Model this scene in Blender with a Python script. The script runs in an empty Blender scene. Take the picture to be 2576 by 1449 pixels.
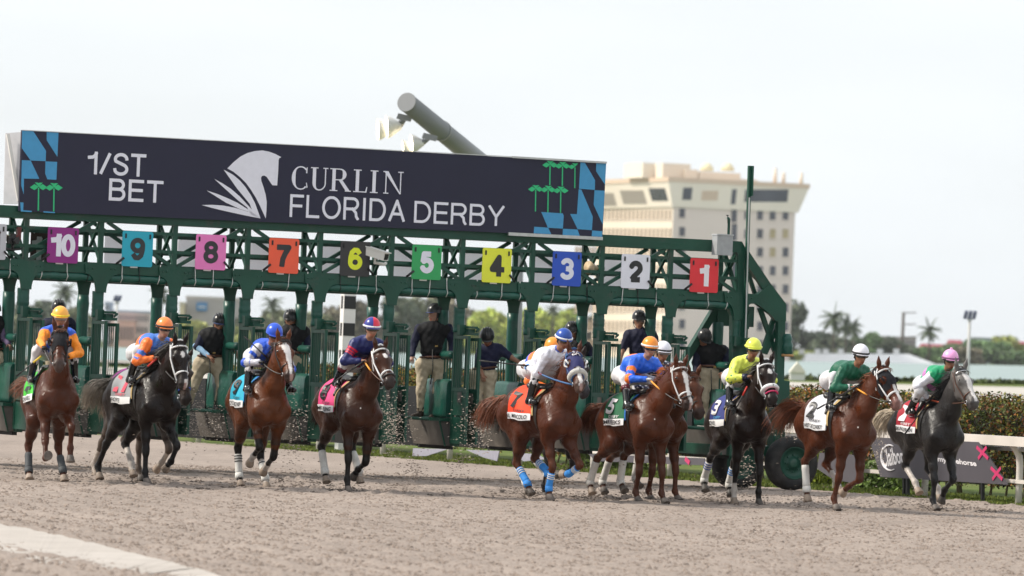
import bpy, math, random
import numpy as np
from mathutils import Matrix, Vector
random.seed(7); RNG = np.random.RandomState(7)
SC = bpy.context.scene
COL = SC.collection
# ------------------------------------------------------------------ camera
FPX, PITCH, ROLL, CAMH = 16273.0, math.radians(.558), math.radians(2.30), 2.08   # pixels for a 2576-wide picture
UW = 2576.0
cam = bpy.data.cameras.new('camera'); camo = bpy.data.objects.new('camera', cam); COL.objects.link(camo)
cam.sensor_width = 36; cam.lens = 36 * FPX / UW
cam.clip_start = 1; cam.clip_end = 12000
_r = Vector((1, 0, 0)); _u = Vector((0, -math.sin(PITCH), math.cos(PITCH))); _f = Vector((0, math.cos(PITCH), math.sin(PITCH)))
_cr, _sr = math.cos(ROLL), math.sin(ROLL)
_rx = _r * _cr + _u * _sr; _ux = _u * _cr - _r * _sr
camo.matrix_world = Matrix(((_rx.x, _ux.x, -_f.x, 0), (_rx.y, _ux.y, -_f.y, 0), (_rx.z, _ux.z, -_f.z, CAMH), (0, 0, 0, 1)))
cam.dof.use_dof = True; cam.dof.focus_distance = 94.5; cam.dof.aperture_fstop = 3.6
SC.camera = camo
# ------------------------------------------------------------------ world, sun, exposure
SUN_AZ, SUN_EL = math.radians(-88), math.radians(42)      # azimuth measured from +Y towards +X
w = bpy.data.worlds.new('World'); SC.world = w; w.use_nodes = True
nt = w.node_tree; nt.nodes.clear()
sky = nt.nodes.new('ShaderNodeTexSky'); sky.sky_type = 'NISHITA'; sky.sun_disc = False
sky.sun_elevation = SUN_EL; sky.sun_rotation = SUN_AZ; sky.air_density = 1.0; sky.dust_density = 2.0; sky.ozone_density = 1.0
skym = nt.nodes.new('ShaderNodeMix'); skym.data_type = 'RGBA'; skym.blend_type = 'MULTIPLY'; skym.inputs[0].default_value = 1
skym.inputs[7].default_value = (.085, .085, .085, 1)
tc = nt.nodes.new('ShaderNodeTexCoord'); mp = nt.nodes.new('ShaderNodeMapping'); mp.inputs['Scale'].default_value = (1, 1, 5)
no = nt.nodes.new('ShaderNodeTexNoise'); no.inputs['Scale'].default_value = 3.4; no.inputs['Detail'].default_value = 6
cr = nt.nodes.new('ShaderNodeMapRange'); cr.inputs[1].default_value = .32; cr.inputs[2].default_value = .66; cr.inputs[3].default_value = .72; cr.inputs[4].default_value = .97
cl = nt.nodes.new('ShaderNodeMix'); cl.data_type = 'RGBA'; cl.inputs[7].default_value = (.728, .762, .788, 1)
bg = nt.nodes.new('ShaderNodeBackground'); bg.inputs[1].default_value = 1.0
wo = nt.nodes.new('ShaderNodeOutputWorld')
L = nt.links.new
L(sky.outputs[0], skym.inputs[6]); L(tc.outputs['Generated'], mp.inputs[0]); L(mp.outputs[0], no.inputs['Vector']); L(no.outputs[0], cr.inputs[0])
L(cr.outputs[0], cl.inputs[0]); L(skym.outputs[2], cl.inputs[6]); L(cl.outputs[2], bg.inputs[0]); L(bg.outputs[0], wo.inputs[0])
sd = bpy.data.lights.new('sun', 'SUN'); sd.energy = 3.0; sd.angle = math.radians(9); sd.color = (1, .93, .82)
so = bpy.data.objects.new('sun', sd); COL.objects.link(so)
_sv = Vector((math.sin(SUN_AZ) * math.cos(SUN_EL), math.cos(SUN_AZ) * math.cos(SUN_EL), math.sin(SUN_EL)))
so.rotation_euler = _sv.to_track_quat('Z', 'Y').to_euler(); so.location = (0, 0, 60)
SC.view_settings.view_transform = 'Standard'; SC.view_settings.look = 'None'; SC.view_settings.gamma = 1; SC.view_settings.use_curve_mapping = False
SC.view_settings.exposure = 0.55
# ------------------------------------------------------------------ pixel helpers (pixel = direction, distance from what it touches)
CAMP = np.array([0, 0, CAMH]); RX = np.array(_rx); UX = np.array(_ux); FX = np.array(_f)
def ray(u, v): return FX + RX * ((u - 1288.0) / FPX) + UX * ((724.5 - v) / FPX)
def at_y(u, v, Y):
    d = ray(u, v); return CAMP + d * (Y / d[1])
def at_z(u, v, z):
    d = ray(u, v); return CAMP + d * ((z - CAMH) / d[2])
TH = math.radians(25.6)
GT = np.array([math.cos(TH), math.sin(TH), 0]); GN = np.array([math.sin(TH), -math.cos(TH), 0]); GO = np.array([-6.85, 98.44, 0]); GZ = np.array([0, 0, 1.0])
PITCHM = 1.22
def G(s, n, z): return GO + GT * s + GN * n + GZ * z          # gate frame: along, forward, up
def gp(u, v, n=0.0):
    d = ray(u, v); k = ((GO + GN * n - CAMP) @ GN) / (d @ GN); return CAMP + d * k
def gsz(u, v, n=0.0):
    p = gp(u, v, n) - GO; return float(p @ GT), float(p[2])
ZM = {1: (0, 1150, 1.705), 2: (700, 1150, 1.704), 3: (1500, 1150, 1.61), 4: (1900, 1200, 1.704), 5: (2600, 1200, 1.705), 6: (3300, 1300, 1.8116),
      7: (0, 480, 1.9815), 8: (1200, 350, 1.7046), 9: (2300, 550, 1.932), 10: (2700, 900, 1.4483), 11: (3100, 1150, 2.5863), 12: (0, 800, 2.4156), 13: (800, 850, 2.4156), 14: (1600, 900, 2.4156)}
def zc(z, x, y):
    ox, oy, s = ZM[z]; return ((ox + x / s) / 1.59, (oy + y / s) / 1.59)
# ------------------------------------------------------------------ materials
MATS = {}
def srgb(r, g, b):
    def f(c):
        c /= 255.0
        return c / 12.92 if c <= .04045 else ((c + .055) / 1.055) ** 2.4
    return (f(r), f(g), f(b))
def mat(name, col, rough=.6, var=.12, scale=12.0, metal=0.0, spec=.5, bump=0.0, bscale=60.0, coat=0.0, attr=False, sheen=0.0, var2=None, dirt=None):
    if name in MATS: return MATS[name]
    m = bpy.data.materials.new(name); m.use_nodes = True; t = m.node_tree; b = t.nodes['Principled BSDF']
    b.inputs['Roughness'].default_value = rough; b.inputs['Metallic'].default_value = metal; b.inputs['Specular IOR Level'].default_value = spec
    b.inputs['Coat Weight'].default_value = coat; b.inputs['Coat Roughness'].default_value = .25
    b.inputs['Sheen Weight'].default_value = sheen
    tcn = t.nodes.new('ShaderNodeTexCoord')
    nz = t.nodes.new('ShaderNodeTexNoise'); nz.inputs['Scale'].default_value = scale; nz.inputs['Detail'].default_value = 5
    t.links.new(tcn.outputs['Object'], nz.inputs['Vector'])
    mr = t.nodes.new('ShaderNodeMapRange'); mr.inputs[1].default_value = .3; mr.inputs[2].default_value = .7
    mr.inputs[3].default_value = 1 - var; mr.inputs[4].default_value = 1 + var
    t.links.new(nz.outputs[0], mr.inputs[0])
    mx = t.nodes.new('ShaderNodeMix'); mx.data_type = 'RGBA'; mx.blend_type = 'MULTIPLY'; mx.inputs[0].default_value = 1
    if attr:
        a = t.nodes.new('ShaderNodeAttribute'); a.attribute_name = 'Col'; src = a.outputs['Color']
    else:
        rgb = t.nodes.new('ShaderNodeRGB'); rgb.outputs[0].default_value = (*col, 1); src = rgb.outputs[0]
    if var2 is not None:
        n2 = t.nodes.new('ShaderNodeTexNoise'); n2.inputs['Scale'].default_value = scale * .23; n2.inputs['Detail'].default_value = 7
        t.links.new(tcn.outputs['Object'], n2.inputs['Vector'])
        r2 = t.nodes.new('ShaderNodeMapRange'); r2.inputs[1].default_value = .42; r2.inputs[2].default_value = .68
        t.links.new(n2.outputs[0], r2.inputs[0])
        m2 = t.nodes.new('ShaderNodeMix'); m2.data_type = 'RGBA'; m2.inputs[7].default_value = (*var2, 1)
        t.links.new(r2.outputs[0], m2.inputs[0]); t.links.new(src, m2.inputs[6]); src = m2.outputs[2]
    if dirt is not None:
        n3 = t.nodes.new('ShaderNodeTexNoise'); n3.inputs['Scale'].default_value = dirt[1]; n3.inputs['Detail'].default_value = 9; n3.inputs['Roughness'].default_value = .65
        t.links.new(tcn.outputs['Object'], n3.inputs['Vector']); r3 = t.nodes.new('ShaderNodeMapRange'); r3.inputs[1].default_value = .57; r3.inputs[2].default_value = .70; r3.inputs[4].default_value = dirt[2]
        t.links.new(n3.outputs[0], r3.inputs[0]); m3 = t.nodes.new('ShaderNodeMix'); m3.data_type = 'RGBA'; m3.inputs[7].default_value = (*dirt[0], 1)
        t.links.new(r3.outputs[0], m3.inputs[0]); t.links.new(src, m3.inputs[6]); src = m3.outputs[2]
    t.links.new(src, mx.inputs[6]); t.links.new(mr.outputs[0], mx.inputs[7]); t.links.new(mx.outputs[2], b.inputs['Base Color'])
    if bump:
        nb = t.nodes.new('ShaderNodeTexNoise'); nb.inputs['Scale'].default_value = bscale; nb.inputs['Detail'].default_value = 4
        t.links.new(tcn.outputs['Object'], nb.inputs['Vector'])
        bm = t.nodes.new('ShaderNodeBump'); bm.inputs['Strength'].default_value = bump; bm.inputs['Distance'].default_value = .02
        t.links.new(nb.outputs[0], bm.inputs['Height']); t.links.new(bm.outputs[0], b.inputs['Normal'])
    MATS[name] = m
    return m
def plain(name, r, g, b, rough=.6, **k): return mat(name, srgb(r, g, b), rough, **k)
def emit_mat(name, col, strength):
    m = bpy.data.materials.new(name); m.use_nodes = True; b = m.node_tree.nodes['Principled BSDF']
    b.inputs['Base Color'].default_value = (*col, 1); b.inputs['Emission Color'].default_value = (*col, 1); b.inputs['Emission Strength'].default_value = strength
    MATS[name] = m; return m
# ------------------------------------------------------------------ object helpers
def tag(o, label=None, cat=None, group=None, kind=None):
    if label: o['label'] = label
    if cat: o['category'] = cat
    if group: o['group'] = group
    if kind: o['kind'] = kind
    return o
def empty(name, loc, rz=0.0, label=None, cat=None, group=None):
    o = bpy.data.objects.new(name, None); COL.objects.link(o); o.location = [float(x) for x in loc]; o.rotation_euler = (0, 0, rz); o.empty_display_size = .2
    o['_loc'] = [float(x) for x in loc]
    return tag(o, label, cat, group)
def raw_mesh(name, V, quads=None, tris=None, smooth=True, cols=None):
    me = bpy.data.meshes.new(name); V = np.asarray(V, np.float32)
    nq = 0 if quads is None else len(quads); ntr = 0 if tris is None else len(tris)
    me.vertices.add(len(V)); me.vertices.foreach_set('co', V.ravel())
    li = []
    if nq: li.append(np.asarray(quads, np.int32).ravel())
    if ntr: li.append(np.asarray(tris, np.int32).ravel())
    li = np.concatenate(li)
    me.loops.add(len(li)); me.loops.foreach_set('vertex_index', li)
    st = np.concatenate([np.arange(nq) * 4, nq * 4 + np.arange(ntr) * 3]).astype(np.int32)
    me.polygons.add(nq + ntr); me.polygons.foreach_set('loop_start', st)
    if smooth: me.polygons.foreach_set('use_smooth', np.ones(nq + ntr, bool))
    me.update(calc_edges=True)
    if cols is not None:
        c = np.ones((len(V), 4), np.float32); c[:, :3] = cols
        a = me.attributes.new('Col', 'FLOAT_COLOR', 'POINT'); a.data.foreach_set('color', c.ravel())
    return me
def link(name, me, m, parent=None):
    o = bpy.data.objects.new(name, me); COL.objects.link(o)
    for q in (m if isinstance(m, (list, tuple)) else [m]): me.materials.append(q)
    if parent is not None: o.parent = parent
    return o
class MB:
    """polygon collector -> one mesh object; coordinates in world space, shifted to the parent's origin on build"""
    def __init__(s): s.v = []; s.f = []; s.sm = []; s.mi = []; s.cm = 0
    def add(s, vs, fs, smooth=False):
        b = len(s.v); s.v += [tuple(map(float, p)) for p in vs]
        for f in fs: s.f.append([b + i for i in f]); s.sm.append(smooth); s.mi.append(s.cm)
        return s
    def hexa(s, c):   # 8 corners, bottom 4 then top 4
        return s.add(c, [(3, 2, 1, 0), (4, 5, 6, 7), (0, 1, 5, 4), (1, 2, 6, 5), (2, 3, 7, 6), (3, 0, 4, 7)])
    def box(s, c, ax, ay, az):   # centre + half axes
        c, ax, ay, az = map(np.asarray, (c, ax, ay, az))
        return s.hexa([c - ax - ay - az, c + ax - ay - az, c + ax + ay - az, c - ax + ay - az, c - ax - ay + az, c + ax - ay + az, c + ax + ay + az, c - ax + ay + az])
    def gbox(s, s0, s1, n0, n1, z0, z1):
        return s.hexa([G(s0, n1, z0), G(s1, n1, z0), G(s1, n0, z0), G(s0, n0, z0), G(s0, n1, z1), G(s1, n1, z1), G(s1, n0, z1), G(s0, n0, z1)])
    def beam(s, a, b, w, h, side):   # rectangular bar from a to b; side = approximate width direction
        a, b, side = map(lambda q: np.asarray(q, float), (a, b, side)); d = b - a; d /= np.linalg.norm(d) + 1e-12
        x = side - d * (side @ d); x /= np.linalg.norm(x) + 1e-12; y = np.cross(d, x)
        x = x * w / 2; y = y * h / 2
        return s.hexa([a - x - y, a + x - y, a + x + y, a - x + y, b - x - y, b + x - y, b + x + y, b - x + y])
    def tube(s, pts, rad, n=8, cap=True, smooth=True, flat=1.0, fdir=None):
        pts = [np.asarray(p, float) for p in pts]; rad = [rad] * len(pts) if np.isscalar(rad) else list(rad)
        b = len(s.v); ref = None; rings = []
        for i, p in enumerate(pts):
            d = pts[min(i + 1, len(pts) - 1)] - pts[max(i - 1, 0)]; d = d / (np.linalg.norm(d) + 1e-12)
            if ref is None: ref = np.array([0, 0, 1.0]) if abs(d[2]) < .9 else np.array([1.0, 0, 0])
            if fdir is not None: ref = np.asarray(fdir, float)
            x = ref - d * (ref @ d); x /= np.linalg.norm(x) + 1e-12; y = np.cross(d, x); ref = x
            rings.append([p + rad[i] * (x * flat * math.cos(2 * math.pi * k / n) + y * math.sin(2 * math.pi * k / n)) for k in range(n)])
        vs = [q for r in rings for q in r]; fs = []
        for i in range(len(pts) - 1):
            for k in range(n): fs.append((i * n + k, i * n + (k + 1) % n, (i + 1) * n + (k + 1) % n, (i + 1) * n + k))
        s.add(vs, fs, smooth)
        if cap:
            m = len(pts) - 1
            s.f.append([b + k for k in range(n)][::-1]); s.sm.append(False); s.mi.append(s.cm)
            s.f.append([b + m * n + k for k in range(n)]); s.sm.append(False); s.mi.append(s.cm)
        return s
    def prism(s, poly, off):   # planar polygon (3-D points) extruded by off
        n = len(poly); off = np.asarray(off, float); P = [np.asarray(p, float) for p in poly]
        return s.add(P + [p + off for p in P], [tuple(range(n))[::-1], tuple(range(n, 2 * n))] + [(i, (i + 1) % n, n + (i + 1) % n, n + i) for i in range(n)])
    def sphere(s, c, r, ax=None, nu=10, nv=7):
        c = np.asarray(c, float); A = np.eye(3) if ax is None else np.asarray(ax, float); r = np.ones(3) * r
        vs = []; fs = []
        for j in range(nv + 1):
            th = math.pi * j / nv
            for i in range(nu):
                ph = 2 * math.pi * i / nu
                q = np.array([math.sin(th) * math.cos(ph), math.sin(th) * math.sin(ph), math.cos(th)]) * r
                vs.append(c + q @ A)
        for j in range(nv):
            for i in range(nu): fs.append((j * nu + i, (j + 1) * nu + i, (j + 1) * nu + (i + 1) % nu, j * nu + (i + 1) % nu))
        return s.add(vs, fs, True)
    def mesh(s, name, origin=(0, 0, 0)):
        me = bpy.data.meshes.new(name); o = np.asarray(origin, float)
        me.from_pydata((np.asarray(s.v, float) - o).tolist(), [], s.f); me.polygons.foreach_set('use_smooth', s.sm); me.polygons.foreach_set('material_index', s.mi); me.update()
        return me
    def build(s, name, m, parent=None, origin=None, local=False):
        """child: world coords minus the parent's location (parents are unrotated unless local=True)"""
        if parent is not None:
            q = parent; o = np.zeros(3)
            if not local:
                while q is not None: o = o + np.asarray(q.get('_loc', (0, 0, 0)), float); q = q.parent
            return link(name, s.mesh(name, o), m, parent)
        o = np.mean(np.asarray(s.v), 0) if origin is None else np.asarray(origin, float)
        ob = link(name, s.mesh(name, o), m); ob.location = o; ob['_loc'] = [float(x) for x in o]
        return ob
# ------------------------------------------------------------------ text outlines (built-in font only)
_TC = {}
def text_geo(txt, bold=0.0):
    k = (txt, bold)
    if k in _TC: return _TC[k]
    cu = bpy.data.curves.new('t', 'FONT'); cu.body = txt; cu.size = 1; cu.offset = bold; cu.resolution_u = 4
    o = bpy.data.objects.new('t', cu); COL.objects.link(o)
    dg = bpy.context.evaluated_depsgraph_get(); me = bpy.data.meshes.new_from_object(o.evaluated_get(dg))
    V = np.array([v.co[:2] for v in me.vertices]); Fs = [list(p.vertices) for p in me.polygons]
    COL.objects.unlink(o); bpy.data.objects.remove(o); bpy.data.meshes.remove(me); bpy.data.curves.remove(cu)
    lo, hi = V.min(0), V.max(0); V = (V - lo) / (hi - lo)
    _TC[k] = (V, Fs, (hi - lo)[0] / (hi - lo)[1])
    return _TC[k]
def text_map(mb, txt, fn, bold=0.0):
    """fn(u,v in 0..1) -> 3-D point"""
    V, Fs, asp = text_geo(txt, bold)
    mb.add([fn(u, v) for u, v in V], Fs); return asp
# ------------------------------------------------------------------ smooth bodies: blended capsules -> surface nets
def _norm(v): v = np.asarray(v, float); return v / (np.linalg.norm(v) + 1e-12)
class Body:
    def __init__(s): s.p = []; s.sub = []
    def cap(s, a, b, ra, rb, tagname='', k=.05, sq=None):
        s.p.append((np.asarray(a, float), np.asarray(b, float), float(ra), float(rb), tagname, float(k), None if sq is None else (_norm(sq[0]), float(sq[1])))); return s
    def ball(s, a, r, tagname='', k=.05, sq=None): return s.cap(a, np.asarray(a, float) + 1e-4, r, r, tagname, k, sq)
    def cut(s, a, r): s.sub.append((np.asarray(a, float), float(r))); return s
    @staticmethod
    def _d(P, q):
        a, b, ra, rb, _, _, sq = q
        v = P - a; ba = b - a
        fac = 1.0
        if sq is not None:
            wv, f = sq
            v = v + (v @ wv)[..., None] * wv * (1 / f - 1); ba = ba + (ba @ wv) * wv * (1 / f - 1); fac = min(1.0, f)
        t = np.clip((v @ ba) / (ba @ ba), 0, 1)
        return (np.sqrt(((v - t[..., None] * ba) ** 2).sum(-1)) - (ra + (rb - ra) * t)) * fac, t
    def mesh(s, h):
        lo = np.min([np.minimum(q[0] - q[2], q[1] - q[3]) for q in s.p], 0) - 3 * h; hi = np.max([np.maximum(q[0] + q[2], q[1] + q[3]) for q in s.p], 0) + 3 * h
        n = np.ceil((hi - lo) / h).astype(int) + 1; F = np.full(n, 1.0, np.float32)
        for q in s.p:
            m = q[5] + 2.5 * h
            i0 = np.clip(((np.minimum(q[0] - q[2], q[1] - q[3]) - m - lo) / h).astype(int), 0, n); i1 = np.clip(np.ceil((np.maximum(q[0] + q[2], q[1] + q[3]) + m - lo) / h).astype(int) + 1, 0, n)
            g = np.stack(np.meshgrid(*[lo[c] + h * np.arange(i0[c], i1[c]) for c in range(3)], indexing='ij'), -1)
            d, _ = s._d(g, q); sl = tuple(slice(i0[c], i1[c]) for c in range(3)); A = F[sl]; k = q[5]
            hh = np.maximum(k - np.abs(A - d), 0) / k
            F[sl] = np.minimum(A, d) - hh * hh * k * .25
        for a, r in s.sub:
            i0 = np.clip(((a - r - 4 * h - lo) / h).astype(int), 0, n); i1 = np.clip(np.ceil((a + r + 4 * h - lo) / h).astype(int) + 1, 0, n)
            g = np.stack(np.meshgrid(*[lo[c] + h * np.arange(i0[c], i1[c]) for c in range(3)], indexing='ij'), -1)
            sl = tuple(slice(i0[c], i1[c]) for c in range(3)); F[sl] = np.maximum(F[sl], -(np.sqrt(((g - a) ** 2).sum(-1)) - r))
        return surface_nets(F, h, lo)
    def classify(s, V):
        best = np.full(len(V), 9.0); idx = np.zeros(len(V), int); tt = np.zeros(len(V))
        for i, q in enumerate(s.p):
            d, t = s._d(V, q); m = d < best; best[m] = d[m]; idx[m] = i; tt[m] = t[m]
        return np.array([q[4] for q in s.p], dtype=object)[idx], tt
    def field(s, P, tags=None):
        D = np.full(P.shape[:-1], 9.0)
        for q in s.p:
            if tags is not None and q[4] not in tags: continue
            d, _ = s._d(P, q); k = q[5]; hh = np.maximum(k - np.abs(D - d), 0) / k; D = np.minimum(D, d) - hh * hh * k * .25
        return D
_CO = np.array([(i, j, k) for i in (0, 1) for j in (0, 1) for k in (0, 1)])
_ED = [(a, b) for a in range(8) for b in range(a + 1, 8) if np.abs(_CO[a] - _CO[b]).sum() == 1]
def surface_nets(F, h, lo):
    S = F < 0
    c = sum(S[i:S.shape[0] - 1 + i, j:S.shape[1] - 1 + j, k:S.shape[2] - 1 + k].astype(np.int8) for i, j, k in _CO)
    act = (c > 0) & (c < 8); ix = np.argwhere(act); ID = np.full(act.shape, -1, np.int32); ID[act] = np.arange(len(ix))
    cv = [F[ix[:, 0] + o[0], ix[:, 1] + o[1], ix[:, 2] + o[2]] for o in _CO]
    acc = np.zeros((len(ix), 3)); cnt = np.zeros(len(ix))
    for a, b in _ED:
        fa, fb = cv[a], cv[b]; m = (fa < 0) != (fb < 0)
        t = np.where(m, fa / np.where(m, fa - fb, 1), 0)
        acc += np.where(m[:, None], _CO[a] + (_CO[b] - _CO[a]) * t[:, None], 0); cnt += m
    V = lo + h * (ix + acc / cnt[:, None]); Q = []
    for ax in range(3):
        o1, o2 = [(1, 2), (2, 0), (0, 1)][ax]
        A = np.take(S, range(S.shape[ax] - 1), ax); B = np.take(S, range(1, S.shape[ax]), ax); m = np.argwhere(A != B)
        if not len(m): continue
        m = m[(m[:, o1] > 0) & (m[:, o2] > 0) & (m[:, o1] < S.shape[o1] - 1) & (m[:, o2] < S.shape[o2] - 1)]
        def cell(d1, d2):
            q = m.copy(); q[:, o1] += d1; q[:, o2] += d2; return ID[q[:, 0], q[:, 1], q[:, 2]]
        q = np.stack([cell(-1, -1), cell(0, -1), cell(0, 0), cell(-1, 0)], 1)
        fl = ~A[m[:, 0], m[:, 1], m[:, 2]]; q[fl] = q[fl][:, ::-1]; Q.append(q)
    return V, np.concatenate(Q)
def strands(roots, dirs, length, rad, segs, grav, curl, rng, n=3):
    """hair: many tapered three-sided strands in one mesh (V, quads)"""
    V = []; Q = []
    for p, d in zip(roots, dirs):
        Ln = length * (0.7 + .5 * rng.rand()); d = _norm(d + rng.randn(3) * curl * .4); p = np.array(p, float); w = rng.randn(3) * curl
        x = _norm(np.cross(d, [.3, .5, .81])); b = len(V)
        for i in range(segs + 1):
            r = rad * (1 - .8 * (i / segs)); y = _norm(np.cross(d, x)); x = np.cross(y, d)
            for k in range(n):
                a = 2 * math.pi * k / n; V.append(p + r * (x * math.cos(a) + y * math.sin(a)))
            p = p + d * (Ln / segs); d = _norm(d + np.array([0, 0, -grav]) / segs + w / segs * (i / segs))
        for i in range(segs):
            for k in range(n): Q.append((b + i * n + k, b + i * n + (k + 1) % n, b + (i + 1) * n + (k + 1) % n, b + (i + 1) * n + k))
    return np.array(V), np.array(Q)
# ================================================================== the setting
def TS(t, n): return GO + GT * t + GN * n        # track frame on the ground: across, along the running direction
SAND = srgb(196, 180, 166)
def sand_mat(name, base, dark):
    m = bpy.data.materials.new(name); m.use_nodes = True; t = m.node_tree; b = t.nodes['Principled BSDF']
    b.inputs['Roughness'].default_value = .95; b.inputs['Specular IOR Level'].default_value = .1
    ge = t.nodes.new('ShaderNodeNewGeometry')
    def noise(sc, det, sx=1, sy=1):
        mpn = t.nodes.new('ShaderNodeMapping'); mpn.inputs['Scale'].default_value = (sx, sy, 1); t.links.new(ge.outputs['Position'], mpn.inputs[0])
        n = t.nodes.new('ShaderNodeTexNoise'); n.inputs['Scale'].default_value = sc; n.inputs['Detail'].default_value = det; t.links.new(mpn.outputs[0], n.inputs['Vector']); return n.outputs[0]
    def rng_(s, a, b_, c, d):
        r = t.nodes.new('ShaderNodeMapRange'); r.inputs[1].default_value = a; r.inputs[2].default_value = b_; r.inputs[3].default_value = c; r.inputs[4].default_value = d; t.links.new(s, r.inputs[0]); return r.outputs[0]
    def mul(a, b_):
        k = t.nodes.new('ShaderNodeMath'); k.operation = 'MULTIPLY'; t.links.new(a, k.inputs[0]); t.links.new(b_, k.inputs[1]); return k.outputs[0]
    f1 = rng_(noise(26, 5), .38, .64, .88, 1.12); f2 = rng_(noise(.55, 5, 1, .28), .32, .7, .86, 1.08); f3 = rng_(noise(5, 4, 1, .3), .3, .7, .90, 1.08)
    mx = t.nodes.new('ShaderNodeMix'); mx.data_type = 'RGBA'; mx.inputs[6].default_value = (*base, 1); mx.inputs[7].default_value = (*dark, 1)
    t.links.new(rng_(noise(34, 5, 1, .5), .50, .72, 0, .7), mx.inputs[0])
    m2 = t.nodes.new('ShaderNodeMix'); m2.data_type = 'RGBA'; m2.blend_type = 'MULTIPLY'; m2.inputs[0].default_value = 1
    t.links.new(mx.outputs[2], m2.inputs[6]); t.links.new(mul(mul(f1, f2), f3), m2.inputs[7]); t.links.new(m2.outputs[2], b.inputs['Base Color'])
    MATS[name] = m; return m
M_SAND = sand_mat('track_sand', (.325, .268, .231), (.16, .13, .11))
M_PALE = mat('pale_packed_sand', (.43, .39, .355), .9, .06, 2.0, spec=.1, bump=.3, bscale=25, var2=(.46, .42, .385))
M_GRASS = mat('infield_grass', (.085, .125, .025), .9, .3, 3.0, spec=.1, bump=.6, bscale=25, var2=(.14, .15, .045))
M_WATER = mat('lake_water', (.30, .365, .36), .6, .05, .02, spec=.03)
def terrain_z(X, Y):
    X = np.asarray(X, float); Y = np.asarray(Y, float)
    a = np.clip((Y - 240) / 70, 0, 1); a = a * a * (3 - 2 * a)
    return a * (1.0 + .02 * np.clip(X, -400, 400)) - .04
# far ground sheet to the horizon
xs = np.concatenate([np.linspace(-6000, -300, 14), np.linspace(-260, 260, 41), np.linspace(300, 6000, 14)]); ys = np.concatenate([[-50, 20, 40, 110], np.linspace(140, 330, 30), [400, 600, 900, 1500, 3000, 9000]])
gx, gy = np.meshgrid(xs, ys); gz = terrain_z(gx, gy)
nx_ = len(xs); V = np.c_[gx.ravel(), gy.ravel(), gz.ravel()]
Q = [(j * nx_ + i, j * nx_ + i + 1, (j + 1) * nx_ + i + 1, (j + 1) * nx_ + i) for j in range(len(ys) - 1) for i in range(nx_ - 1)]
tag(link('infield_ground', raw_mesh('infield_ground', V, Q), M_GRASS), kind='structure')
# the sand track: lumpy sheet, fine where the picture shows it
EDGE_T = 14.05
def sandmask_sheet():
    ys = np.concatenate([np.arange(49, 106, .095), np.arange(106, 150, .6)]); nxs = 420
    un = np.linspace(-1, 1, nxs); V = np.zeros((len(ys), nxs, 3))
    rng = np.random.RandomState(3)
    hgt = rng.rand(len(ys), nxs) ** 1.5
    def sm(a, k):
        for ax in (0, 1):
            a = sum(np.roll(a, i, ax) for i in range(-k, k + 1)) / (2 * k + 1)
        return a
    fine = sm(hgt, 1) - .4; mid = sm(rng.rand(len(ys), nxs), 3) - .5; big = sm(sm(rng.rand(len(ys), nxs), 9), 9) - .5
    Z = .042 * fine + .06 * mid + .16 * big
    for i, y in enumerate(ys):
        hw = (1300 / FPX) * y + 1.0
        V[i, :, 0] = un * hw; V[i, :, 1] = y + (rng.rand(nxs) - .5) * .06; V[i, :, 2] = Z[i] * (1 if y < 108 else .3)
    # hoof prints left between the gate and the field, and harrow ridges beside the pale strip
    X_, Y_ = V[..., 0], V[..., 1]
    for _ in range(420):
        c = TS(-2.5 + 17 * rng.rand(), .3 + 9.5 * rng.rand() ** .8); i0, i1 = np.searchsorted(ys, c[1] - .4), np.searchsorted(ys, c[1] + .4)
        d = np.sqrt((X_[i0:i1] - c[0]) ** 2 + ((Y_[i0:i1] - c[1]) * .8) ** 2); V[i0:i1, :, 2] += np.where(d < .24, -.05 * np.exp(-(d / .085) ** 2) + .026 * np.exp(-((d - .15) / .05) ** 2), 0)
    pA, pB = at_z(0, 1318, 0), at_z(505, 1432, 0); hd_ = _norm(pB - pA); pr = np.array([-hd_[1], hd_[0]]); cc = (X_ - pA[0]) * pr[0] + (Y_ - pA[1]) * pr[1]; V[..., 2] += .008 * np.sin(cc * 2 * math.pi / .55 + 2 * big * 9) * np.exp(-(np.clip(cc - .5, 0, 99) / 7) ** 2) * (.6 + 3 * np.clip(mid, -.2, .3))
    # stop at the grass edge
    t = (V[..., 0] - GO[0]) * GT[0] + (V[..., 1] - GO[1]) * GT[1]
    Qi = np.arange(len(ys) * nxs).reshape(len(ys), nxs)
    q = np.stack([Qi[:-1, :-1], Qi[:-1, 1:], Qi[1:, 1:], Qi[1:, :-1]], -1)
    ok = (t[:-1, :-1] < EDGE_T + .3 * mid[:-1, :-1]) & (t[1:, 1:] < EDGE_T + .1)
    return V.reshape(-1, 3), q[ok].reshape(-1, 4)
V, Q = sandmask_sheet()
tag(link('sand_track', raw_mesh('sand_track', V, Q), M_SAND), kind='structure')
# wide sand beyond the lumpy patch
mb = MB(); P = [TS(EDGE_T - .4, 60), TS(EDGE_T - .4, -70), TS(-200, -70), TS(-200, 60)]
mb.add([p + [0, 0, -.025] for p in P], [(3, 2, 1, 0)]); tag(mb.build('sand_ground', M_SAND), kind='structure')
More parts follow.
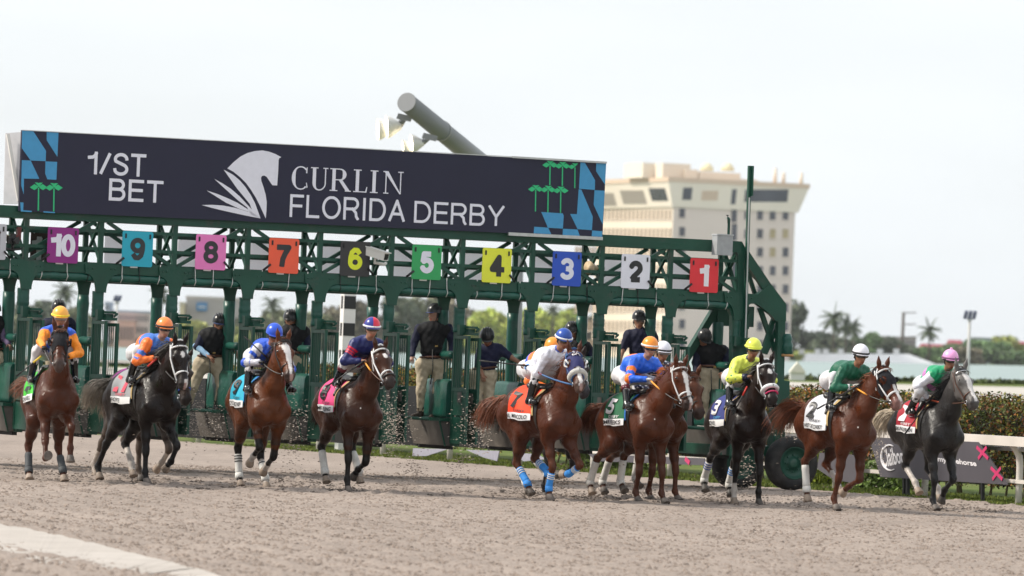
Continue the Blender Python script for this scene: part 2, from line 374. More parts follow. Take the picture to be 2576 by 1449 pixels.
# pale hard strip in the foreground (bottom left)
mb = MB(); pts = []
lo_ = [(-60, 1306), (0, 1318), (90, 1334), (190, 1354), (300, 1382), (420, 1412), (505, 1432), (560, 1449), (600, 1480)]; hi_ = [(-60, 1400), (0, 1412), (60, 1422), (150, 1430), (230, 1436), (310, 1441), (390, 1447), (430, 1460), (440, 1490)]
def _dens(L_, z, am, sd):
    rr = np.random.RandomState(sd); u_ = np.array([q[0] for q in L_], float); v_ = np.array([q[1] for q in L_], float); uu = np.linspace(u_[0], u_[-1], 150); vv = np.interp(uu, u_, v_); nz = np.convolve(rr.randn(158), np.ones(5) / 5, 'same')[4:-4]; nz = nz[:150]
    return [at_z(a, c + am * k, z) for a, c, k in zip(uu, vv, nz)]
A = _dens(lo_, .035, 3.2, 1); B = _dens(hi_, -.012, 4.0, 2)
# top outline continues towards the camera's left as a band about 4 m wide
vs = A + B; n = len(A); mb.add(vs, [(i, n + i, n + i + 1, i + 1) for i in range(n - 1)])
mb.add([p - np.array([0, 0, .12]) for p in A] + A, [(i, i + 1, n + i + 1, n + i) for i in range(n - 1)])
tag(mb.build('pale_sand_strip', M_PALE), kind='structure')
# clods and grains lying on the track: more than anyone could count
def clods(n, rng, place, r0, r1):
    V = np.zeros((n, 6, 3)); base = np.array([(1, 0, .0), (-.5, .87, .0), (-.5, -.87, .0), (.1, .1, 1.0), (-.6, .1, .5), (.5, .4, .5)])
    P = place(n); r = r0 + (r1 - r0) * rng.rand(n) ** 3
    a = rng.rand(n) * 6.28; c, s = np.cos(a), np.sin(a)
    bb = base[None] * (1 + .5 * (rng.rand(n, 6, 1) - .5)) + .15 * (rng.rand(n, 6, 3) - .5)
    V[..., 0] = bb[..., 0] * c[:, None] - bb[..., 1] * s[:, None]; V[..., 1] = bb[..., 0] * s[:, None] + bb[..., 1] * c[:, None]; V[..., 2] = bb[..., 2] * .62
    V = V * r[:, None, None] + P[:, None, :]
    T = np.array([(0, 5, 3), (0, 1, 5), (5, 1, 3), (1, 4, 3), (1, 2, 4), (4, 2, 3), (2, 0, 3)])
    return V.reshape(-1, 3), (T[None] + (np.arange(n) * 6)[:, None, None]).reshape(-1, 3)
M_CLOD = mat('loose_clods', (.25, .20, .168), .95, .3, 3.0, spec=.1)
def pl(n):
    y = 50 + 56 * RNG.rand(n) ** 1.0; x = (RNG.rand(n) * 2 - 1) * (1300 / FPX * y + .5)
    ok = ((x - GO[0]) * GT[0] + (y - GO[1]) * GT[1]) < EDGE_T - .1
    x = np.where(ok, x, -x * .5 - 1); return np.c_[x, y, np.full(n, -.004)]
V, T = clods(90000, RNG, pl, .007, .036)
tag(link('track_clods', raw_mesh('track_clods', V, None, T, smooth=False), M_CLOD), 'small sandy clods and grains lying all over the track', 'clods', kind='stuff')
# churned clumps in the line of hoof marks, dark colour partly painting hoof shade
def pl2(n):
    s = -2 + 17 * RNG.rand(n); q = 3.0 + 6.5 * RNG.rand(n); P = TS(0, 0)[None] + s[:, None] * GT + q[:, None] * GN
    return np.c_[P[:, :2], np.full(n, -.003)]
M_CLOD2 = mat('dark_clods', (.125, .10, .084), .95, .3, 3.0, spec=.1)
V, T = clods(12000, RNG, pl2, .009, .046)
tag(link('churned_clods', raw_mesh('churned_clods', V, None, T, smooth=False), M_CLOD2), 'darker clods churned up in the line of hoof marks', 'clods', kind='stuff')
# grass strip beside the track: blades
def blades(n, place, h0, h1, rng):
    P = place(n); a = rng.rand(n) * 6.28; w = .012 + .014 * rng.rand(n); h = h0 + (h1 - h0) * rng.rand(n); ln = rng.randn(n, 2) * .035
    V = np.zeros((n, 3, 3)); V[:, 0] = P; V[:, 1] = P; V[:, 2] = P
    V[:, 0, 0] -= w * np.cos(a); V[:, 0, 1] -= w * np.sin(a); V[:, 1, 0] += w * np.cos(a); V[:, 1, 1] += w * np.sin(a)
    V[:, 2, :2] += ln; V[:, 2, 2] += h
    return V.reshape(-1, 3), np.arange(3 * n).reshape(-1, 3)
def plg(n):
    t = EDGE_T + .05 + 2.6 * RNG.rand(n) ** 1.3; q = -26 + 36 * RNG.rand(n); P = GO[None] + t[:, None] * GT + q[:, None] * GN; P[:, 2] = -.03; return P
V, T = blades(42000, plg, .03, .09, RNG)
c = np.array([.10, .145, .03])[None] * (.6 + .9 * RNG.rand(len(V) // 3, 1)) + np.array([.05, .02, 0])[None] * RNG.rand(len(V) // 3, 1)
tag(link('grass', raw_mesh('grass', V, None, T, smooth=False, cols=np.repeat(c, 3, 0)), mat('grass_blades', (0, 0, 0), .8, .2, 2, attr=True, spec=.2)), 'short green grass strip beside the sand under the rail', 'grass', kind='stuff')
# lake across the infield
ly = np.array([312, 340, 420, 600, 1000, 1585.]); lx = np.linspace(-330, 330, 23)
gx, gy = np.meshgrid(lx, ly); gz = terrain_z(gx, np.maximum(gy, 311)) + .05 + .0
V = np.c_[gx.ravel(), gy.ravel(), gz.ravel()]; k = len(lx)
Q = [(j * k + i, j * k + i + 1, (j + 1) * k + i + 1, (j + 1) * k + i) for j in range(len(ly) - 1) for i in range(k - 1)]
tag(link('lake_water', raw_mesh('lake_water', V, Q), M_WATER), kind='structure')
# pale far sand of the infield course
py_ = np.array([150, 200, 238, 250, 260, 270, 280, 290, 298.]); px_ = np.linspace(-150, 150, 13); gx, gy = np.meshgrid(px_, py_); gz = terrain_z(gx, gy) + .05
V = np.c_[gx.ravel(), gy.ravel(), gz.ravel()]; k = 13
Q = [(j * k + i, j * k + i + 1, (j + 1) * k + i + 1, (j + 1) * k + i) for j in range(len(py_) - 1) for i in range(k - 1)]
tag(link('far_pale_path', raw_mesh('far_pale_path', V, Q), mat('far_path', (.46, .43, .39), .95, .1, .3, spec=.1)), kind='structure')
# ================================================================== the starting gate
GREEN = (.0048, .056, .034)
M_G = mat('gate_green_paint', GREEN, .42, .14, 3.0, spec=.4, var2=(.010, .066, .044), bump=.15, bscale=22, dirt=((.055, .055, .048), 3.2, .6))
M_GP = mat('green_vinyl_pad', (.005, .068, .048), .36, .16, 5.0, spec=.45, bump=.5, bscale=9, var2=(.012, .092, .066), dirt=((.07, .085, .075), 2.6, .5))
M_DK = mat('black_rubber', (.008, .008, .009), .7, .3, 6.0)
M_TY = mat('tyre_rubber', (.016, .016, .017), .75, .3, 9.0, spec=.3, var2=(.05, .045, .04))
M_GREYP = mat('scuffed_steel_plate', (.105, .095, .086), .6, .2, 4.0, var2=(.17, .15, .13), spec=.3, dirt=((.26, .22, .19), 1.6, .7))
M_ROPE = mat('white_cord', (.62, .62, .6), .8, .1)
M_BLK = mat('black_plastic', (.012, .012, .013), .4, .2)
M_WHT = mat('white_paint', (.74, .73, .70), .5, .06, 2.0, var2=(.62, .6, .56))
M_ALU = mat('aluminium_trim', (.5, .5, .5), .35, .1, metal=.6)
gate = empty('starting_gate', G(5, -.3, 0), 0, 'long dark green steel starting gate with padded stalls, barred doors and truss roof', 'starting gate')
ND = -.62                     # rear plane of the truss box
JS = list(range(-1, 11))
def sj(j): return PITCHM * (j - .5)
S0, S1 = sj(-1) - 1.2, sj(10)
ZLB0, ZLB1 = 3.01, 3.175       # lower beam
ZTB0, ZTB1 = 3.80, 3.98       # top chord
def gb(name, m, *boxes, parent=None):
    b = MB()
    for q in boxes: b.gbox(*q)
    return b.build(name, m, parent or gate)
gb('lower_beam', M_G, (S0, S1 + .1, -.06, .06, ZLB0, ZLB1)); gb('lower_beam', M_G, (S0, S1 + .1, ND - .06, ND + .06, ZLB0 - .02, ZLB1 - .02))
gb('top_chord', M_G, (S0, S1 - .05, -.06, .06, ZTB0, ZTB1)); gb('top_chord', M_G, (S0, S1 - .05, ND - .05, ND + .05, ZTB0, ZTB1 - .03))
for n_, dz in ((0.0, 0), (ND, -.02)):
    for z in (3.66, 3.385) if n_ == 0 else (3.62, 3.36):
        b = MB(); b.beam(G(S0, n_, z), G(S1, n_, z), .05, .045, GZ); b.build('truss_rail', M_G, gate)
    for j in JS:
        b = MB(); b.beam(G(sj(j), n_, ZLB1 + dz - .01), G(sj(j), n_, ZTB0 + .01), .075, .06, GT); b.build('truss_post', M_G, gate)
for i, j in enumerate(JS[:-1]):
    up = (j % 2 == 0)
    for n_ in (.005, ND - .005):
        a, c = (sj(j) + .06, sj(j + 1) - .1) if up else (sj(j + 1) - .06, sj(j) + .1)
        b = MB(); b.beam(G(a, n_, ZLB1), G(c, n_, ZTB0), .055, .045, GZ); b.build('truss_diagonal', M_G, gate)
for j in JS:
    b = MB(); b.beam(G(sj(j) + .01, -.03, ZLB1 + .02), G(sj(j) + .01, ND + .03, ZTB0 - .02), .045, .03, GT); b.build('cross_brace', M_G, gate)
    b = MB(); b.beam(G(sj(j) - .02, -.03, ZTB0 - .02), G(sj(j) - .02, ND + .03, ZLB1 + .02), .045, .03, GT); b.build('cross_brace', M_G, gate)
    for z in (ZTB0 + .02, ZLB0 + .1):
        b = MB(); b.beam(G(sj(j), -.05, z), G(sj(j), ND + .05, z), .06, .05, GT); b.build('roof_tie', M_G, gate)
# padded roll under the beam, tied with cords
for j in JS[:-1]:
    a, c = sj(j) + .13, sj(j + 1) - .13; b = MB()
    for i in range(9):
        pass
    pts = [G(a + (c - a) * i / 12, .02, 2.945 + .006 * math.sin(i * 2.1 + j)) for i in range(13)]
    b.tube(pts, [.062 + .005 * math.sin(i * 1.7 + j) for i in range(13)], 10); b.build('beam_pad', M_GP, gate)
    pts = [G(a + (c - a) * i / 6, ND + .02, 2.93) for i in range(7)]
    b = MB(); b.tube(pts, .065, 8); b.build('beam_pad', M_GP, gate)
    for kx in ((.28, .52, .78) if j % 3 else (.2, .55, .82)):
        s_ = sj(j) + PITCHM * kx; ln = .02 * math.sin(7 * j + kx * 9)
        b = MB(); b.tube([G(s_ + ln, .075, ZLB1 + .005), G(s_ + ln * .5, .075, ZLB0), G(s_, .09, 2.945), G(s_ - .01, .05, 2.88)], .007, 5); b.build('tie_cord', M_ROPE if (j * 3 + int(kx * 9)) % 7 else M_BLK, gate)
# gusset funnels and posts
def funnel(s, n, w0, w1, z0, z1, th):
    prof = []
    for i in range(7):
        f = i / 6; a = f * math.pi / 2
        prof.append((w1 + (w0 - w1) * (1 - math.cos(a)), z0 + (z1 - z0) * math.sin(a)))
    L_ = [G(s - x, n, z) for x, z in prof]; R_ = [G(s + x, n, z) for x, z in prof]
    b = MB(); b.prism(L_[::-1] + R_, GN * th); return b
for j in JS:
    s = sj(j)
    f = funnel(s, .062, .25, .085, 2.72, 3.0, .03)
    f.prism([G(s - .26, .062, 2.999), G(s + .26, .062, 2.999), G(s + .275, .062, 3.15), G(s - .275, .062, 3.15)], GN * .028)
    g_ = f.build('gusset_plate', M_G, gate)
    for dx in (-.22, -.15, .15, .22):
        b = MB(); b.sphere(G(s + dx, .092, 3.08), .013, nu=6, nv=4); b.build('bolt', M_G, g_)
    funnel(s, ND - .01, .24, .085, 2.68, 2.99, .03).build('gusset_plate', M_G, gate)
    # front post with quilted wrap
    gb('front_post', M_G, (s - .05, s + .05, -.1, .05, .55, 2.70))
    b = MB(); rg = np.random.RandomState(j + 40)
    pts = [G(s, -.02, 2.34 + .40 * i / 14) for i in range(15)]
    b.tube(pts, [.091 + .003 * rg.randn() for _ in pts], 10, fdir=GN); b.build('post_pad', M_GP, gate)
    b = MB(); b.tube([G(s, ND, 1.0 + .42 * i / 4) for i in range(5)], .088, 10, fdir=GN); b.tube([G(s, ND, 1.3 + 1.38 * i / 10) for i in range(11)], [.092 + .004 * rg.randn() for _ in range(11)], 10, fdir=GN); b.build('rear_post', M_GP, gate)
    # latch housing on top of the doors
    b = MB(); b.gbox(s + .03, s + .20, .0, .30, 2.30, 2.345); b.gbox(s + .05, s + .17, .02, .22, 2.345, 2.40); b.gbox(s + .03, s + .20, -.02, .26, 2.405, 2.44)
    b.gbox(s - .06, s + .05, -.06, .14, 2.30, 2.46); la = b.build('latch_housing', M_G, gate)
    b = MB(); b.tube([G(s + .16, .27, 2.36), G(s + .21, .27, 2.40), G(s + .21, .05, 2.43)], .018, 6); b.build('latch_roller', M_G, la)
# opened doors: two leaves at every post, swung forward
M_BAR = mat('door_bars', GREEN, .45, .1, 3.0)
def door(s, n0, ds, dn, W, zs, ze):
    """leaf hinged at (s,n0) reaching W along (ds,dn); local x along the leaf"""
    d = GT * ds + GN * dn; d = d / np.linalg.norm(d); nn = np.cross(d, GZ); O = G(s, n0, 0)
    def P(x, z, o=0): return O + d * x + GZ * z + nn * o
    def bar(b, x0, x1, z0, z1, t): b.box(P((x0 + x1) / 2, (z0 + z1) / 2), d * (x1 - x0) / 2, nn * t, GZ * (z1 - z0) / 2)
    zm = zs + (ze - zs) * .50
    f = MB(); bar(f, 0, .045, zs, ze, .022); bar(f, W - .045, W, zs, ze, .022); bar(f, .045, W - .045, ze - .05, ze, .02); bar(f, .045, W - .045, zm - .03, zm + .03, .02); bar(f, .045, W - .045, zs, zs + .06, .02)
    fr = f.build('door_frame', M_G, gate)
    b = MB(); nb = max(3, int((W - .09) / .06))
    for i in range(nb):
        x = .045 + (W - .09) * (i + .5) / nb; bar(b, x - .007, x + .007, zm + .03, ze - .05, .003)
    b.build('door_bars', M_BAR, fr)
    b = MB(); bar(b, .045, W - .045, zs + .06 + (zm - zs) * .45, zm - .03, .012); b.build('door_panel', M_G, fr)
    b = MB(); bar(b, .045, W - .045, zs + .06, zs + .06 + (zm - zs) * .42, .011); b.build('door_kick_panel', M_G, fr)
    b = MB(); bar(b, W * .45, W * .66, zm - .20, zm - .04, .03); b.build('catch_plate', M_GREYP, fr)
    b = MB(); b.box(P(W * .72, zm - .22, -.03), d * .03, nn * .012, GZ * .022); b.build('catch_tab', M_WHT, fr)
for j in JS[:-1]:
    s = sj(j)
    door(s - .085, .03, 0, 1, .54, .60, 2.29)
    door(s + .125, .03, .08, 1, .42, .60, 2.26)
# side partitions: green padded box, rail with bars, ledge, sloping steel skirt, black rubber behind
for j in JS[1:]:
    s = sj(j)
    b = MB(); L_ = .98
    prof = [(-.125, 1.00), (-.135, 1.06), (-.137, 1.35), (-.13, 1.54), (-.10, 1.595), (.05, 1.60), (.085, 1.55), (.09, 1.1), (.085, 1.0)]
    rows = []
    for i in range(7):
        n_ = -.10 - L_ * i / 6; e = 1 - .03 * (abs(i - 3) / 3) ** 6
        rows.append([G(s + x * e, n_, 1.0 + (z - 1.0) * (e + .012 * math.sin(i * 2 + j))) for x, z in prof])
    m = len(prof); vs = [q for r in rows for q in r]
    b.add(vs, [(i * m + k, i * m + (k + 1) % m, (i + 1) * m + (k + 1) % m, (i + 1) * m + k) for i in range(6) for k in range(m)], True)
    b.add(rows[0], [tuple(range(m))[::-1]]); b.add(rows[-1], [tuple(range(m))]); b.build('partition_pad', M_GP, gate)
    b = MB(); b.tube([G(s - .02, -.08 - 1.1 * i / 8, 1.98 + .01 * math.sin(i * 3)) for i in range(9)], .062, 10); b.build('rail_pad', M_GP, gate)
    b = MB()
    for i in range(10): b.gbox(s - .03, s - .01, -.16 - i * .1, -.14 - i * .1, 1.58, 1.95)
    b.build('partition_bars', M_BAR, gate)
    gb('ledge', M_G, (s - .26, s + .06, -1.25, -.02, .94, .99))
    # sloping plate below the ledge
    b = MB(); b.hexa([G(s - .16, -1.2, .56), G(s - .02, -1.2, .56), G(s - .02, -.06, .56), G(s - .16, -.06, .56), G(s - .26, -1.2, .935), G(s - .02, -1.2, .935), G(s - .02, -.06, .935), G(s - .26, -.06, .935)])
    b.build('skirt_plate', M_GREYP, gate)
    b = MB(); b.prism([G(s - .275, -.045, .94), G(s - .25, -.045, .94), G(s - .14, -.045, .55), G(s - .165, -.045, .55)], GN * .02); b.build('skirt_rib', M_G, gate)
    gb('rubber_panel', M_DK, (s - .07, s + .03, -3.0, -1.27, .52, 1.46)); gb('rubber_panel', M_DK, (s - .06, s + .02, -1.25, -.1, .50, .93))
    # foot bar
    b = MB(); b.tube([G(s + .07, .1, .98), G(s + .5, .55, .98)], .022, 6); b.build('door_rail', M_G, gate)
# rear end of the stalls: tail doors as dark slabs with pads
for j in JS[:-1]:
    b = MB(); b.gbox(sj(j) + .1, sj(j) + .56, -3.05, -2.99, .62, 1.45); b.build('tail_door', M_DK, gate)
    b = MB(); b.gbox(sj(j + 1) - .56, sj(j + 1) - .1, -3.05, -2.99, .62, 1.45); b.build('tail_door', M_DK, gate)
# ---- right end frame, traced on the gate's front plane
def plate(name, z, pts, n=.0, th=.06, m=M_G):
    b = MB(); b.prism([gp(*zc(z, x, y), n) for x, y in pts], -GN * th); return b.build(name, m, gate)
plate('end_knee', 9, [(1180, 800), (1290, 803), (1316, 850), (1318, 912), (1262, 912), (1252, 888), (1225, 870), (1180, 866)], .05, .1)
plate('end_post', 9, [(1262, 912), (1312, 912), (1305, 1212), (1255, 1210)], .045, .09)
plate('end_brace', 9, [(1318, 850), (1345, 880), (1512, 1128), (1455, 1172), (1318, 960)], .04, .08)
plate('end_gusset', 9, [(1512, 1128), (1632, 1285), (1632, 1420), (1555, 1420), (1520, 1375), (1440, 1310), (1408, 1290), (1408, 1215)], .05, .1)
plate('lower_beam_end', 9, [(1200, 1205), (1408, 1212), (1408, 1285), (1330, 1285), (1325, 1449), (1218, 1449), (1212, 1380), (1190, 1320), (1120, 1300), (1120, 1262), (1200, 1262)], .055, .1)
plate('end_column', 10, [(333, 545), (398, 545), (392, 1000), (330, 1000)], .05, .12)
plate('outer_leg', 10, [(598, 555), (640, 555), (632, 900), (664, 905), (664, 1140), (585, 1140), (590, 900)], .05, .1)
plate('outer_leg_foot', 10, [(588, 890), (632, 890), (640, 1420), (560, 1420)], -.1, .2)
for a, b_ in (((575, 532), (505, 742)), ((490, 478), (598, 790)), ((440, 480), (412, 600)), ((604, 560), (520, 745))):
    b = MB(); b.beam(gp(*zc(10, *a), -.12), gp(*zc(10, *b_), -.12), .07, .06, GT); b.build('end_strut', M_G, gate)
for a, b_ in (((1318, 1010), (1480, 1160)), ((1250, 880), (1090, 1190)), ((1160, 910), (1250, 1190)), ((1300, 930), (1390, 1210))):
    b = MB(); b.beam(gp(*zc(9, *a), -.25), gp(*zc(9, *b_), -.25), .06, .05, GT); b.build('end_strut', M_G, gate)
b = MB(); b.beam(G(S1 - .05, ND, 2.9), G(S1 - .75, ND - .2, 1.6), .12, .1, GT); b.build('end_strut', M_G, gate)
gb('end_column', M_G, (S1 + .38, S1 + .52, ND - .1, ND + .05, .6, 2.98)); gb('end_beam', M_G, (S1 - .04, S1 + .62, ND - .05, ND + .05, 2.62, 2.95))
for z in (1.95, 1.3, .9):
    gb('end_rung', M_G, (S1 + .12, S1 + .62, -.14, -.06, z, z + .07))
# wheel carriage
gb('axle_frame', M_G, (S1 - .3, S1 + 1.0, -2.2, -.2, .55, .72)); gb('axle_frame', M_G, (S1 + .35, S1 + .55, -.35, -.2, .45, 1.0))
def wheel(c, R, wd):
    w_ = empty('wheel', c - np.array(gate['_loc'])); w_['_loc'] = [float(x) for x in (c - np.array(gate['_loc']))]; w_.parent = gate
    N = 40
    def lathe(prof, name, m):
        b = MB(); vs = []
        for i in range(N):
            a = 2 * math.pi * i / N; rad = GT * math.cos(a) + GZ * math.sin(a)
            for r, o in prof: vs.append(c + rad * r + GN * o)
        k = len(prof); b.add(vs, [(i * k + q, i * k + q + 1, ((i + 1) % N) * k + q + 1, ((i + 1) % N) * k + q) for i in range(N) for q in range(k - 1)], True)
        return b.build(name, m, w_)
    lathe([(R * .60, wd * .42), (R * .66, wd * .52), (R * .82, wd * .55), (R * .93, wd * .46), (R * .985, wd * .36), (R, wd * .2), (R, -wd * .2), (R * .98, -wd * .38), (R * .9, -wd * .5), (R * .62, -wd * .45)], 'tyre', M_TY)
    lathe([(R * .60, -wd * .4), (R * .61, wd * .44), (R * .57, wd * .46), (R * .55, wd * .3), (R * .40, wd * .16), (R * .2, wd * .2), (R * .19, wd * .34), (R * .12, wd * .38), (0.0, wd * .38)], 'rim', M_G)
    for i in range(8):
        a = 2 * math.pi * i / 8; b = MB(); b.sphere(c + (GT * math.cos(a) + GZ * math.sin(a)) * R * .31 + GN * wd * .2, .018, nu=6, nv=4); b.build('wheel_nut', M_G, w_)
wheel(gp(*zc(5, 962, 1112), .12), .435, .30); wheel(gp(*zc(5, 596, 1110), -2.05), .435, .30)
# tall slim green mast beside the gate end
b = MB(); a, c_ = gp(1886, 417, .12), gp(1873, 862, .12); b.beam(a, c_, .05, .05, GT); b.build('mast', M_G, gate)
b = MB(); b.beam(a + GN * .03 + GT * .035, a + (c_ - a) * .17 + GN * .03 + GT * .035, .03, .05, GT); b.build('mast_sleeve', M_G, gate)
b = MB(); b.beam(a + (c_ - a) * .18 + GN * .04 - GT * .01, c_ + GN * .04 - GT * .01, .018, .02, GT); b.build('mast_cable_channel', M_ALU, gate)
# rolled straps on the outer leg
b = MB(); p0 = gp(*zc(10, 650, 630), .05); p1 = gp(*zc(10, 650, 755), .05)
b.tube([p0 + (p1 - p0) * i / 8 for i in range(9)], [.05, .075, .085, .075, .09, .095, .085, .09, .06], 9); b.build('rolled_strap', M_GP, gate)
b = MB(); b.tube([p1 + GT * -.1, p1 + GT * .0 + GN * .08, p1 + GT * .1], .022, 6); b.build('rope_coil', mat('tan_rope', (.45, .25, .1), .8), gate)
# tarpaulin box on the axle
# ---- number boards
def _arc(cx, cy, rx, ry, a0, a1, n=14): return [(cx + rx * math.cos(math.radians(a0 + (a1 - a0) * i / n)), cy + ry * math.sin(math.radians(a0 + (a1 - a0) * i / n))) for i in range(n + 1)]
def glyph(ch):
    # (advance width, list of centre-line strokes) in a unit-height box
    W = {'1': .34, '/': .42, 'S': .62, 'T': .62, 'B': .62, 'E': .56, 'F': .54, 'L': .52, 'O': .78, 'R': .64, 'I': .12, 'D': .68, 'A': .70, 'Y': .68}
    w = W.get(ch, .58); m = .5 * w
    if ch == '1': return w, [[(w, 0), (w, 1)], [(w, .985), (w - .06, .87), (w - .16, .80), (0, .78)]]
    if ch == '/': return w, [[(0, 0), (w, 1)]]
    if ch == 'S': return w, [[(w * .98, .71)] + _arc(m, .755, m * .95, .245, 12, 205, 14) + _arc(m, .25, m * 1.0, .25, 62, -8, 8) + _arc(m, .25, m, .25, -8, -160, 12) + [(.0, .29)]]
    if ch == 'T': return w, [[(0, 1), (w, 1)], [(m, 0), (m, .99)]]
    if ch == 'B': return w, [[(0, 0), (0, 1)], [(0, 1)] + _arc(w * .60, .765, w * .34, .235, 90, -90) + [(0, .53)], [(0, .53)] + _arc(w * .64, .265, w * .36, .265, 90, -90) + [(0, 0)]]
    if ch == 'E': return w, [[(0, 0), (0, 1)], [(0, 1), (w, 1)], [(0, .52), (w * .93, .52)], [(0, 0), (w, 0)]]
    if ch == 'F': return w, [[(0, 0), (0, 1)], [(0, 1), (w, 1)], [(0, .5), (w * .88, .5)]]
    if ch == 'L': return w, [[(0, 1), (0, 0)], [(0, 0), (w, 0)]]
    if ch == 'O': return w, [_arc(m, .5, m, .51, 90, 450, 36)]
    if ch == 'R': return w, [[(0, 0), (0, 1)], [(0, 1)] + _arc(w * .62, .74, w * .36, .26, 90, -90) + [(0, .48)], [(w * .60, .48), (w * .86, .30), (w * .90, .1), (w, 0)]]
    if ch == 'I': return w, [[(m, 0), (m, 1)]]
    if ch == 'D': return w, [[(0, 0), (0, 1)], [(0, 1)] + _arc(w * .45, .5, w * .55, .5, 90, -90, 18) + [(0, 0)]]
    if ch == 'A': return w, [[(0, 0), (m, 1), (w, 0)], [(w * .19, .34), (w * .81, .34)]]
    if ch == 'Y': return w, [[(0, 1), (m, .44), (w, 1)], [(m, .46), (m, 0)]]
    if ch == '0': return w, [_arc(m, .5, m, .5, 90, 450, 30)]
    if ch == '2': return w, [_arc(m, .70, m, .30, 172, -20, 14) + [(w * .72, .42), (w * .3, .20), (0.04, .0)], [(0, 0), (w, 0)]]
    if ch == '3': return w, [_arc(m, .745, m * .92, .255, 165, -75, 14) + [(m * .8, .51)], [(m * .8, .51)] + _arc(m, .26, m, .26, 75, -165, 14)]
    if ch == '4': return w, [[(w * .72, 0), (w * .72, 1), (0, .32), (0, .26), (w * 1.05, .26)]]
    if ch == '5': return w, [[(w * .93, 1), (w * .18, 1), (w * .08, .50)], [(w * .08, .50)] + _arc(m, .32, m, .32, 130, -165, 18)]
    if ch == '6': return w, [_arc(m, .30, m, .30, 0, 360, 26), [(0, .30), (w * .02, .55), (w * .14, .86), (w * .40, 1.0), (w * .7, .99), (w * .94, .78)]]
    if ch == '7': return w, [[(0, 1), (w, 1), (w * .62, .62), (w * .40, .3), (w * .34, 0)]]
    if ch == '8': return w, [_arc(m, .765, m * .90, .235, 0, 360, 24), _arc(m, .265, m, .265, 0, 360, 26)]
    if ch == '9': return w, [_arc(m, .70, m, .30, 0, 360, 26), [(w, .70), (w * .98, .45), (w * .86, .14), (w * .60, 0), (w * .3, .01), (w * .06, .22)]]
    return w, []
_GC = {}
def glyph_mesh(ch, th, sx):
    """clean filled outline of one stroked glyph (unit height): union of strokes with flat ends, by marching squares"""
    key = (ch, round(th, 3), round(sx, 3))
    if key in _GC: return _GC[key]
    w, st = glyph(ch); w *= sx; g = .0175; xs = np.arange(-g * 2, w + th + 3 * g, g); ys = np.arange(-g * 2, 1 + 3 * g, g); X, Y = np.meshgrid(xs, ys); F = np.full(X.shape, 9.0)
    for pl_ in st:
        Q = [np.array([th / 2 + px * sx, th / 2 + py * (1 - th)]) for px, py in pl_]; n = len(Q); closed = np.linalg.norm(Q[0] - Q[-1]) < 1e-6
        for i in range(n - 1):
            p, q = Q[i], Q[i + 1]; d = q - p; L_ = np.linalg.norm(d)
            if L_ < 1e-6: continue
            d = d / L_; e0 = th / 2 if (i == 0 and not closed and ch not in 'SY/A23569') else 0; e1 = th / 2 if (i == n - 2 and not closed and ch not in 'SY/A23569') else 0
            if ch in '/AY' and abs(d[1]) > .3: e0 = e1 = th * .25
            p2, q2 = p - d * e0, q + d * e1; c = (p2 + q2) / 2; h = np.linalg.norm(q2 - p2) / 2; u = (X - c[0]) * d[0] + (Y - c[1]) * d[1]; v = -(X - c[0]) * d[1] + (Y - c[1]) * d[0]
            F = np.minimum(F, np.maximum(np.abs(u) - h, np.abs(v) - th / 2))
            if (i > 0 or closed): F = np.minimum(F, np.hypot(X - p[0], Y - p[1]) - th / 2)
    F = np.maximum(F, np.maximum(-Y, Y - 1)); V = []; Fs = []
    ny, nx = F.shape
    for j in range(ny - 1):
        run = None
        for i in range(nx):
            c = [(i, j), (i + 1, j), (i + 1, j + 1), (i, j + 1)] if i < nx - 1 else None
            f = [F[b, a] for a, b in c] if c else None
            if c and max(f) <= 0:
                if run is None: run = i
                continue
            if run is not None:
                k = len(V); V += [(xs[run], ys[j]), (xs[i], ys[j]), (xs[i], ys[j + 1]), (xs[run], ys[j + 1])]; Fs.append([k, k + 1, k + 2, k + 3]); run = None
            if c and min(f) < 0:
                poly = []
                for m in range(4):
                    (ax, ay), (bx, by) = c[m], c[(m + 1) % 4]; fa, fb = f[m], f[(m + 1) % 4]
                    if fa <= 0: poly.append((xs[ax], ys[ay]))
                    if (fa <= 0) != (fb <= 0): t = fa / (fa - fb); poly.append((xs[ax] + (xs[bx] - xs[ax]) * t, ys[ay] + (ys[by] - ys[ay]) * t))
                if len(poly) > 2: k = len(V); V += poly; Fs.append(list(range(k, k + len(poly))))
    _GC[key] = (np.array(V), Fs, w); return _GC[key]
def stroke_text(mb, txt, fn, th, aspect, gap=.20, up=None):
    adv = []; x = 0
    for ch in txt: adv.append(x); x += glyph(ch)[0] + gap + th
    tot = x - gap - th; sx = (aspect - th) / tot
    for x0, ch in zip(adv, txt):
        V, Fs, _ = glyph_mesh(ch, th, sx); mb.add([fn((x0 * sx + px) / aspect, py) for px, py in V], Fs)
BOARDS = [('10', (140, 30, 125), (226, 224, 236), 'purple', 'white'), ('9', (30, 165, 190), (45, 45, 48), 'turquoise', 'black'), ('8', (232, 125, 190), (45, 45, 48), 'pink', 'black'), ('7', (238, 92, 60), (45, 45, 48), 'orange', 'black'),
          ('6', (48, 46, 48), (222, 232, 45), 'black', 'yellow'), ('5', (45, 160, 90), (226, 226, 236), 'green', 'white'), ('4', (228, 232, 60), (45, 45, 45), 'yellow', 'black'), ('3', (35, 80, 190), (226, 228, 240), 'blue', 'white'),
          ('2', (228, 228, 238), (38, 38, 40), 'white', 'black'), ('1', (222, 45, 55), (235, 230, 235), 'red', 'white')]
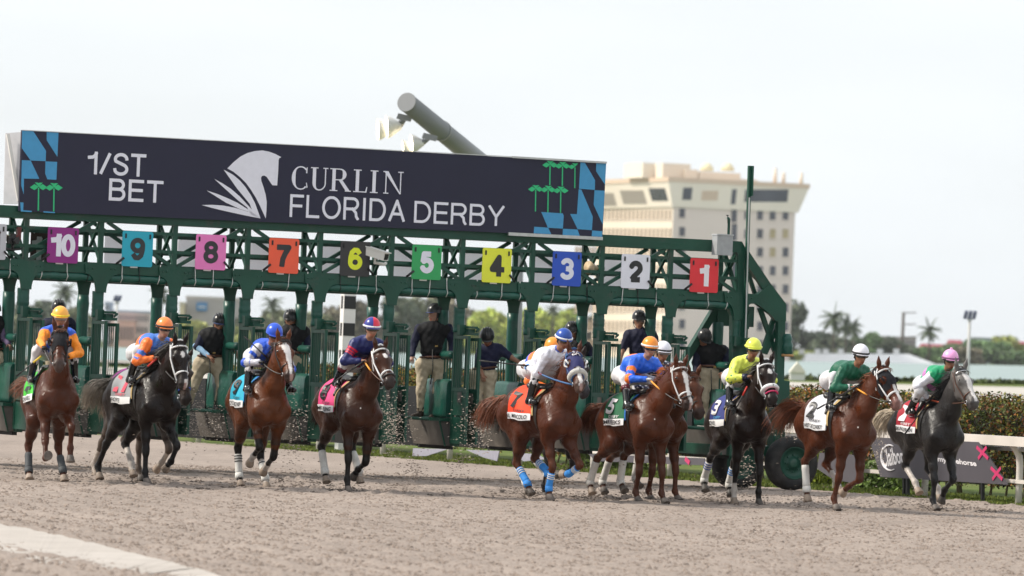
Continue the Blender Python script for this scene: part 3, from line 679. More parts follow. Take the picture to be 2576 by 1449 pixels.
def rrect(s0, s1, z0, z1, n, r=.03):
    P = []
    for cx, cz, a0 in ((s1 - r, z1 - r, 0), (s0 + r, z1 - r, 90), (s0 + r, z0 + r, 180), (s1 - r, z0 + r, 270)):
        for k in range(4):
            a = math.radians(a0 + 30 * k); P.append(G(cx + r * math.cos(a), n, cz + r * math.sin(a)))
    return P
def board(k, digits, bg_, fg_, cn, fn):
    s, z = PITCHM * k + .0, 3.41 - .0
    cxy = gsz(*[(158.5, 617), (346, 626.5), (530.5, 634.5), (714, 643.5), (893.5, 651), (1073.5, 660), (1250, 668), (1426, 676.5), (1599, 683), (1771.5, 693)][k] if 0 <= k < 10 else (158.5 - 188, 608), .1) if 0 <= k < 10 else (PITCHM * k, 3.42)
    s, z = cxy; hw, hh = .252, .27; n = .10
    e = empty('number_board', G(s, n, z - hh), 0, '%s number board reading %s in %s, hung on the gate truss' % (cn, digits, fn), 'number board', 'number boards along the gate')
    b = MB(); b.prism(rrect(s - hw, s + hw, z - hh, z + hh, n), -GN * .014); b.build('panel', plain('board_%s' % cn, *bg_, rough=.45, var=.05, scale=4), e)
    H_ = .345; W_ = {'10': .40, '1': .165, '11': .3}.get(digits, .245)
    b = MB(); stroke_text(b, digits, lambda u, v: G(s + (u - .5) * W_, n + .004, z + (v - .5) * H_), {'10': .23, '6': .22, '8': .22, '9': .22, '3': .225}.get(digits, .25), W_ / H_, .06, GN * .0003); b.build('digits', plain('digit_%s_%d' % (fn, fg_[2]), *fg_, rough=.5, var=.03), e)
    for dx in (-.20, .20):
        b = MB(); b.gbox(s + dx - .012, s + dx + .012, n + .001, n + .012, z + hh - .11, z + hh - .04); b.build('hanger_slot', M_BLK, e)
    b = MB(); b.gbox(s - .1, s + .02, n - .03, n - .016, z - hh - .02, z - hh + .02); b.build('lower_clip', M_WHT, e)
    sd = -1 if k in (0, 1, 3, 5, 7, 9) else 1
    b = MB(); b.tube([G(s + sd * (hw - .03), n + .02, z - hh + .13), G(s + sd * (hw + .08), n - .02, z - hh + .03)], .018, 6); b.build('latch_arm', M_BLK, e)
for k, q in enumerate(BOARDS): board(k, *q)
# partly visible grey board at the picture's left edge
board(-1, '11', (190, 190, 196), (60, 40, 40), 'light grey', 'brown')
# back boards on the rear plane: thin white plastic that lets light through
M_BACKB = mat('back_board_grey', (.80, .80, .84), .5, .05, 3.0)
_t = M_BACKB.node_tree; _b = _t.nodes['Principled BSDF']; _tr = _t.nodes.new('ShaderNodeBsdfTranslucent'); _tr.inputs[0].default_value = (.86, .86, .90, 1); _mx = _t.nodes.new('ShaderNodeMixShader'); _mx.inputs[0].default_value = .55
_t.links.new(_b.outputs[0], _mx.inputs[1]); _t.links.new(_tr.outputs[0], _mx.inputs[2]); _t.links.new(_mx.outputs[0], _t.nodes['Material Output'].inputs[0])
for k in range(0, 10):
    s, z = PITCHM * k + .0, 3.36; n = ND - .1
    hw, hh = .252, .27
    pc = 'brown' if k == 0 else 'pale grey'
    e = empty('back_board', G(s, n, z - hh), 0, '%s board on the back of the truss, behind the %s %s board' % (pc, BOARDS[k][3], BOARDS[k][0]), 'number board', 'boards on the rear side of the truss')
    b = MB(); b.prism(rrect(s - hw, s + hw, z - hh, z + hh, n), -GN * .012)
    b.build('panel', plain('back_board_brown', 62, 38, 30, rough=.5) if k == 0 else M_BACKB, e)
    b = MB(); b.sphere(G(s - hw + .05, n + .01, z + hh - .03), .014, nu=6, nv=4); b.build('hanger_eye', M_WHT, e)
    if k == 0:
        b = MB(); stroke_text(b, '1', lambda u, v: G(s - .15 + (u - .5) * .16, n + .004, z + (v - .5) * .36), .235, .45, .06, GN * .0003); b.build('digits', plain('digit_faded', 200, 196, 196, rough=.6), e)
# ---- things mounted on the truss
b = MB(); e = empty('control_box', gp(*zc(9, 1140, 905), .15), 0, 'grey steel control box with a thin antenna on the gate end', 'control box')
c0 = gp(*zc(9, 1138, 832), .15); b.box(c0, GT * .14, GN * .09, GZ * .16); b.build('housing', mat('grey_box', (.34, .35, .36), .5, .1), e)
b = MB(); b.box(c0 + GZ * .165, GT * .15, GN * .10, GZ * .01); b.build('lid', mat('grey_box_lid', (.42, .43, .44), .5, .1), e)
b = MB(); p = gp(*zc(9, 1185, 760), .1); b.tube([p, p + GZ * .27, p + GZ * .29 - GT * .03], .022, 7); b.build('conduit', M_G, e)
b = MB(); q = gp(*zc(9, 1180, 665), .1); b.tube([q, gp(*zc(9, 1178, 602), .1)], .006, 5); t_ = gp(*zc(9, 1178, 602), .1); b.tube([t_ - GT * .02, t_ + GT * .02], .009, 5); b.build('antenna', M_BLK, e)
# security camera by board 6
cpos = gp(*zc(13, 1705, 400), .2)
e = empty('security_camera', cpos - GZ * .12, 0, 'white security camera on a bracket beside the black board', 'camera')
d_ = _norm(GN * .9 + GT * .55 - GZ * .25); sd_ = _norm(np.cross(d_, GZ)); up_ = np.cross(sd_, d_)
b = MB(); b.box(cpos, d_ * .19, sd_ * .065, up_ * .062); b.box(cpos + up_ * .07 + d_ * .01, d_ * .21, sd_ * .075, up_ * .008); b.build('housing', M_WHT, e)
b = MB(); b.box(cpos + d_ * .192, d_ * .004, sd_ * .05, up_ * .045); b.build('glass', M_BLK, e)
b = MB(); b.tube([cpos - up_ * .06, cpos - up_ * .14, cpos - up_ * .16 + GT * .18, cpos - up_ * .14 + GT * .24 - GN * .1], .026, 7); b.build('bracket', M_WHT, e)
# horn speakers
def horn(u, v, n, lab):
    c = gp(u, v, n); e = empty('horn_speaker', c - GZ * .15, 0, lab, 'speaker', 'horn speakers in the truss')
    d = _norm(GT * -.9 + GN * .35); b = MB(); b.tube([c, c + d * .03, c + d * .12, c + d * .2], [.03, .04, .07, .11], 16, cap=False); b.tube([c + d * .2, c + d * .203, c + d * .17], [.11, .11, .09], 16, cap=True); b.build('horn', mat('cream_horn', (.55, .42, .26), .5), e)
    b = MB(); b.tube([c, c - d * .12], [.05, .055], 10); b.build('driver', M_G, e)
horn(*zc(9, 172, 1010), -.2, 'round cream horn speaker in the truss between boards 3 and 2'); horn(*zc(12, 92, 365), -.15, 'round cream horn speaker behind the small black photo camera')
c = gp(*zc(12, 125, 385), .05); e = empty('photo_camera', c - GZ * .12, 0, 'small black photo camera on a bracket clamped in the truss', 'camera')
b = MB(); b.box(c, GT * .085, GN * .04, GZ * .06); b.box(c + GZ * .075, GT * .035, GN * .035, GZ * .02); b.build('camera_body', M_BLK, e)
b = MB(); b.tube([c + GN * .04 + GT * .01 - GZ * .01, c + GN * .13 + GT * .02 - GZ * .01], .045, 12); b.build('lens', M_BLK, e)
b = MB(); b.tube([c - GZ * .06, c - GZ * .14], .02, 6); b.tube([c - GZ * .13 - GT * .14, c - GZ * .15, c - GZ * .13 + GT * .14], .018, 6); b.build('clamp', M_BLK, e)
b = MB(); b.box(c + GT * .09 + GZ * .10, GT * .03, GN * .03, GZ * .10); b.box(c + GT * .05 + GZ * .06, GT * .02, GN * .045, GZ * .015); b.build('flash_trigger', mat('red_black', (.10, .012, .012), .4), e)
# ---- the banner
NB = .14
ban = empty('banner', G(4.2, NB, ZTB1 - .1), 0, 'long dark navy banner with white lettering and horse emblem above the gate', 'banner')
def bq(z, x, y, o=0.0): return gp(*zc(z, x, y), NB + o)
corners = [bq(7, 152, 722), bq(8, 2062, 1022), bq(8, 2088, 512), bq(7, 175, 80)]
b = MB(); b.prism(corners, -GN * .05); b.build('panel', mat('banner_navy', srgb(36, 36, 58), .5, .06, 2.0, spec=.35, bump=.25, bscale=2.2), ban)
b = MB()
b.prism([bq(7, 30, 665, -.3), bq(7, 150, 668, -.05), bq(7, 172, 95, -.05), bq(7, 46, 104, -.3)], -GN * .02); b.build('end_panel', mat('pale_panel', (.5, .5, .52), .5, .06), ban)
b = MB(); b.beam(bq(7, 62, 112, -.15), bq(7, 150, 640, -.06), .05, .04, GT); b.build('end_strut', M_WHT, ban)
for p0, p1 in (((8, 1448, 474), (8, 2090, 512)), ((8, 1420, 998), (8, 2062, 1030))):
    b = MB(); b.beam(bq(*p0, .02), bq(*p1, .02), .05 if p0[2] > 900 else .03, .03, GZ); b.build('trim_strip', M_ALU, ban)
b = MB(); b.beam(bq(7, 178, 80, .012), bq(8, 1448, 472, .012), .012, .01, GZ); b.build('top_edge', M_ALU, ban)
M_PRW = mat('banner_white', srgb(226, 226, 236), .55, .03); M_PRB = mat('banner_blue', srgb(66, 148, 196), .55, .05); M_PRG = mat('banner_teal_green', srgb(45, 190, 125), .55, .05); M_NAVY = MATS['banner_navy']
def btext(name, txt, lb, rt, th):
    s0, z0 = gsz(*zc(*lb), NB); s1, z1 = gsz(*zc(*rt), NB); b = MB()
    stroke_text(b, txt, lambda u, v: G(s0 + (s1 - s0) * u, NB + .004, z0 + (z1 - z0) * v), th, (s1 - s0) / (z1 - z0), .13, GN * .0003); b.build(name, M_PRW, ban)
btext('lettering', '1/ST', (7, 690, 428), (7, 1160, 272), .145); btext('lettering', 'BET', (7, 860, 637), (7, 1296, 484), .145)
btext('lettering', 'FLORIDA', (7, 2293, 768), (8, 720, 767), .125); btext('lettering', 'DERBY', (8, 775, 921), (8, 1396, 804), .125)
def poly(name, pts, m, o=.004, z=7, parent=None):
    b = MB(); P = [bq(z, x, y, o) for x, y in pts]; n = len(P)
    # make the winding face the front
    b.add(P, [tuple(range(n))]); me_o = b.build(name, m, parent or ban); return me_o
poly('emblem_head', [(1802, 384), (1850, 335), (1905, 290), (1960, 262), (2020, 246), (2080, 241), (2130, 250), (2180, 268), (2230, 295), (2213, 302), (2208, 320), (2205, 400), (2197, 519), (2158, 517), (2140, 490), (2115, 452), (2095, 440), (2078, 443), (2068, 458), (2072, 485), (2088, 530), (2105, 590), (2114, 650), (2112, 715), (2106, 780), (2085, 735), (2060, 680), (2030, 620), (1990, 555), (1950, 500), (1905, 455), (1850, 410)], M_PRW)
for pts in ([(1773, 395), (1830, 470), (1880, 540), (1930, 605), (1978, 662), (1990, 668), (2010, 690), (2040, 740), (2065, 780), (2030, 772), (2000, 765), (1968, 735), (1962, 690), (1975, 655)],):
    pass
for pts in ([(1773, 394), (1808, 412), (1850, 436), (1900, 478), (1945, 530), (1985, 590), (2020, 655), (2065, 780), (2000, 720), (1978, 664), (1930, 605), (1880, 545)],
            [(1698, 467), (1760, 500), (1830, 545), (1900, 605), (1978, 690), (2065, 780), (1990, 750), (1958, 692), (1890, 640), (1800, 560)],
            [(1638, 559), (1720, 585), (1800, 618), (1880, 655), (1960, 705), (2065, 780), (1975, 760), (1965, 725), (1900, 705), (1790, 655)],
            [(1598, 674), (1680, 672), (1770, 678), (1860, 695), (1960, 725), (2065, 780), (1960, 760), (1830, 732), (1700, 702)]):
    poly('emblem_feather', pts, M_PRW, .004 + .0006 * len(pts) / 10)
# blue panels and little palms
for pts in ([(176, 82), (262, 86), (365, 245), (362, 326), (243, 321), (172, 222)], [(370, 96), (464, 99), (455, 293), (370, 160)], [(173, 318), (243, 321), (312, 466), (190, 464), (188, 590), (168, 520)], [(360, 328), (453, 332), (447, 474), (375, 470), (358, 425)], [(160, 652), (186, 654), (184, 715), (252, 720), (250, 730), (165, 725)], [(345, 723), (436, 729), (436, 738), (345, 733)]):
    poly('print_blue', pts, M_PRB)
for pts in ([(1912, 510), (1942, 512), (2012, 632), (2010, 698), (1902, 690)], [(2020, 516), (2087, 518), (2080, 664), (2018, 570)], [(1900, 694), (1918, 696), (1996, 880), (1990, 972), (1893, 966), (1842, 862), (1888, 864)], [(2008, 700), (2078, 704), (2064, 935), (2002, 800)], [(1645, 849), (1792, 858), (1798, 875), (1792, 962), (1690, 956)], [(1597, 949), (1692, 956), (1713, 1000), (1593, 994)], [(1793, 963), (1892, 968), (1908, 1012), (1790, 1005)], [(1992, 975), (2062, 980), (2060, 1018), (1988, 1014)]):
    poly('print_blue', pts, M_PRB, z=8)
def palm_print(z, x, y, w, h, left=True, right=True):
    poly('print_palm', [(x - w * .075, y + w * .15), (x + w * .075, y + w * .15), (x + w * .04, y + h), (x - w * .12, y + h)], M_PRG, .0052, z)
    poly('print_palm', [(x - w * .45, y - w * .5), (x - w * .08, y - w * .48), (x + w * .0, y - w * .4), (x + w * .12, y - w * .48), (x + w * .5, y - w * .46), (x + w * .02, y + w * .02)], M_PRG, .0056, z)
    for sgn, on in ((-1, left), (1, right)):
        if on: poly('print_palm', [(x, y + w * .0), (x + sgn * w * .5, y - w * .3), (x + sgn * w * 1.05, y + w * .08), (x + sgn * w * .8, y + w * .25), (x + sgn * w * .52, y + w * .42), (x + sgn * w * .2, y + w * .22)], M_PRG, .006, z)
for q in ((7, 306, 528, 66, 190), (7, 428, 532, 66, 192)): palm_print(*q)
for q in ((8, 1705, 525, 50, 140), (8, 1790, 532, 50, 138), (8, 1875, 538, 44, 148, True, False), (8, 1607, 690, 50, 155), (8, 1692, 694, 50, 158), (8, 1778, 700, 50, 155)): palm_print(*q)
# serif word
def serif_word():
    s0, z0 = gsz(*zc(7, 2305, 545), NB); s1, z1 = gsz(*zc(8, 705, 576), NB); b = MB(); H_ = z1 - z0; W_ = s1 - s0
    o = [.004]
    def P(x, y): return G(s0 + x * W_, NB + o[0], z0 + y * H_)
    k = H_ / W_
    def add(pts):
        o[0] += .00012; b.add([P(x, y) for x, y in pts], [tuple(range(len(pts)))])
    def rect(x0, x1, y0, y1): add([(x0, y0), (x1, y0), (x1, y1), (x0, y1)])
    def arc(cx, cy, rx, ry, a0, a1, wf, n=22):
        out = []; inn = []
        for i in range(n + 1):
            a = math.radians(a0 + (a1 - a0) * i / n); w_ = wf(a); out.append((cx + rx * math.cos(a), cy + ry * math.sin(a))); inn.append((cx + (rx - w_) * math.cos(a), cy + (ry - .055) * math.sin(a)))
        for i in range(n): add([out[i], out[i + 1], inn[i + 1], inn[i]])
    T, t = .030, .010
    # C
    arc(.083, .5, .080, .52, 48, 312, lambda a: t + (T + .004 - t) * abs(math.cos(a)) ** 2)
    add([(.128, .72), (.140, .72), (.140, .98), (.134, .98), (.128, .90)]); add([(.130, .30), (.138, .30), (.146, .10), (.138, .06)])
    # U
    rect(.188, .188 + T, .3, 1); rect(.297, .297 + t, .3, 1); rect(.170, .237, .955, 1); rect(.280, .325, .955, 1)
    arc(.2475, .32, .0595, .335, 180, 360, lambda a: t + (T - t) * max(0, -math.cos(a)))
    # R
    rect(.362, .362 + T, 0, 1); rect(.342, .412, 0, .045); rect(.342, .43, .955, 1); rect(.39, .43, .48, .525)
    arc(.43, .7375, .058, .2625, -90, 90, lambda a: .012 + (T - .008) * abs(math.cos(a))); add([(.418, .50), (.452, .50), (.520, .045), (.482, .045)]); rect(.478, .532, 0, .045)
    # L
    rect(.572, .572 + T, 0, 1); rect(.552, .622, .955, 1); rect(.552, .672, 0, .045); add([(.660, .045), (.672, .045), (.678, .25), (.670, .25)])
    # I
    rect(.722, .722 + T, 0, 1); rect(.702, .772, .955, 1); rect(.702, .772, 0, .045)
    # N
    rect(.838, .838 + t, 0, 1); rect(.970, .970 + t, 0, 1); add([(.822, 1), (.862, 1), (.980, .0), (.968, 0)]); rect(.816, .846, .955, 1); rect(.822, .868, 0, .045); rect(.950, 1.0, .955, 1)
    b.build('lettering', M_PRW, ban)
serif_word()
# ================================================================== rail, boards, hedge
RT = 14.48
def tp(u, v, t=RT):
    d = ray(u, v); k = ((GO + GT * t - CAMP) @ GT) / (d @ GT); return CAMP + d * k
rail = empty('track_rail', TS(RT, -10), 0, 'white inner track rail with broad top tube on curved posts', 'rail')
M_RAIL = mat('rail_white', (.66, .61, .56), .45, .08, 1.5, var2=(.52, .47, .42))
b = MB(); b.beam(TS(RT - .05, 12) + GZ * .985, TS(RT - .05, -60) + GZ * .985, .15, .20, GZ); b.build('top_rail', M_RAIL, rail)
b = MB(); b.beam(TS(RT + .12, 12) + GZ * .86, TS(RT + .12, -60) + GZ * .86, .06, .10, GZ); b.build('under_rail', M_ALU, rail)
b = MB(); b.beam(TS(RT + .05, 12) + GZ * .36, TS(RT + .05, -60) + GZ * .36, .06, .03, GZ); b.build('lower_rail', M_RAIL, rail)
for i in range(-18, 3):
    q = 4.0 + 3.0 * i; b = MB()
    b.tube([TS(RT + .12, q) + GZ * z for z in (-.1, .3, .6)] + [TS(RT + .10, q) + GZ * .75, TS(RT + .04, q) + GZ * .86, TS(RT - .03, q) + GZ * .93], .055, 10); b.build('rail_post', M_RAIL, rail)
M_BOARD = mat('board_charcoal', srgb(78, 74, 80), .5, .08, 2.0); M_BOARDB = mat('board_back', srgb(150, 148, 160), .6, .08)
def board_px(name, z, pts, label, m, t=RT - .16, group='advertising boards under the rail'):
    P = [tp(*zc(z, x, y), t) for x, y in pts]; base = np.mean(P, 0); base[2] = 0
    e = empty(name, base, 0, label, 'sign', group); b = MB(); b.prism(P, GT * .02); b.build('panel', m, e); return e
e = board_px('advertising_board', 6, [(318, 812), (1112, 848), (1322, 1157), (400, 1100)], 'charcoal slanted board with white script lettering and pink crosses beside the grey horse', M_BOARD)
M_PK = plain('print_pink', 190, 50, 100, .5); M_PW = plain('print_white', 218, 214, 216, .55)
def bil(c):
    c = [np.array(q, float) for q in c]
    return lambda u, v: tuple((c[0] * (1 - u) + c[1] * u) * (1 - v) + (c[3] * (1 - u) + c[2] * u) * v)
def btx(txt, c, m, bold, t=RT - .166):
    f = bil(c); b = MB(); text_map(b, txt, lambda u, v: tp(*zc(6, *f(u, v)), t), bold); b.build('lettering', m, e)
btx('Claiborne', [(420, 1035), (625, 985), (600, 895), (400, 885)], M_PW, .02); btx('myracehorse', [(820, 1000), (1102, 1036), (1092, 985), (812, 950)], M_PW, .03)
b = MB(); C0 = [(430 + 62 * math.cos(a) + 42, 962 + 92 * math.sin(a) + 5 * math.cos(a)) for a in np.linspace(-1.2, -5.2, 18)]
pts = [tp(*zc(6, x, y), RT - .17) for x, y in C0]; b.tube(pts, [.008 + .016 * math.sin(math.pi * i / 17) for i in range(18)], 5); b.build('lettering', M_PW, e)
for cx, cy in ((1140, 926), (1243, 1076)):
    for dx, dy in ((42, 42), (-30, 42)):
        b = MB(); p0 = tp(*zc(6, cx - dx, cy - dy), RT - .17); p1 = tp(*zc(6, cx + dx, cy + dy), RT - .17 - (.002 if dx > 0 else 0)); b.beam(p0, p1, .055, .006, GZ + GN); b.build('pink_cross', M_PK, e)
for x, y0, y1 in ((575, 1105, 1245), (600, 1105, 1245), (1142, 1145, 1290)):
    b = MB(); b.beam(tp(*zc(6, x, y0), RT - .12), tp(*zc(6, x, y1), RT - .12), .05, .05, GN); b.build('support_post', M_BLK, e)
board_px('advertising_board', 6, [(-40, 925), (170, 935), (232, 955), (232, 1150), (60, 1120), (-60, 1040)], 'plain charcoal board behind the chestnut wearing a black hood', M_BOARD)
board_px('advertising_board', 4, [(250, 1040), (420, 1050), (480, 1085), (330, 1100)], 'lavender grey board end below the gate beside a chestnut with blue bandages', M_BOARDB)
e = board_px('advertising_board', 4, [(770, 1048), (1560, 1078), (1580, 1128), (820, 1098)], 'low dark board with a pink cross seen under the gate', M_BOARD)
b = MB(); b.beam(tp(*zc(4, 1432, 1080), RT - .17), tp(*zc(4, 1462, 1112), RT - .17), .08, .006, GZ); b.build('pink_cross', M_PK, e)
board_px('advertising_board', 3, [(245, 1035), (470, 1040), (330, 1085), (240, 1085)], 'lavender triangular board end under the stall where a man stands', M_BOARDB)
board_px('advertising_board', 3, [(585, 1045), (800, 1052), (785, 1118), (700, 1095)], 'lavender triangular board end under the gate next to rail posts', M_BOARDB)
# kerb pipe beside the track
# hedge
def leafcloud(n, P, size, rng, cols, jit=.35, up=.4):
    a = rng.randn(n, 3); a[:, 2] += up; a /= np.linalg.norm(a, axis=1)[:, None]; r = rng.randn(n, 3); x = np.cross(a, r); x /= np.linalg.norm(x, axis=1)[:, None] + 1e-9; y = np.cross(a, x)
    s = size * (.6 + .8 * rng.rand(n))[:, None]
    V = np.stack([P - x * s, P - y * s * .55, P + x * s, P + y * s * .55], 1).reshape(-1, 3)
    ci = cols[rng.randint(0, len(cols), n)] * (1 + jit * rng.randn(n, 1)).clip(.35, 1.9)
    return V, np.arange(4 * n).reshape(-1, 4), np.repeat(ci, 4, 0)
M_LEAF = mat('leaves', (0, 0, 0), .65, .15, 1.0, attr=True, spec=.25)
def cloud_obj(name, parts, m, parent=None, origin=None):
    V = np.concatenate([p[0] for p in parts]); off = 0; Q = []
    for p in parts: Q.append(p[1] + off); off += len(p[0])
    C = np.concatenate([p[2] for p in parts]); o = np.zeros(3) if origin is None else np.asarray(origin, float)
    return link(name, raw_mesh(name, V - o, np.concatenate(Q), smooth=False, cols=C), m, parent)
HED = empty('clipped_hedge', TS(18.0, -10), 0, 'long clipped hedge of bronze and olive leaves behind the rail', 'hedge')
rg = np.random.RandomState(11); n = 105000
q = -34 + 47 * rg.rand(n); lump = .06 * np.sin(q * 2.1) + .05 * np.sin(q * 5.3 + 1)
tt = 17.2 + 1.5 * rg.rand(n); zz = .12 + (1.50 + lump) * rg.rand(n) ** .7
sh = rg.rand(n) < .75
tt = np.where(sh & (zz < 1.45), 17.2 + .25 * rg.rand(n) - lump, tt); zz = np.where(~sh, 1.42 + lump + .18 * rg.rand(n), zz)
P = GO[None] + tt[:, None] * GT + q[:, None] * GN; P[:, 2] = zz
pal = np.array([(.11, .035, .014), (.16, .06, .015), (.055, .065, .014), (.085, .085, .016), (.035, .045, .012), (.19, .14, .02), (.06, .05, .015), (.07, .08, .02)])
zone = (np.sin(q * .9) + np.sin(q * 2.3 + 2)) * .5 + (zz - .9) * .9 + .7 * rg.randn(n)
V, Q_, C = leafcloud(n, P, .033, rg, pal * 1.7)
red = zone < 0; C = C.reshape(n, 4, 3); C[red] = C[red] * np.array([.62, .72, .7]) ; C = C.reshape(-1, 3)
cloud_obj('foliage', [(V, Q_, C)], M_LEAF, HED, HED['_loc'])
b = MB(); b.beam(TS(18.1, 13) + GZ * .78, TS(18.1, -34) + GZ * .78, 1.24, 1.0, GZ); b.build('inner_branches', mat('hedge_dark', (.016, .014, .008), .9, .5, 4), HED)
b = MB()
for i in range(60):
    s_ = -20 + 33 * rg.rand(); p = TS(17.35 + .3 * rg.rand(), s_); b.tube([p, p + GZ * .45 + GN * rg.randn() * .15, p + GZ * .95 + GN * rg.randn() * .3], [.022, .016, .008], 5)
b.build('stems', mat('bark_grey', (.16, .12, .09), .9), HED)['kind'] = 'stuff'
# low yellow-green bushes between rail and hedge
for k, (q0, col) in enumerate(((-6.2, (.20, .24, .03)), (-3.3, (.10, .15, .03)), (4.2, (.04, .10, .025)), (5.6, (.05, .11, .03)), (-14, (.09, .12, .03)))):
    c0 = TS(16.4, q0); e = empty('low_bush', c0, 0, ['low yellow green bush at the foot of the hedge beside the wheel', 'small leafy bush between the hedge and the dark board', 'low dark green bush under the rail end', 'rounded green bush at the foot of the hedge by the rail post', 'small olive bush seen under the stalls'][k], 'bush', 'bushes at the foot of the hedge')
    n = 1500; d = rg.randn(n, 3); d /= np.linalg.norm(d, axis=1)[:, None]; d *= (rg.rand(n) ** .4)[:, None]; d[:, 2] = abs(d[:, 2])
    cloud_obj('foliage', [leafcloud(n, c0 + d * np.array([.75, .75, .6]), .05, rg, np.array([col, np.array(col) * .6, np.array(col) * 1.3]))], M_LEAF, e, e['_loc'])
    b = MB(); [b.tube([c0, c0 + GZ * .25 + GT * .1 * math.sin(i), c0 + GZ * .4 + GT * .25 * math.sin(i * 2) + GN * .2 * math.cos(i * 2)], [.015, .012, .006], 5) for i in range(4)]; b.build('stems', MATS['bark_grey'], e)['kind'] = 'stuff'
# ================================================================== far infield
def bgz(X, Y): return float(terrain_z(X, Y))
def post_rail(Y, x0, x1, top, sp, lab, zoff=0):
    e = empty('far_rail', (0, Y, bgz(0, Y)), 0, lab, 'rail', 'rails across the infield')
    for z, hh in ((top, .10), (top - .32, .05)):
        b = MB(); N = 24
        for i in range(N):
            a, c_ = x0 + (x1 - x0) * i / N, x0 + (x1 - x0) * (i + 1) / N; b.beam((a, Y, z + .002 * a), (c_, Y, z + .002 * c_), hh, .08, GZ)
        b.build('rail_tube', M_RAIL, e)
    x = x0
    while x < x1:
        b = MB(); b.beam((x, Y + .06, bgz(x, Y) - .1), (x, Y + .06, top + .002 * x), .09, .08, np.array([1, 0, 0])); b.build('rail_post', M_RAIL, e); x += sp
post_rail(232, -24, 24, 1.17, 2.4, 'white post and rail fence along the near shore of the lake'); post_rail(176, -16, 16, .72, 3.1, 'low white rail on pale ground beyond the hedge')
# shore hedge line
rg = np.random.RandomState(5); n = 9000; x = -40 + 80 * rg.rand(n); P = np.c_[x, 311 + rg.rand(n) * 1.2, terrain_z(x, np.full(n, 311.)) - .05 + .22 * rg.rand(n)]
o = cloud_obj('shore_grass', [leafcloud(n, P, .16, rg, np.array([(.05, .07, .02), (.07, .09, .025)]))], M_LEAF); tag(o, 'dark green strip of long grass along the lake shore', 'grass', kind='stuff')
M_BARK = mat('bark', (.09, .07, .055), .9, .3, 2.0)
def tree(name, u, vt, wpx, Y, cols, label, rng, vb=None, dens=1.0, group='trees beyond the lake', lobes=15, tall=1.0):
    vt = vt - (24 if u < 1900 else 4); p = at_y(u, vt, Y); gz = bgz(p[0], Y); top = p[2]; W = wpx * 1.25 * Y / FPX; H_ = max(top - gz, 2.0); base = np.array([p[0], Y, gz])
    e = empty(name, base, 0, label, 'tree', group)
    b = MB(); b.tube([base - GZ * .3, base + GZ * H_ * .3 + [.03 * W, 0, 0], base + GZ * H_ * .7], [.035 * H_ + .08, .028 * H_ + .05, .05], 7)
    for i in range(5):
        a = rng.rand() * 6.28; st = base + GZ * H_ * (.25 + .3 * rng.rand()); b.tube([st, st + np.array([math.cos(a) * W * .2, math.sin(a) * W * .2, H_ * .15]), st + np.array([math.cos(a) * W * .38, math.sin(a) * W * .38, H_ * .28])], [.1, .07, .03], 5)
    b.build('trunk', M_BARK, e)
    parts = []
    for i in range(lobes):
        a = rng.rand() * 6.28; rr = .40 * W * math.sqrt(rng.rand()); zc_ = H_ * (.10 + .68 * rng.rand()); c0 = base + np.array([math.cos(a) * rr, math.sin(a) * rr, zc_]); R = np.array([.24 * W, .24 * W, .2 * H_]) * (.7 + .5 * rng.rand())
        n = int(300 * dens); d = rng.randn(n, 3); d /= np.linalg.norm(d, axis=1)[:, None]; d *= (.55 + .5 * rng.rand(n))[:, None]
        q = c0 + d * R; q[:, 2] = np.minimum(q[:, 2], top + .3 * rng.rand(n)); parts.append(leafcloud(n, q, max(.30, .042 * W + .012 * H_), rng, (cols * .85 + .012) * 2.3 * (.75 + .5 * rng.rand())))  # leaf colours lifted and greyed to paint in distance haze
    cloud_obj('crown', parts, M_LEAF, e, base); return e
OLV = np.array([(.075, .085, .035), (.06, .07, .03), (.10, .105, .05)]); DRK = np.array([(.04, .055, .03), (.055, .07, .04), (.075, .085, .05)]); YEL = np.array([(.22, .25, .04), (.17, .21, .04), (.26, .27, .06)]); BRN = np.array([(.11, .095, .06), (.09, .08, .05), (.13, .11, .07)]); GRN = np.array([(.07, .12, .04), (.09, .14, .05), (.055, .09, .035)])
rg = np.random.RandomState(21)
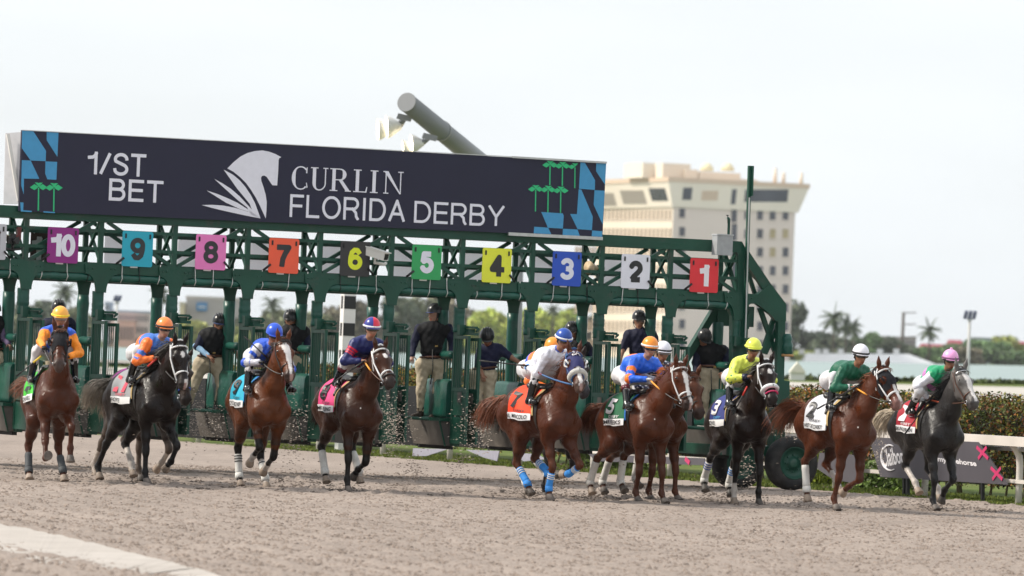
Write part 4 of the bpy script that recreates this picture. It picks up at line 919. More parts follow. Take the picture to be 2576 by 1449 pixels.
TREES = [(40, 812, 90, OLV, 'olive tree behind the left end stall'), (100, 770, 110, DRK, 'dark tree beside a tall palm left of the yellow capped rider'), (200, 790, 90, OLV, 'rounded olive tree right of the tall palm'), (480, 826, 110, YEL * .6 + BRN * .4, 'dull yellow bush tree below the beige building'), (590, 838, 90, YEL * .5 + OLV * .5, 'yellowish low tree right of the beige building'),
         (640, 815, 90, DRK, 'dark tree left of a palm behind board 8'), (720, 790, 130, OLV, 'broad olive tree behind the bearded man'), (780, 800, 90, OLV, 'olive tree behind the post below board 7'), (850, 795, 80, BRN, 'greyish tree left of the checkered marker pole'), (925, 772, 100, BRN, 'brownish tree right of the checkered marker pole'),
         (1000, 762, 110, DRK, 'dark tree behind the stall below board 5'), (1062, 768, 90, OLV, 'olive tree behind the man who looks left'), (1118, 742, 60, BRN, 'tall thin greyish tree between two gate posts'), (1172, 790, 80, BRN * .9, 'brown tree left of the yellow green trees'), (1212, 800, 70, YEL, 'bright yellow green tree left of the grey lamp mast'), (1262, 795, 80, YEL, 'bright yellow green tree just behind the grey lamp mast'),
         (1345, 782, 100, YEL, 'bright yellow green tree right of the grey lamp mast'), (1405, 790, 90, YEL * .85, 'bright yellow green tree below board 3'), (1465, 795, 90, BRN, 'brown grey tree below board 2'), (1530, 782, 80, OLV, 'olive tree left of the tower foot'), (1580, 770, 110, OLV, 'olive tree before the tower, behind a man in sunglasses'), (1660, 790, 90, DRK, 'dark tree before the tower foot'), (1715, 775, 100, DRK, 'dark tree before the middle of the tower'), (1780, 782, 100, DRK, 'dark tree before the right half of the tower'), (1840, 790, 80, OLV, 'olive tree behind the gate end'), (1978, 752, 80, DRK, 'tall dark tree at the right edge of the tower'),
         (2058, 838, 100, DRK, 'low dark tree between the tower and the palms'), (2030, 862, 80, DRK, 'dark shrub tree left of the palms'), (2095, 848, 110, DRK, 'dark bushy tree below the left palm'), (2175, 836, 70, GRN, 'rounded green tree right of the palm cluster'), (2235, 846, 60, DRK, 'small dark tree left of the red roofed houses'), (2370, 868, 90, GRN, 'green tree below the lone palm'), (2300, 872, 80, DRK, 'dark green tree in front of the red roofed houses'), (2480, 855, 100, GRN, 'green tree right of the tall floodlight'), (2545, 845, 70, YEL * .6, 'yellow green tree at the far right'), (2440, 876, 90, BRN, 'brown shrub tree behind the tall floodlight'), (2530, 880, 110, GRN * .8, 'low green tree at the far right'), (2030, 880, 50, YEL * .8, 'small yellow green bush before the white roofed barn')]
for i, (u, v, wp, c_, lb) in enumerate(TREES):
    tree('broadleaf_tree', u, v, wp, 1762 + 6 * (i % 7) if wp != 50 else 1745, c_, lb, rg)
# palms
M_FR = mat('palm_fronds', (.06, .085, .035), .6, .3, 2.0, spec=.3)
def palm(u, vt, Y, label, rng, sp=1.0, col=None, tr=None):
    p = at_y(u, vt, Y); gz = bgz(p[0], Y); base = np.array([p[0], Y, gz]); hd = p - GZ * 1.4 * sp; e = empty('palm_tree', base, 0, label, 'palm', 'palms beyond the lake')
    b = MB(); b.tube([base - GZ * .3, base * .5 + hd * .5 + [.25, 0, 0], hd], [.32, .24, .2], 8); b.build('trunk', M_BARK, e)
    for i in range(17):
        a = i * 2.399 + rng.rand() * .3; el = math.radians(75 - 105 * (i / 16) + 8 * rng.randn()); d = np.array([math.cos(a) * math.cos(el), math.sin(a) * math.cos(el), math.sin(el)]); Ln = (3.6 + .9 * rng.rand()) * sp
        q = hd.copy(); b = MB(); sd = _norm(np.cross(d, GZ) + 1e-6); pts = [q.copy()]
        for k in range(7):
            d = _norm(d + np.array([0, 0, -.17])); q = q + d * Ln / 7; pts.append(q.copy())
        b.tube(pts, [.05 * (1 - k / 9) for k in range(8)], 4)
        for k in range(1, 8):
            for m_ in range(5):
                f = m_ / 5; c0 = pts[k - 1] * (1 - f) + pts[k] * f; wd = 1.25 * sp * math.sin(math.pi * min(1, (k - 1 + f) / 7 * .85 + .15)) + .1
                for sg in (-1, 1):
                    tip = c0 + sd * sg * wd * .8 + (pts[k] - pts[k - 1]) * .8 - GZ * wd * (.35 + .2 * rng.rand()); b.add([c0 - (pts[k] - pts[k - 1]) * .16, c0 + (pts[k] - pts[k - 1]) * .16, tip], [(0, 1, 2)])
        b.build('frond', M_FR, e)
rg = np.random.RandomState(8)
palm(165, 716, 1740, 'tall palm left behind the stall below board 10', rg, 1.15); palm(408, 730, 1745, 'palm half hidden by the post left of the beige building', rg, 1.0); palm(685, 752, 1742, 'palm among olive trees behind board 8 stall', rg, .9)
palm(1392, 768, 1750, 'dark small palm above the yellow green trees', rg, .7); palm(2098, 786, 1735, 'tall ragged palm left of the palm cluster', rg, 1.2); palm(2128, 806, 1742, 'bushy palm beside the tall ragged palm', rg, 1.0); palm(2148, 812, 1748, 'smaller palm at the right of the palm cluster', rg, .9); palm(2338, 818, 1740, 'lone dark palm before the red roofed houses', rg, 1.0)
# ---- the tower
YC = 1560.; TA = math.radians(18); ER = np.array([math.cos(TA), math.sin(TA), 0]); EL_ = np.array([-math.sin(TA), math.cos(TA), 0]); NR = np.array([math.sin(TA), -math.cos(TA), 0]); NL = np.array([-math.cos(TA), -math.sin(TA), 0])
CT = at_y(*zc(9, 757, 700), YC); CT[2] = 0
def tw(x, y, face, o=0.0):
    Nn = NR if face == 'r' else NL; E_ = ER if face == 'r' else EL_; d = ray(*zc(9, x, y)); k = ((CT + Nn * o - CAMP) @ Nn) / (d @ Nn); p = CAMP + d * k; return float((p - CT) @ E_), float(p[2])
Wd = tw(1697, 700, 'r')[0]; Dp = 57.0; zcr0 = tw(757, 535, 'r')[1]; zcr1 = tw(757, 345, 'r')[1]; gz = bgz(CT[0], YC)
TOW = empty('office_tower', CT + GZ * gz, 0, 'tall cream tower block with flared top storey and dark windows', 'building')
M_TW = mat('tower_cream', srgb(214, 198, 186), .8, .05, .05); M_TWL = mat('tower_cream_sunlit', srgb(224, 208, 188), .8, .05, .05); M_TWW = mat('tower_white', srgb(230, 216, 198), .8, .05, .05); M_WIN = mat('tower_window', srgb(72, 72, 80), .25, .25, .2); M_WIN2 = mat('tower_window_lit', srgb(168, 150, 112), .4, .2, .2)
def tb(u0, u1, v0, v1, z0, z1): return [CT + ER * a + EL_ * c_ + GZ * z for z in (z0, z1) for a, c_ in ((u0, v0), (u1, v0), (u1, v1), (u0, v1))]
b = MB(); b.hexa(tb(0, Wd, 0, Dp, gz - 1, zcr0)); b.build('shaft', M_TW, TOW)
b = MB(); b.hexa(tb(-.12, -.02, .02, Dp, gz - 1, zcr0 - .02)); b.build('side_wall', M_TWL, TOW)  # thin skin in a lighter, warmer cream: sunlight painted onto the left face
f = 2.4; b = MB(); b.hexa([*tb(-.6, Wd + .6, -.6, Dp + .6, zcr0, zcr0 + 1)[:4], *tb(-f, Wd + f, -f, Dp + f, 0, zcr1)[4:]]); b.build('flared_crown', M_TWW, TOW)
b = MB(); b.hexa(tb(-f - .2, Wd + f + .2, -f - .2, Dp + f + .2, zcr1, zcr1 + 1.1)); b.build('parapet', mat('tower_parapet', srgb(205, 180, 156), .8), TOW)
def win(x0, y0, x1, y1, face, o=.12, m=M_WIN, nm='window'):
    u0, z1 = tw(x0, (y0), face, o); u1, z0 = tw(x1, y1, face, o); E_ = ER if face == 'r' else EL_; Nn = NR if face == 'r' else NL
    b = MB(); c_ = CT + E_ * (u0 + u1) / 2 + Nn * (o / 2) + GZ * (z0 + z1) / 2; b.box(c_, E_ * abs(u1 - u0) / 2, Nn * (o / 2 + .02), GZ * abs(z1 - z0) / 2); wn = b.build(nm, m, TOW)
    b = MB(); b.box(CT + E_ * (u0 + u1) / 2 + Nn * (o + .1) + GZ * (min(z0, z1) - .12), E_ * (abs(u1 - u0) / 2 + .15), Nn * .15, GZ * .1); b.build('sill', M_TW, wn)
for r in range(8):
    y = 600 + 143 * r
    for x in (1430, 1528, 1627): win(x - 20, y - 36, x + 20, y + 36, 'r', m=M_WIN2 if (r, x) in ((1, 1528), (1, 1627), (2, 1528)) else M_WIN)
    win(808, y - 52, 848, y + 20, 'r'); win(1312, y - 34, 1328, y + 34, 'r')
    if r < 5: win(1213, y - 55 - 20, 1248, y + 55, 'r')
    for i in range(24):
        x = 735 - 31.5 * i; sl = (735 - x) * .035
        win(x - 8, y - 42, x + 8, y + 34, 'l', m=mat('tower_slit', srgb(138, 118, 98), .6))
def cwin(x0, y0, x1, y1, face, m=M_WIN):
    E_ = ER if face == 'r' else EL_; Nn = NR if face == 'r' else NL; P = []
    for x, y in ((x0, y1), (x1, y1), (x1, y0), (x0, y0)):
        u, z = tw(x, y, face, 2.1); fr = min(1, max(0, (z - zcr0) / (zcr1 - zcr0))); o = .6 + (f - .6) * fr + .08; P.append(CT + E_ * u + Nn * o + GZ * z)
    b = MB(); b.prism(P, -Nn * .3); b.build('crown_window', m, TOW)
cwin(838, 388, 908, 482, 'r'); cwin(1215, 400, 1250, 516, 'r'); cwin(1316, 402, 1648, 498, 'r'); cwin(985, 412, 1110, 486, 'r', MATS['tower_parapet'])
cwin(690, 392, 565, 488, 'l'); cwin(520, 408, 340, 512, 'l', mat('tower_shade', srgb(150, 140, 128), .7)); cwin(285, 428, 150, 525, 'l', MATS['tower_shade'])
zt = zcr1 + 1.1
def roofbox(x0, x1, y0, v0, v1, nm, m):
    u0, z1 = tw(x0, y0, 'r', -5); u1, _ = tw(x1, y0, 'r', -5); b = MB(); b.hexa(tb(u0, u1, v0, v1, zt, z1)); b.build(nm, m, TOW)
roofbox(690, 905, 195, 6, 26, 'penthouse', M_TWW); roofbox(600, 690, 190, 12, 26, 'penthouse', M_TWW); roofbox(850, 950, 245, 5, 18, 'plant_room', M_TWW); roofbox(960, 1280, 262, 5, 20, 'plant_room', M_TWW); roofbox(1280, 1445, 318, 8, 16, 'plant_room', M_TWW)
for x in (1040, 1200):
    u, z = tw(x, 258, 'r', -8); c0 = CT + ER * u + EL_ * 10 + GZ * z; b = MB(); b.tube([c0, c0 + GZ * 1.0, c0 + GZ * 1.9], [1.7, 1.5, .7], 14); b.build('roof_tank', mat('tank_cream', srgb(226, 214, 178), .7), TOW)
for x, y in ((1560, 235), (1625, 268), (1762, 270)):
    u, z = tw(x, y, 'r', -3); b = MB(); b.tube([CT + ER * u + EL_ * 4 + GZ * zt, CT + ER * u + EL_ * 4 + GZ * z], [.5, .4], 6); b.build('roof_antenna', M_TWW, TOW)
# ---- far low buildings
def house(label, z, x0, y0, x1, y1, Y, wall, roofc, nw, nr, depth=14, kind='box', cat='building'):
    p0 = at_y(*zc(z, x0, y1), Y); p1 = at_y(*zc(z, x1, y0), Y); gz = min(bgz(p0[0], Y), p0[2]); c0 = np.array([(p0[0] + p1[0]) / 2, Y, gz]); hw = (p1[0] - p0[0]) / 2; H_ = p1[2] - gz
    e = empty('far_building', c0, 0, label, cat, 'low buildings beyond the lake'); X = np.array([1, 0, 0]); Yv = np.array([0, 1., 0])
    rh = H_ * (.34 if kind == 'roof' else .06); b = MB(); b.box(c0 + Yv * depth / 2 + GZ * (H_ - rh) / 2, X * hw, Yv * depth / 2, GZ * (H_ - rh) / 2); b.build('wall', wall, e)
    b = MB(); zt = gz + H_ - rh
    if kind == 'roof': b.hexa([c0 * [1, 1, 0] + X * sx * (hw + .5) + Yv * yy + GZ * zt for sx, yy in ((-1, -.6), (1, -.6), (1, depth + .6), (-1, depth + .6))] + [c0 * [1, 1, 0] + X * sx * (hw * .82) + Yv * yy + GZ * (zt + rh) for sx, yy in ((-1, depth * .4), (1, depth * .4), (1, depth * .6), (-1, depth * .6))])
    else: b.box(c0 + Yv * depth / 2 + GZ * (H_ - rh / 2), X * (hw + .2), Yv * (depth / 2 + .2), GZ * rh / 2)
    b.build('roof', roofc, e)
    for r in range(nr):
        for k in range(nw):
            w_ = hw * 2 / nw; cx = c0[0] - hw + w_ * (k + .5); cz = gz + (H_ - rh) * (r + .55) / nr; b = MB(); b.box((cx, Y - .04, cz), X * w_ * .26, Yv * .06, GZ * (H_ - rh) / nr * .26); b.build('window', M_WIN, e)
    return e
WL = lambda n, r, g, bb: mat(n, srgb(r, g, bb), .8, .08, .2)
house('long beige hall with a blue sign far behind the stalls', 12, 1780, 945, 2330, 1500, 1800, WL('w_beige', 176, 170, 166), WL('r_beige', 186, 178, 172), 0, 0, 30)
for x in (1985, 2150): 
    q0 = at_y(*zc(12, x, 1180), 1798); b = MB(); b.box(q0, (.45, 0, 0), (0, .15, 0), (0, 0, 9)); 
e = empty('hall_sign', at_y(*zc(12, 1950, 1050), 1799), 0, 'small square blue sign on the beige hall', 'sign'); b = MB(); q0 = at_y(*zc(12, 1950, 1030), 1799.4); b.box(q0, (1.5, 0, 0), (0, .15, 0), (0, 0, 1.2)); b.build('panel', plain('blue_sign', 70, 130, 180), e); b = MB(); b.box(q0 + [0, -.2, -.1], (1.0, 0, 0), (0, .05, 0), (0, 0, .18)); b.build('print_band', M_WHT, e)
house('cream end block left of the beige hall', 12, 1715, 985, 1785, 1500, 1795, WL('w_cream', 214, 200, 168), WL('r_cream', 206, 196, 176), 0, 0, 20)
house('pale blue grey apartment block behind board 9 stall', 12, 1000, 985, 1065, 1400, 1850, WL('w_bluegrey', 168, 178, 192), WL('r_bluegrey', 150, 160, 176), 3, 6, 14)
house('long grey and white low block behind board 9 stall', 12, 1060, 1075, 1440, 1400, 1845, WL('w_pinkw', 214, 196, 192), WL('r_bg2', 150, 162, 180), 12, 3, 16)
house('pink fronted low house left of the light pole', 12, 1140, 1165, 1300, 1400, 1840, WL('w_pink', 222, 178, 168), WL('r_pink', 214, 176, 170), 5, 1, 12)
RR = WL('roof_red', 150, 72, 84)
house('red roofed house group beyond the white barn', 11, 930, 575, 1075, 690, 1850, WL('w_redg', 140, 96, 96), RR, 4, 2, 12, 'roof'); house('dark red wide house beyond the white barn', 11, 1060, 600, 1390, 690, 1845, WL('w_dred', 112, 84, 86), RR, 8, 1, 14, 'roof')
house('pale grey apartment row above the red roofs', 11, 1030, 515, 1460, 640, 1900, WL('w_grey', 182, 176, 176), WL('r_grey', 160, 156, 158), 12, 3, 14); house('pink grey block right of the lone palm', 11, 1790, 545, 1960, 660, 1880, WL('w_pg', 198, 172, 160), RR, 5, 2, 12, 'roof')
house('pale teal and grey block right of the tall floodlight', 11, 2040, 520, 2240, 640, 1890, WL('w_tealg', 172, 190, 188), WL('r_tg', 150, 156, 158), 6, 3, 12); house('grey block with red roof at the far right edge', 11, 2430, 560, 2620, 680, 1860, WL('w_gr3', 140, 132, 134), RR, 6, 2, 12, 'roof'); house('grey low terrace between the palms and the floodlight', 11, 1500, 590, 1800, 660, 1870, WL('w_gr4', 190, 182, 176), RR, 8, 1, 12, 'roof')
# white barn with roof vents
p0 = at_y(*zc(11, 300, 775), 1600); p1 = at_y(*zc(11, 1745, 795), 1600); zt = at_y(*zc(11, 1000, 672), 1600)[2]
e = empty('white_barn', (p0 + p1) / 2 * [1, 1, 0] + GZ * bgz(30, 1600), 0, 'long low barn with white roof and small roof vents beyond the lake', 'barn'); zb = p0[2] - .2
b = MB(); c_ = [(p0[0], 1600, zb), (p1[0], 1600, zb + .5), (p1[0], 1626, zb + .5), (p0[0], 1626, zb), (p0[0] + 1, 1612, zt - .8), (p1[0] - 8, 1612, zt), (p1[0] - 8, 1614, zt), (p0[0] + 1, 1614, zt - .8)]
b.hexa([np.array(q) for q in c_]); b.build('roof', mat('roof_white', (.78, .78, .78), .6, .03), e)
b = MB(); b.box(((p0[0] + p1[0]) / 2, 1613, zb - 1.2), ((p1[0] - p0[0]) / 2 - 1, 0, 0), (0, 14, 0), (0, 0, 1.2)); b.build('wall', WL('w_barn', 170, 178, 176), e)
for x in (275, 440, 525, 680, 1085, 1255):
    q0 = at_y(*zc(11, x, 664), 1612); b = MB(); b.box(q0, (.7, 0, 0), (0, .8, 0), (0, 0, .7)); b.build('roof_vent', MATS['roof_white'], e)
# gabled kiosk by the shore
q0 = at_y(*zc(11, 237, 880), 309); q1 = at_y(*zc(11, 237, 770), 309); hw = 88 / 2.5863 / 1.59 * 309 / FPX
e = empty('kiosk', q0 * [1, 1, 0] + GZ * bgz(q0[0], 309), 0, 'small kiosk with white gable roof at the lake shore', 'kiosk'); b = MB(); b.prism([q0 + [-hw, 0, 0], q0 + [hw, 0, 0], q1], (0, 1.4, 0)); b.build('gable_roof', mat('roof_cream', (.74, .70, .60), .7), e)
b = MB(); b.box(q0 * [1, 1, 0] + [0, .7, (q0[2] + .7) / 2], (hw * .85, 0, 0), (0, .6, 0), (0, 0, (q0[2] - .7) / 2)); b.build('wall', M_WHT, e)
# light poles
def lpole(u, vt, Y, wpx, label, heads):
    t_ = at_y(u, vt, Y); g_ = np.array([t_[0], Y, bgz(t_[0], Y)]); e = empty('light_pole', g_, 0, label, 'lamp'); r = wpx * Y / FPX / 2; k = Y / FPX
    b = MB(); b.tube([g_ - GZ * .2, t_], [r, r * .8], 8); b.build('pole', mat('pole_concrete', (.52, .50, .47), .7), e)
    for dx, w_, h_ in heads:
        b = MB(); b.box(t_ + [dx * k, -.1, 0], (w_ * k / 2, 0, 0), (0, .12, .05), (0.04, 0, h_ * k / 2)); b.build('floodlight', mat('flood_dark', (.07, .08, .12), .4), e)
    b = MB(); b.tube([t_ - GZ * 14 * k, t_ - GZ * 8 * k], r * 1.6, 8); b.build('collar', MATS['pole_concrete'], e)
lpole(2440, 792, 330, 9, 'tall concrete floodlight pole with three dark panels at the right', ((-11, 8, 17), (0, 8, 17), (11, 8, 17))); lpole(295, 750, 360, 7, 'pale light pole with a flat lamp head behind the stall below board 9', ((-4, 9, 11), (6, 9, 11)))
t_ = at_y(2273, 785, 1790); e = empty('utility_pole', [t_[0], 1790, bgz(t_[0], 1790)], 0, 'thin utility pole with side arms above the far roofs', 'pole'); b = MB(); b.tube([[t_[0], 1790, 0], t_], [.5, .4], 6); b.build('pole', M_BARK, e)
for dz in (.3, 3.5, 7):
    b = MB(); b.tube([t_ - GZ * dz, t_ - GZ * (dz + .1) + [3.6, 0, .4]], .16, 5); b.build('side_arm', M_BARK, e)
# checkered marker pole
e_p = at_y(*zc(13, 1452, 800), 126.); g_ = np.array([e_p[0], 126, 0]); hw = 60 / 2.4156 / 1.59 * 126 / FPX; MP = empty('marker_pole', g_, 0, 'square white marker pole with black blocks behind the gate', 'pole')
X = np.array([math.cos(.32), math.sin(.32), 0]); Yv = np.array([-math.sin(.32), math.cos(.32), 0]); tz = at_y(*zc(13, 1452, 790), 126.)[2]
b = MB(); b.box(g_ + Yv * hw + GZ * tz / 2, X * hw, Yv * hw, GZ * tz / 2); b.build('post', M_WHT, MP)
bh = 128 / 2.4156 / 1.59 * 126 / FPX
for i in range(7):
    zc0 = tz - bh * .12 - bh * (.5 + 2.04 * i)
    if zc0 < .3: break
    b = MB(); b.box(g_ - Yv * .004 + GZ * zc0, X * hw * .97, Yv * .006, GZ * bh * .48); b.build('black_block', M_BLK, MP)
    b = MB(); b.box(g_ - X * (hw + .002) + Yv * hw * 1.0 + GZ * zc0, X * .006, Yv * hw * .45, GZ * bh * .48); b.build('black_block', M_BLK, MP)
# ---- the angled floodlight mast
YM = 150.; J0 = at_y(1309, 492, YM); A1 = at_y(1024, 258, YM - 6); base = np.array([J0[0] - .02 * J0[2], YM, 0]); bx = at_y(1301, 900, YM)
MAST = empty('floodlight_mast', base, 0, 'grey lamp mast with a thick angled arm carrying lit floodlights above the banner', 'lamp')
M_MAST = mat('mast_grey', (.21, .22, .23), .5, .08, 1.0, var2=(.26, .265, .27))
b = MB(); b.tube([np.array([bx[0], YM, -.2]), J0], [.118, .115], 16); b.build('pole', M_MAST, MAST)
b = MB(); b.tube([J0, A1], [.235, .215], 18); b.tube([A1, A1 + (A1 - J0) * .006], [.225, .22], 18); b.build('arm', M_MAST, MAST)
ad = _norm(A1 - J0)
for f in (.70,):
    c0 = J0 + (A1 - J0) * f; b = MB(); b.tube([c0, c0 + ad * .07], .24, 18); b.build('arm_band', M_MAST, MAST)
M_LIT = emit_mat('lamp_glow', (1, .86, .62), 4.0)
def flood(z, x, y, R, d, root):
    c = at_y(*zc(z, x, y), YM - 5); d = _norm(d); fx = empty('floodlight', c - np.array(MAST['_loc'])); fx['_loc'] = [float(q) for q in (c - np.array(MAST['_loc']))]; fx.parent = MAST
    b = MB(); b.tube([c, c - d * R * .35, c - d * R * .9, c - d * R * 1.3], [R, R * .92, R * .55, R * .28], 16, cap=False); b.build('reflector', mat('lamp_white', (.7, .69, .66), .35), fx)
    b = MB(); b.tube([c - d * R * .12, c - d * R * .2], [R * .9, R * .9], 16); b.build('glass', M_LIT, fx)
    b = MB(); b.tube([c - d * R * 1.25, at_y(*zc(z, *root), YM - 5)], [.05, .05], 6); b.build('yoke', M_MAST, fx)
flood(8, 590, 268, .26, (-.98, -.17, -.1), (720, 205)); flood(8, 530, 285, .25, (-.98, -.15, -.1), (700, 220)); flood(8, 758, 385, .22, (-.97, -.2, -.12), (880, 345)); flood(8, 700, 412, .18, (-.98, -.15, -.1), (850, 360))
for x, y in ((712, 205), (885, 338)):
    c = at_y(*zc(8, x, y), YM - 5.5); b = MB(); b.box(c, (.16, 0, -.03), (0, .08, 0), (.02, 0, .06)); b.build('bracket', M_MAST, MAST)
# fitted horse poses: x, y, lift, yaw, pitch, neck elevation, neck yaw, head drop, head yaw, then per leg (upper, middle, cannon, pastern, splay) for FR FL HR HL
POSES = {
    'h12': [-6.38, 90.48, -0.03, 14.84, 5.32, 60.03, -11.49, 49.96, 1.03, -37.83, 31.55, 36.35, 96.92, 4.19, -31.16, 70.97, -4.95, 12.52, -0.46, 31.0, -39.49, 27.91, 41.37, 2.74, 39.8, -29.14, 39.58, 25.62, 5.62],
    'h11': [-5.12, 91.09, -0.02, 30.78, -0.46, 50.84, -1.77, 65.1, -2.13, -40.65, 5.59, 0.92, 25.07, 0.12, -21.36, 48.02, -37.87, -60.98, 1.27, 17.58, -45.32, -30.43, 24.73, 3.73, 19.57, -44.9, 44.51, 27.38, -4.66],
    'h9': [-3.5, 91.48, -0.01, 19.77, -1.42, 62.91, 3.67, 50.28, -1.18, -51.41, 35.85, -63.4, -58.1, 1.86, -31.25, -8.85, -66.24, -59.0, -2.85, 35.04, -34.6, 9.41, 29.0, -1.83, 28.22, -12.55, 40.23, 30.63, 1.25],
    'h8': [-2.24, 91.64, -0.03, 23.09, -1.38, 56.76, 6.96, 46.36, -3.22, -44.31, 10.19, -0.54, 19.46, 0.48, -29.8, -4.14, -68.58, -58.38, -1.93, 40.6, -45.03, 30.73, 28.82, 1.92, 61.43, -17.34, 42.63, 14.34, 3.0],
    'h7': [0.49, 91.48, -0.03, 34.43, -1.37, 65.75, -12.11, 46.27, -6.85, -37.84, 21.66, -15.07, 11.47, 0.17, -14.45, 42.37, -65.79, -79.34, 2.94, 40.04, -19.06, 46.5, 32.51, -1.47, 53.03, -24.61, 61.87, 9.28, 1.49],
    'h5': [1.85, 92.22, -0.06, 28.16, 1.53, 49.77, 8.24, 60.24, -2.78, -36.12, 1.93, -15.11, 36.62, 0.86, -30.31, 15.35, -0.44, 40.61, 0.17, 22.03, -61.49, -23.79, 28.06, 4.21, 45.21, -55.59, -12.57, 43.29, 0.27],
    'h3': [3.38, 93.98, -0.03, 18.25, 1.79, 56.12, 1.12, 55.51, 1.28, -40.57, -4.05, -4.35, 9.81, 1.16, -32.24, 16.35, -2.85, 12.78, -0.59, 38.15, -58.29, -27.88, 27.25, 3.91, 36.86, -48.07, -33.47, 22.11, 1.48],
    'h2': [4.71, 92.13, -0.01, 29.61, -2.41, 55.98, 12.84, 49.26, -2.43, -34.53, -8.55, -19.47, 26.82, 0.87, -36.37, 3.78, -69.89, -61.85, -0.62, 41.79, -50.23, 10.66, 11.49, 0.01, 44.83, -42.15, 54.93, 24.6, 1.52],
    'h1': [6.18, 94.92, -0.03, 25.43, -2.28, 61.23, -0.87, 47.59, 7.62, -34.76, 18.97, -6.01, 36.24, 0.2, -33.63, 23.76, -57.64, -26.46, -1.3, 54.56, -32.96, 52.46, 35.25, -2.92, 57.24, -21.47, 43.5, 18.32, 5.72],
}
# ================================================================== horses
def horse_fk(p):
    R = math.radians; pit = R(p[4]); cp, sp = math.cos(pit), math.sin(pit)
    def B(x, y, z):
        dz = z - 1.3; return np.array([x * cp - dz * sp, y, 1.3 + x * sp + dz * cp + p[2]])
    J = {'B': B, 'nb': B(.50, 0, 1.38)}
    e, ny = R(p[5]), R(p[6]); nd = np.array([math.cos(e) * math.cos(ny), math.cos(e) * math.sin(ny), math.sin(e)]); J['nd'] = nd; J['poll'] = J['nb'] + .80 * nd
    h, hy = R(p[7]), R(p[6] + p[8]); hd = np.array([math.cos(h) * math.cos(hy), math.cos(h) * math.sin(hy), -math.sin(h)]); J['hd'] = hd
    J['hs'] = np.array([-math.sin(hy), math.cos(hy), 0.]); J['hu'] = np.cross(hd, J['hs']); J['hu'] *= 1 if J['hu'][2] > 0 else -1
    for nm, st, root, Ls in (('F', 9, (.55, .15, 1.15), (.26, .43, .29, .17)), ('H', 19, (-.48, .15, 1.28), (.38, .475, .38, .17))):
        for i, s in enumerate((-1, 1)):
            a = p[st + 5 * i: st + 5 + 5 * i]; P = [B(root[0], root[1] * s, root[2])]
            for k, (Ln, an) in enumerate(zip(Ls, a[:4])):
                an = R(an); d = np.array([math.sin(an), 0, -math.cos(an)])
                if k >= 1 or nm == 'H': d = d + np.array([0, s * math.sin(R(a[4])) * abs(math.cos(an)), 0]); d /= np.linalg.norm(d)
                P.append(P[-1] + Ln * d)
            J[nm + 'RL'[i]] = P
    return J
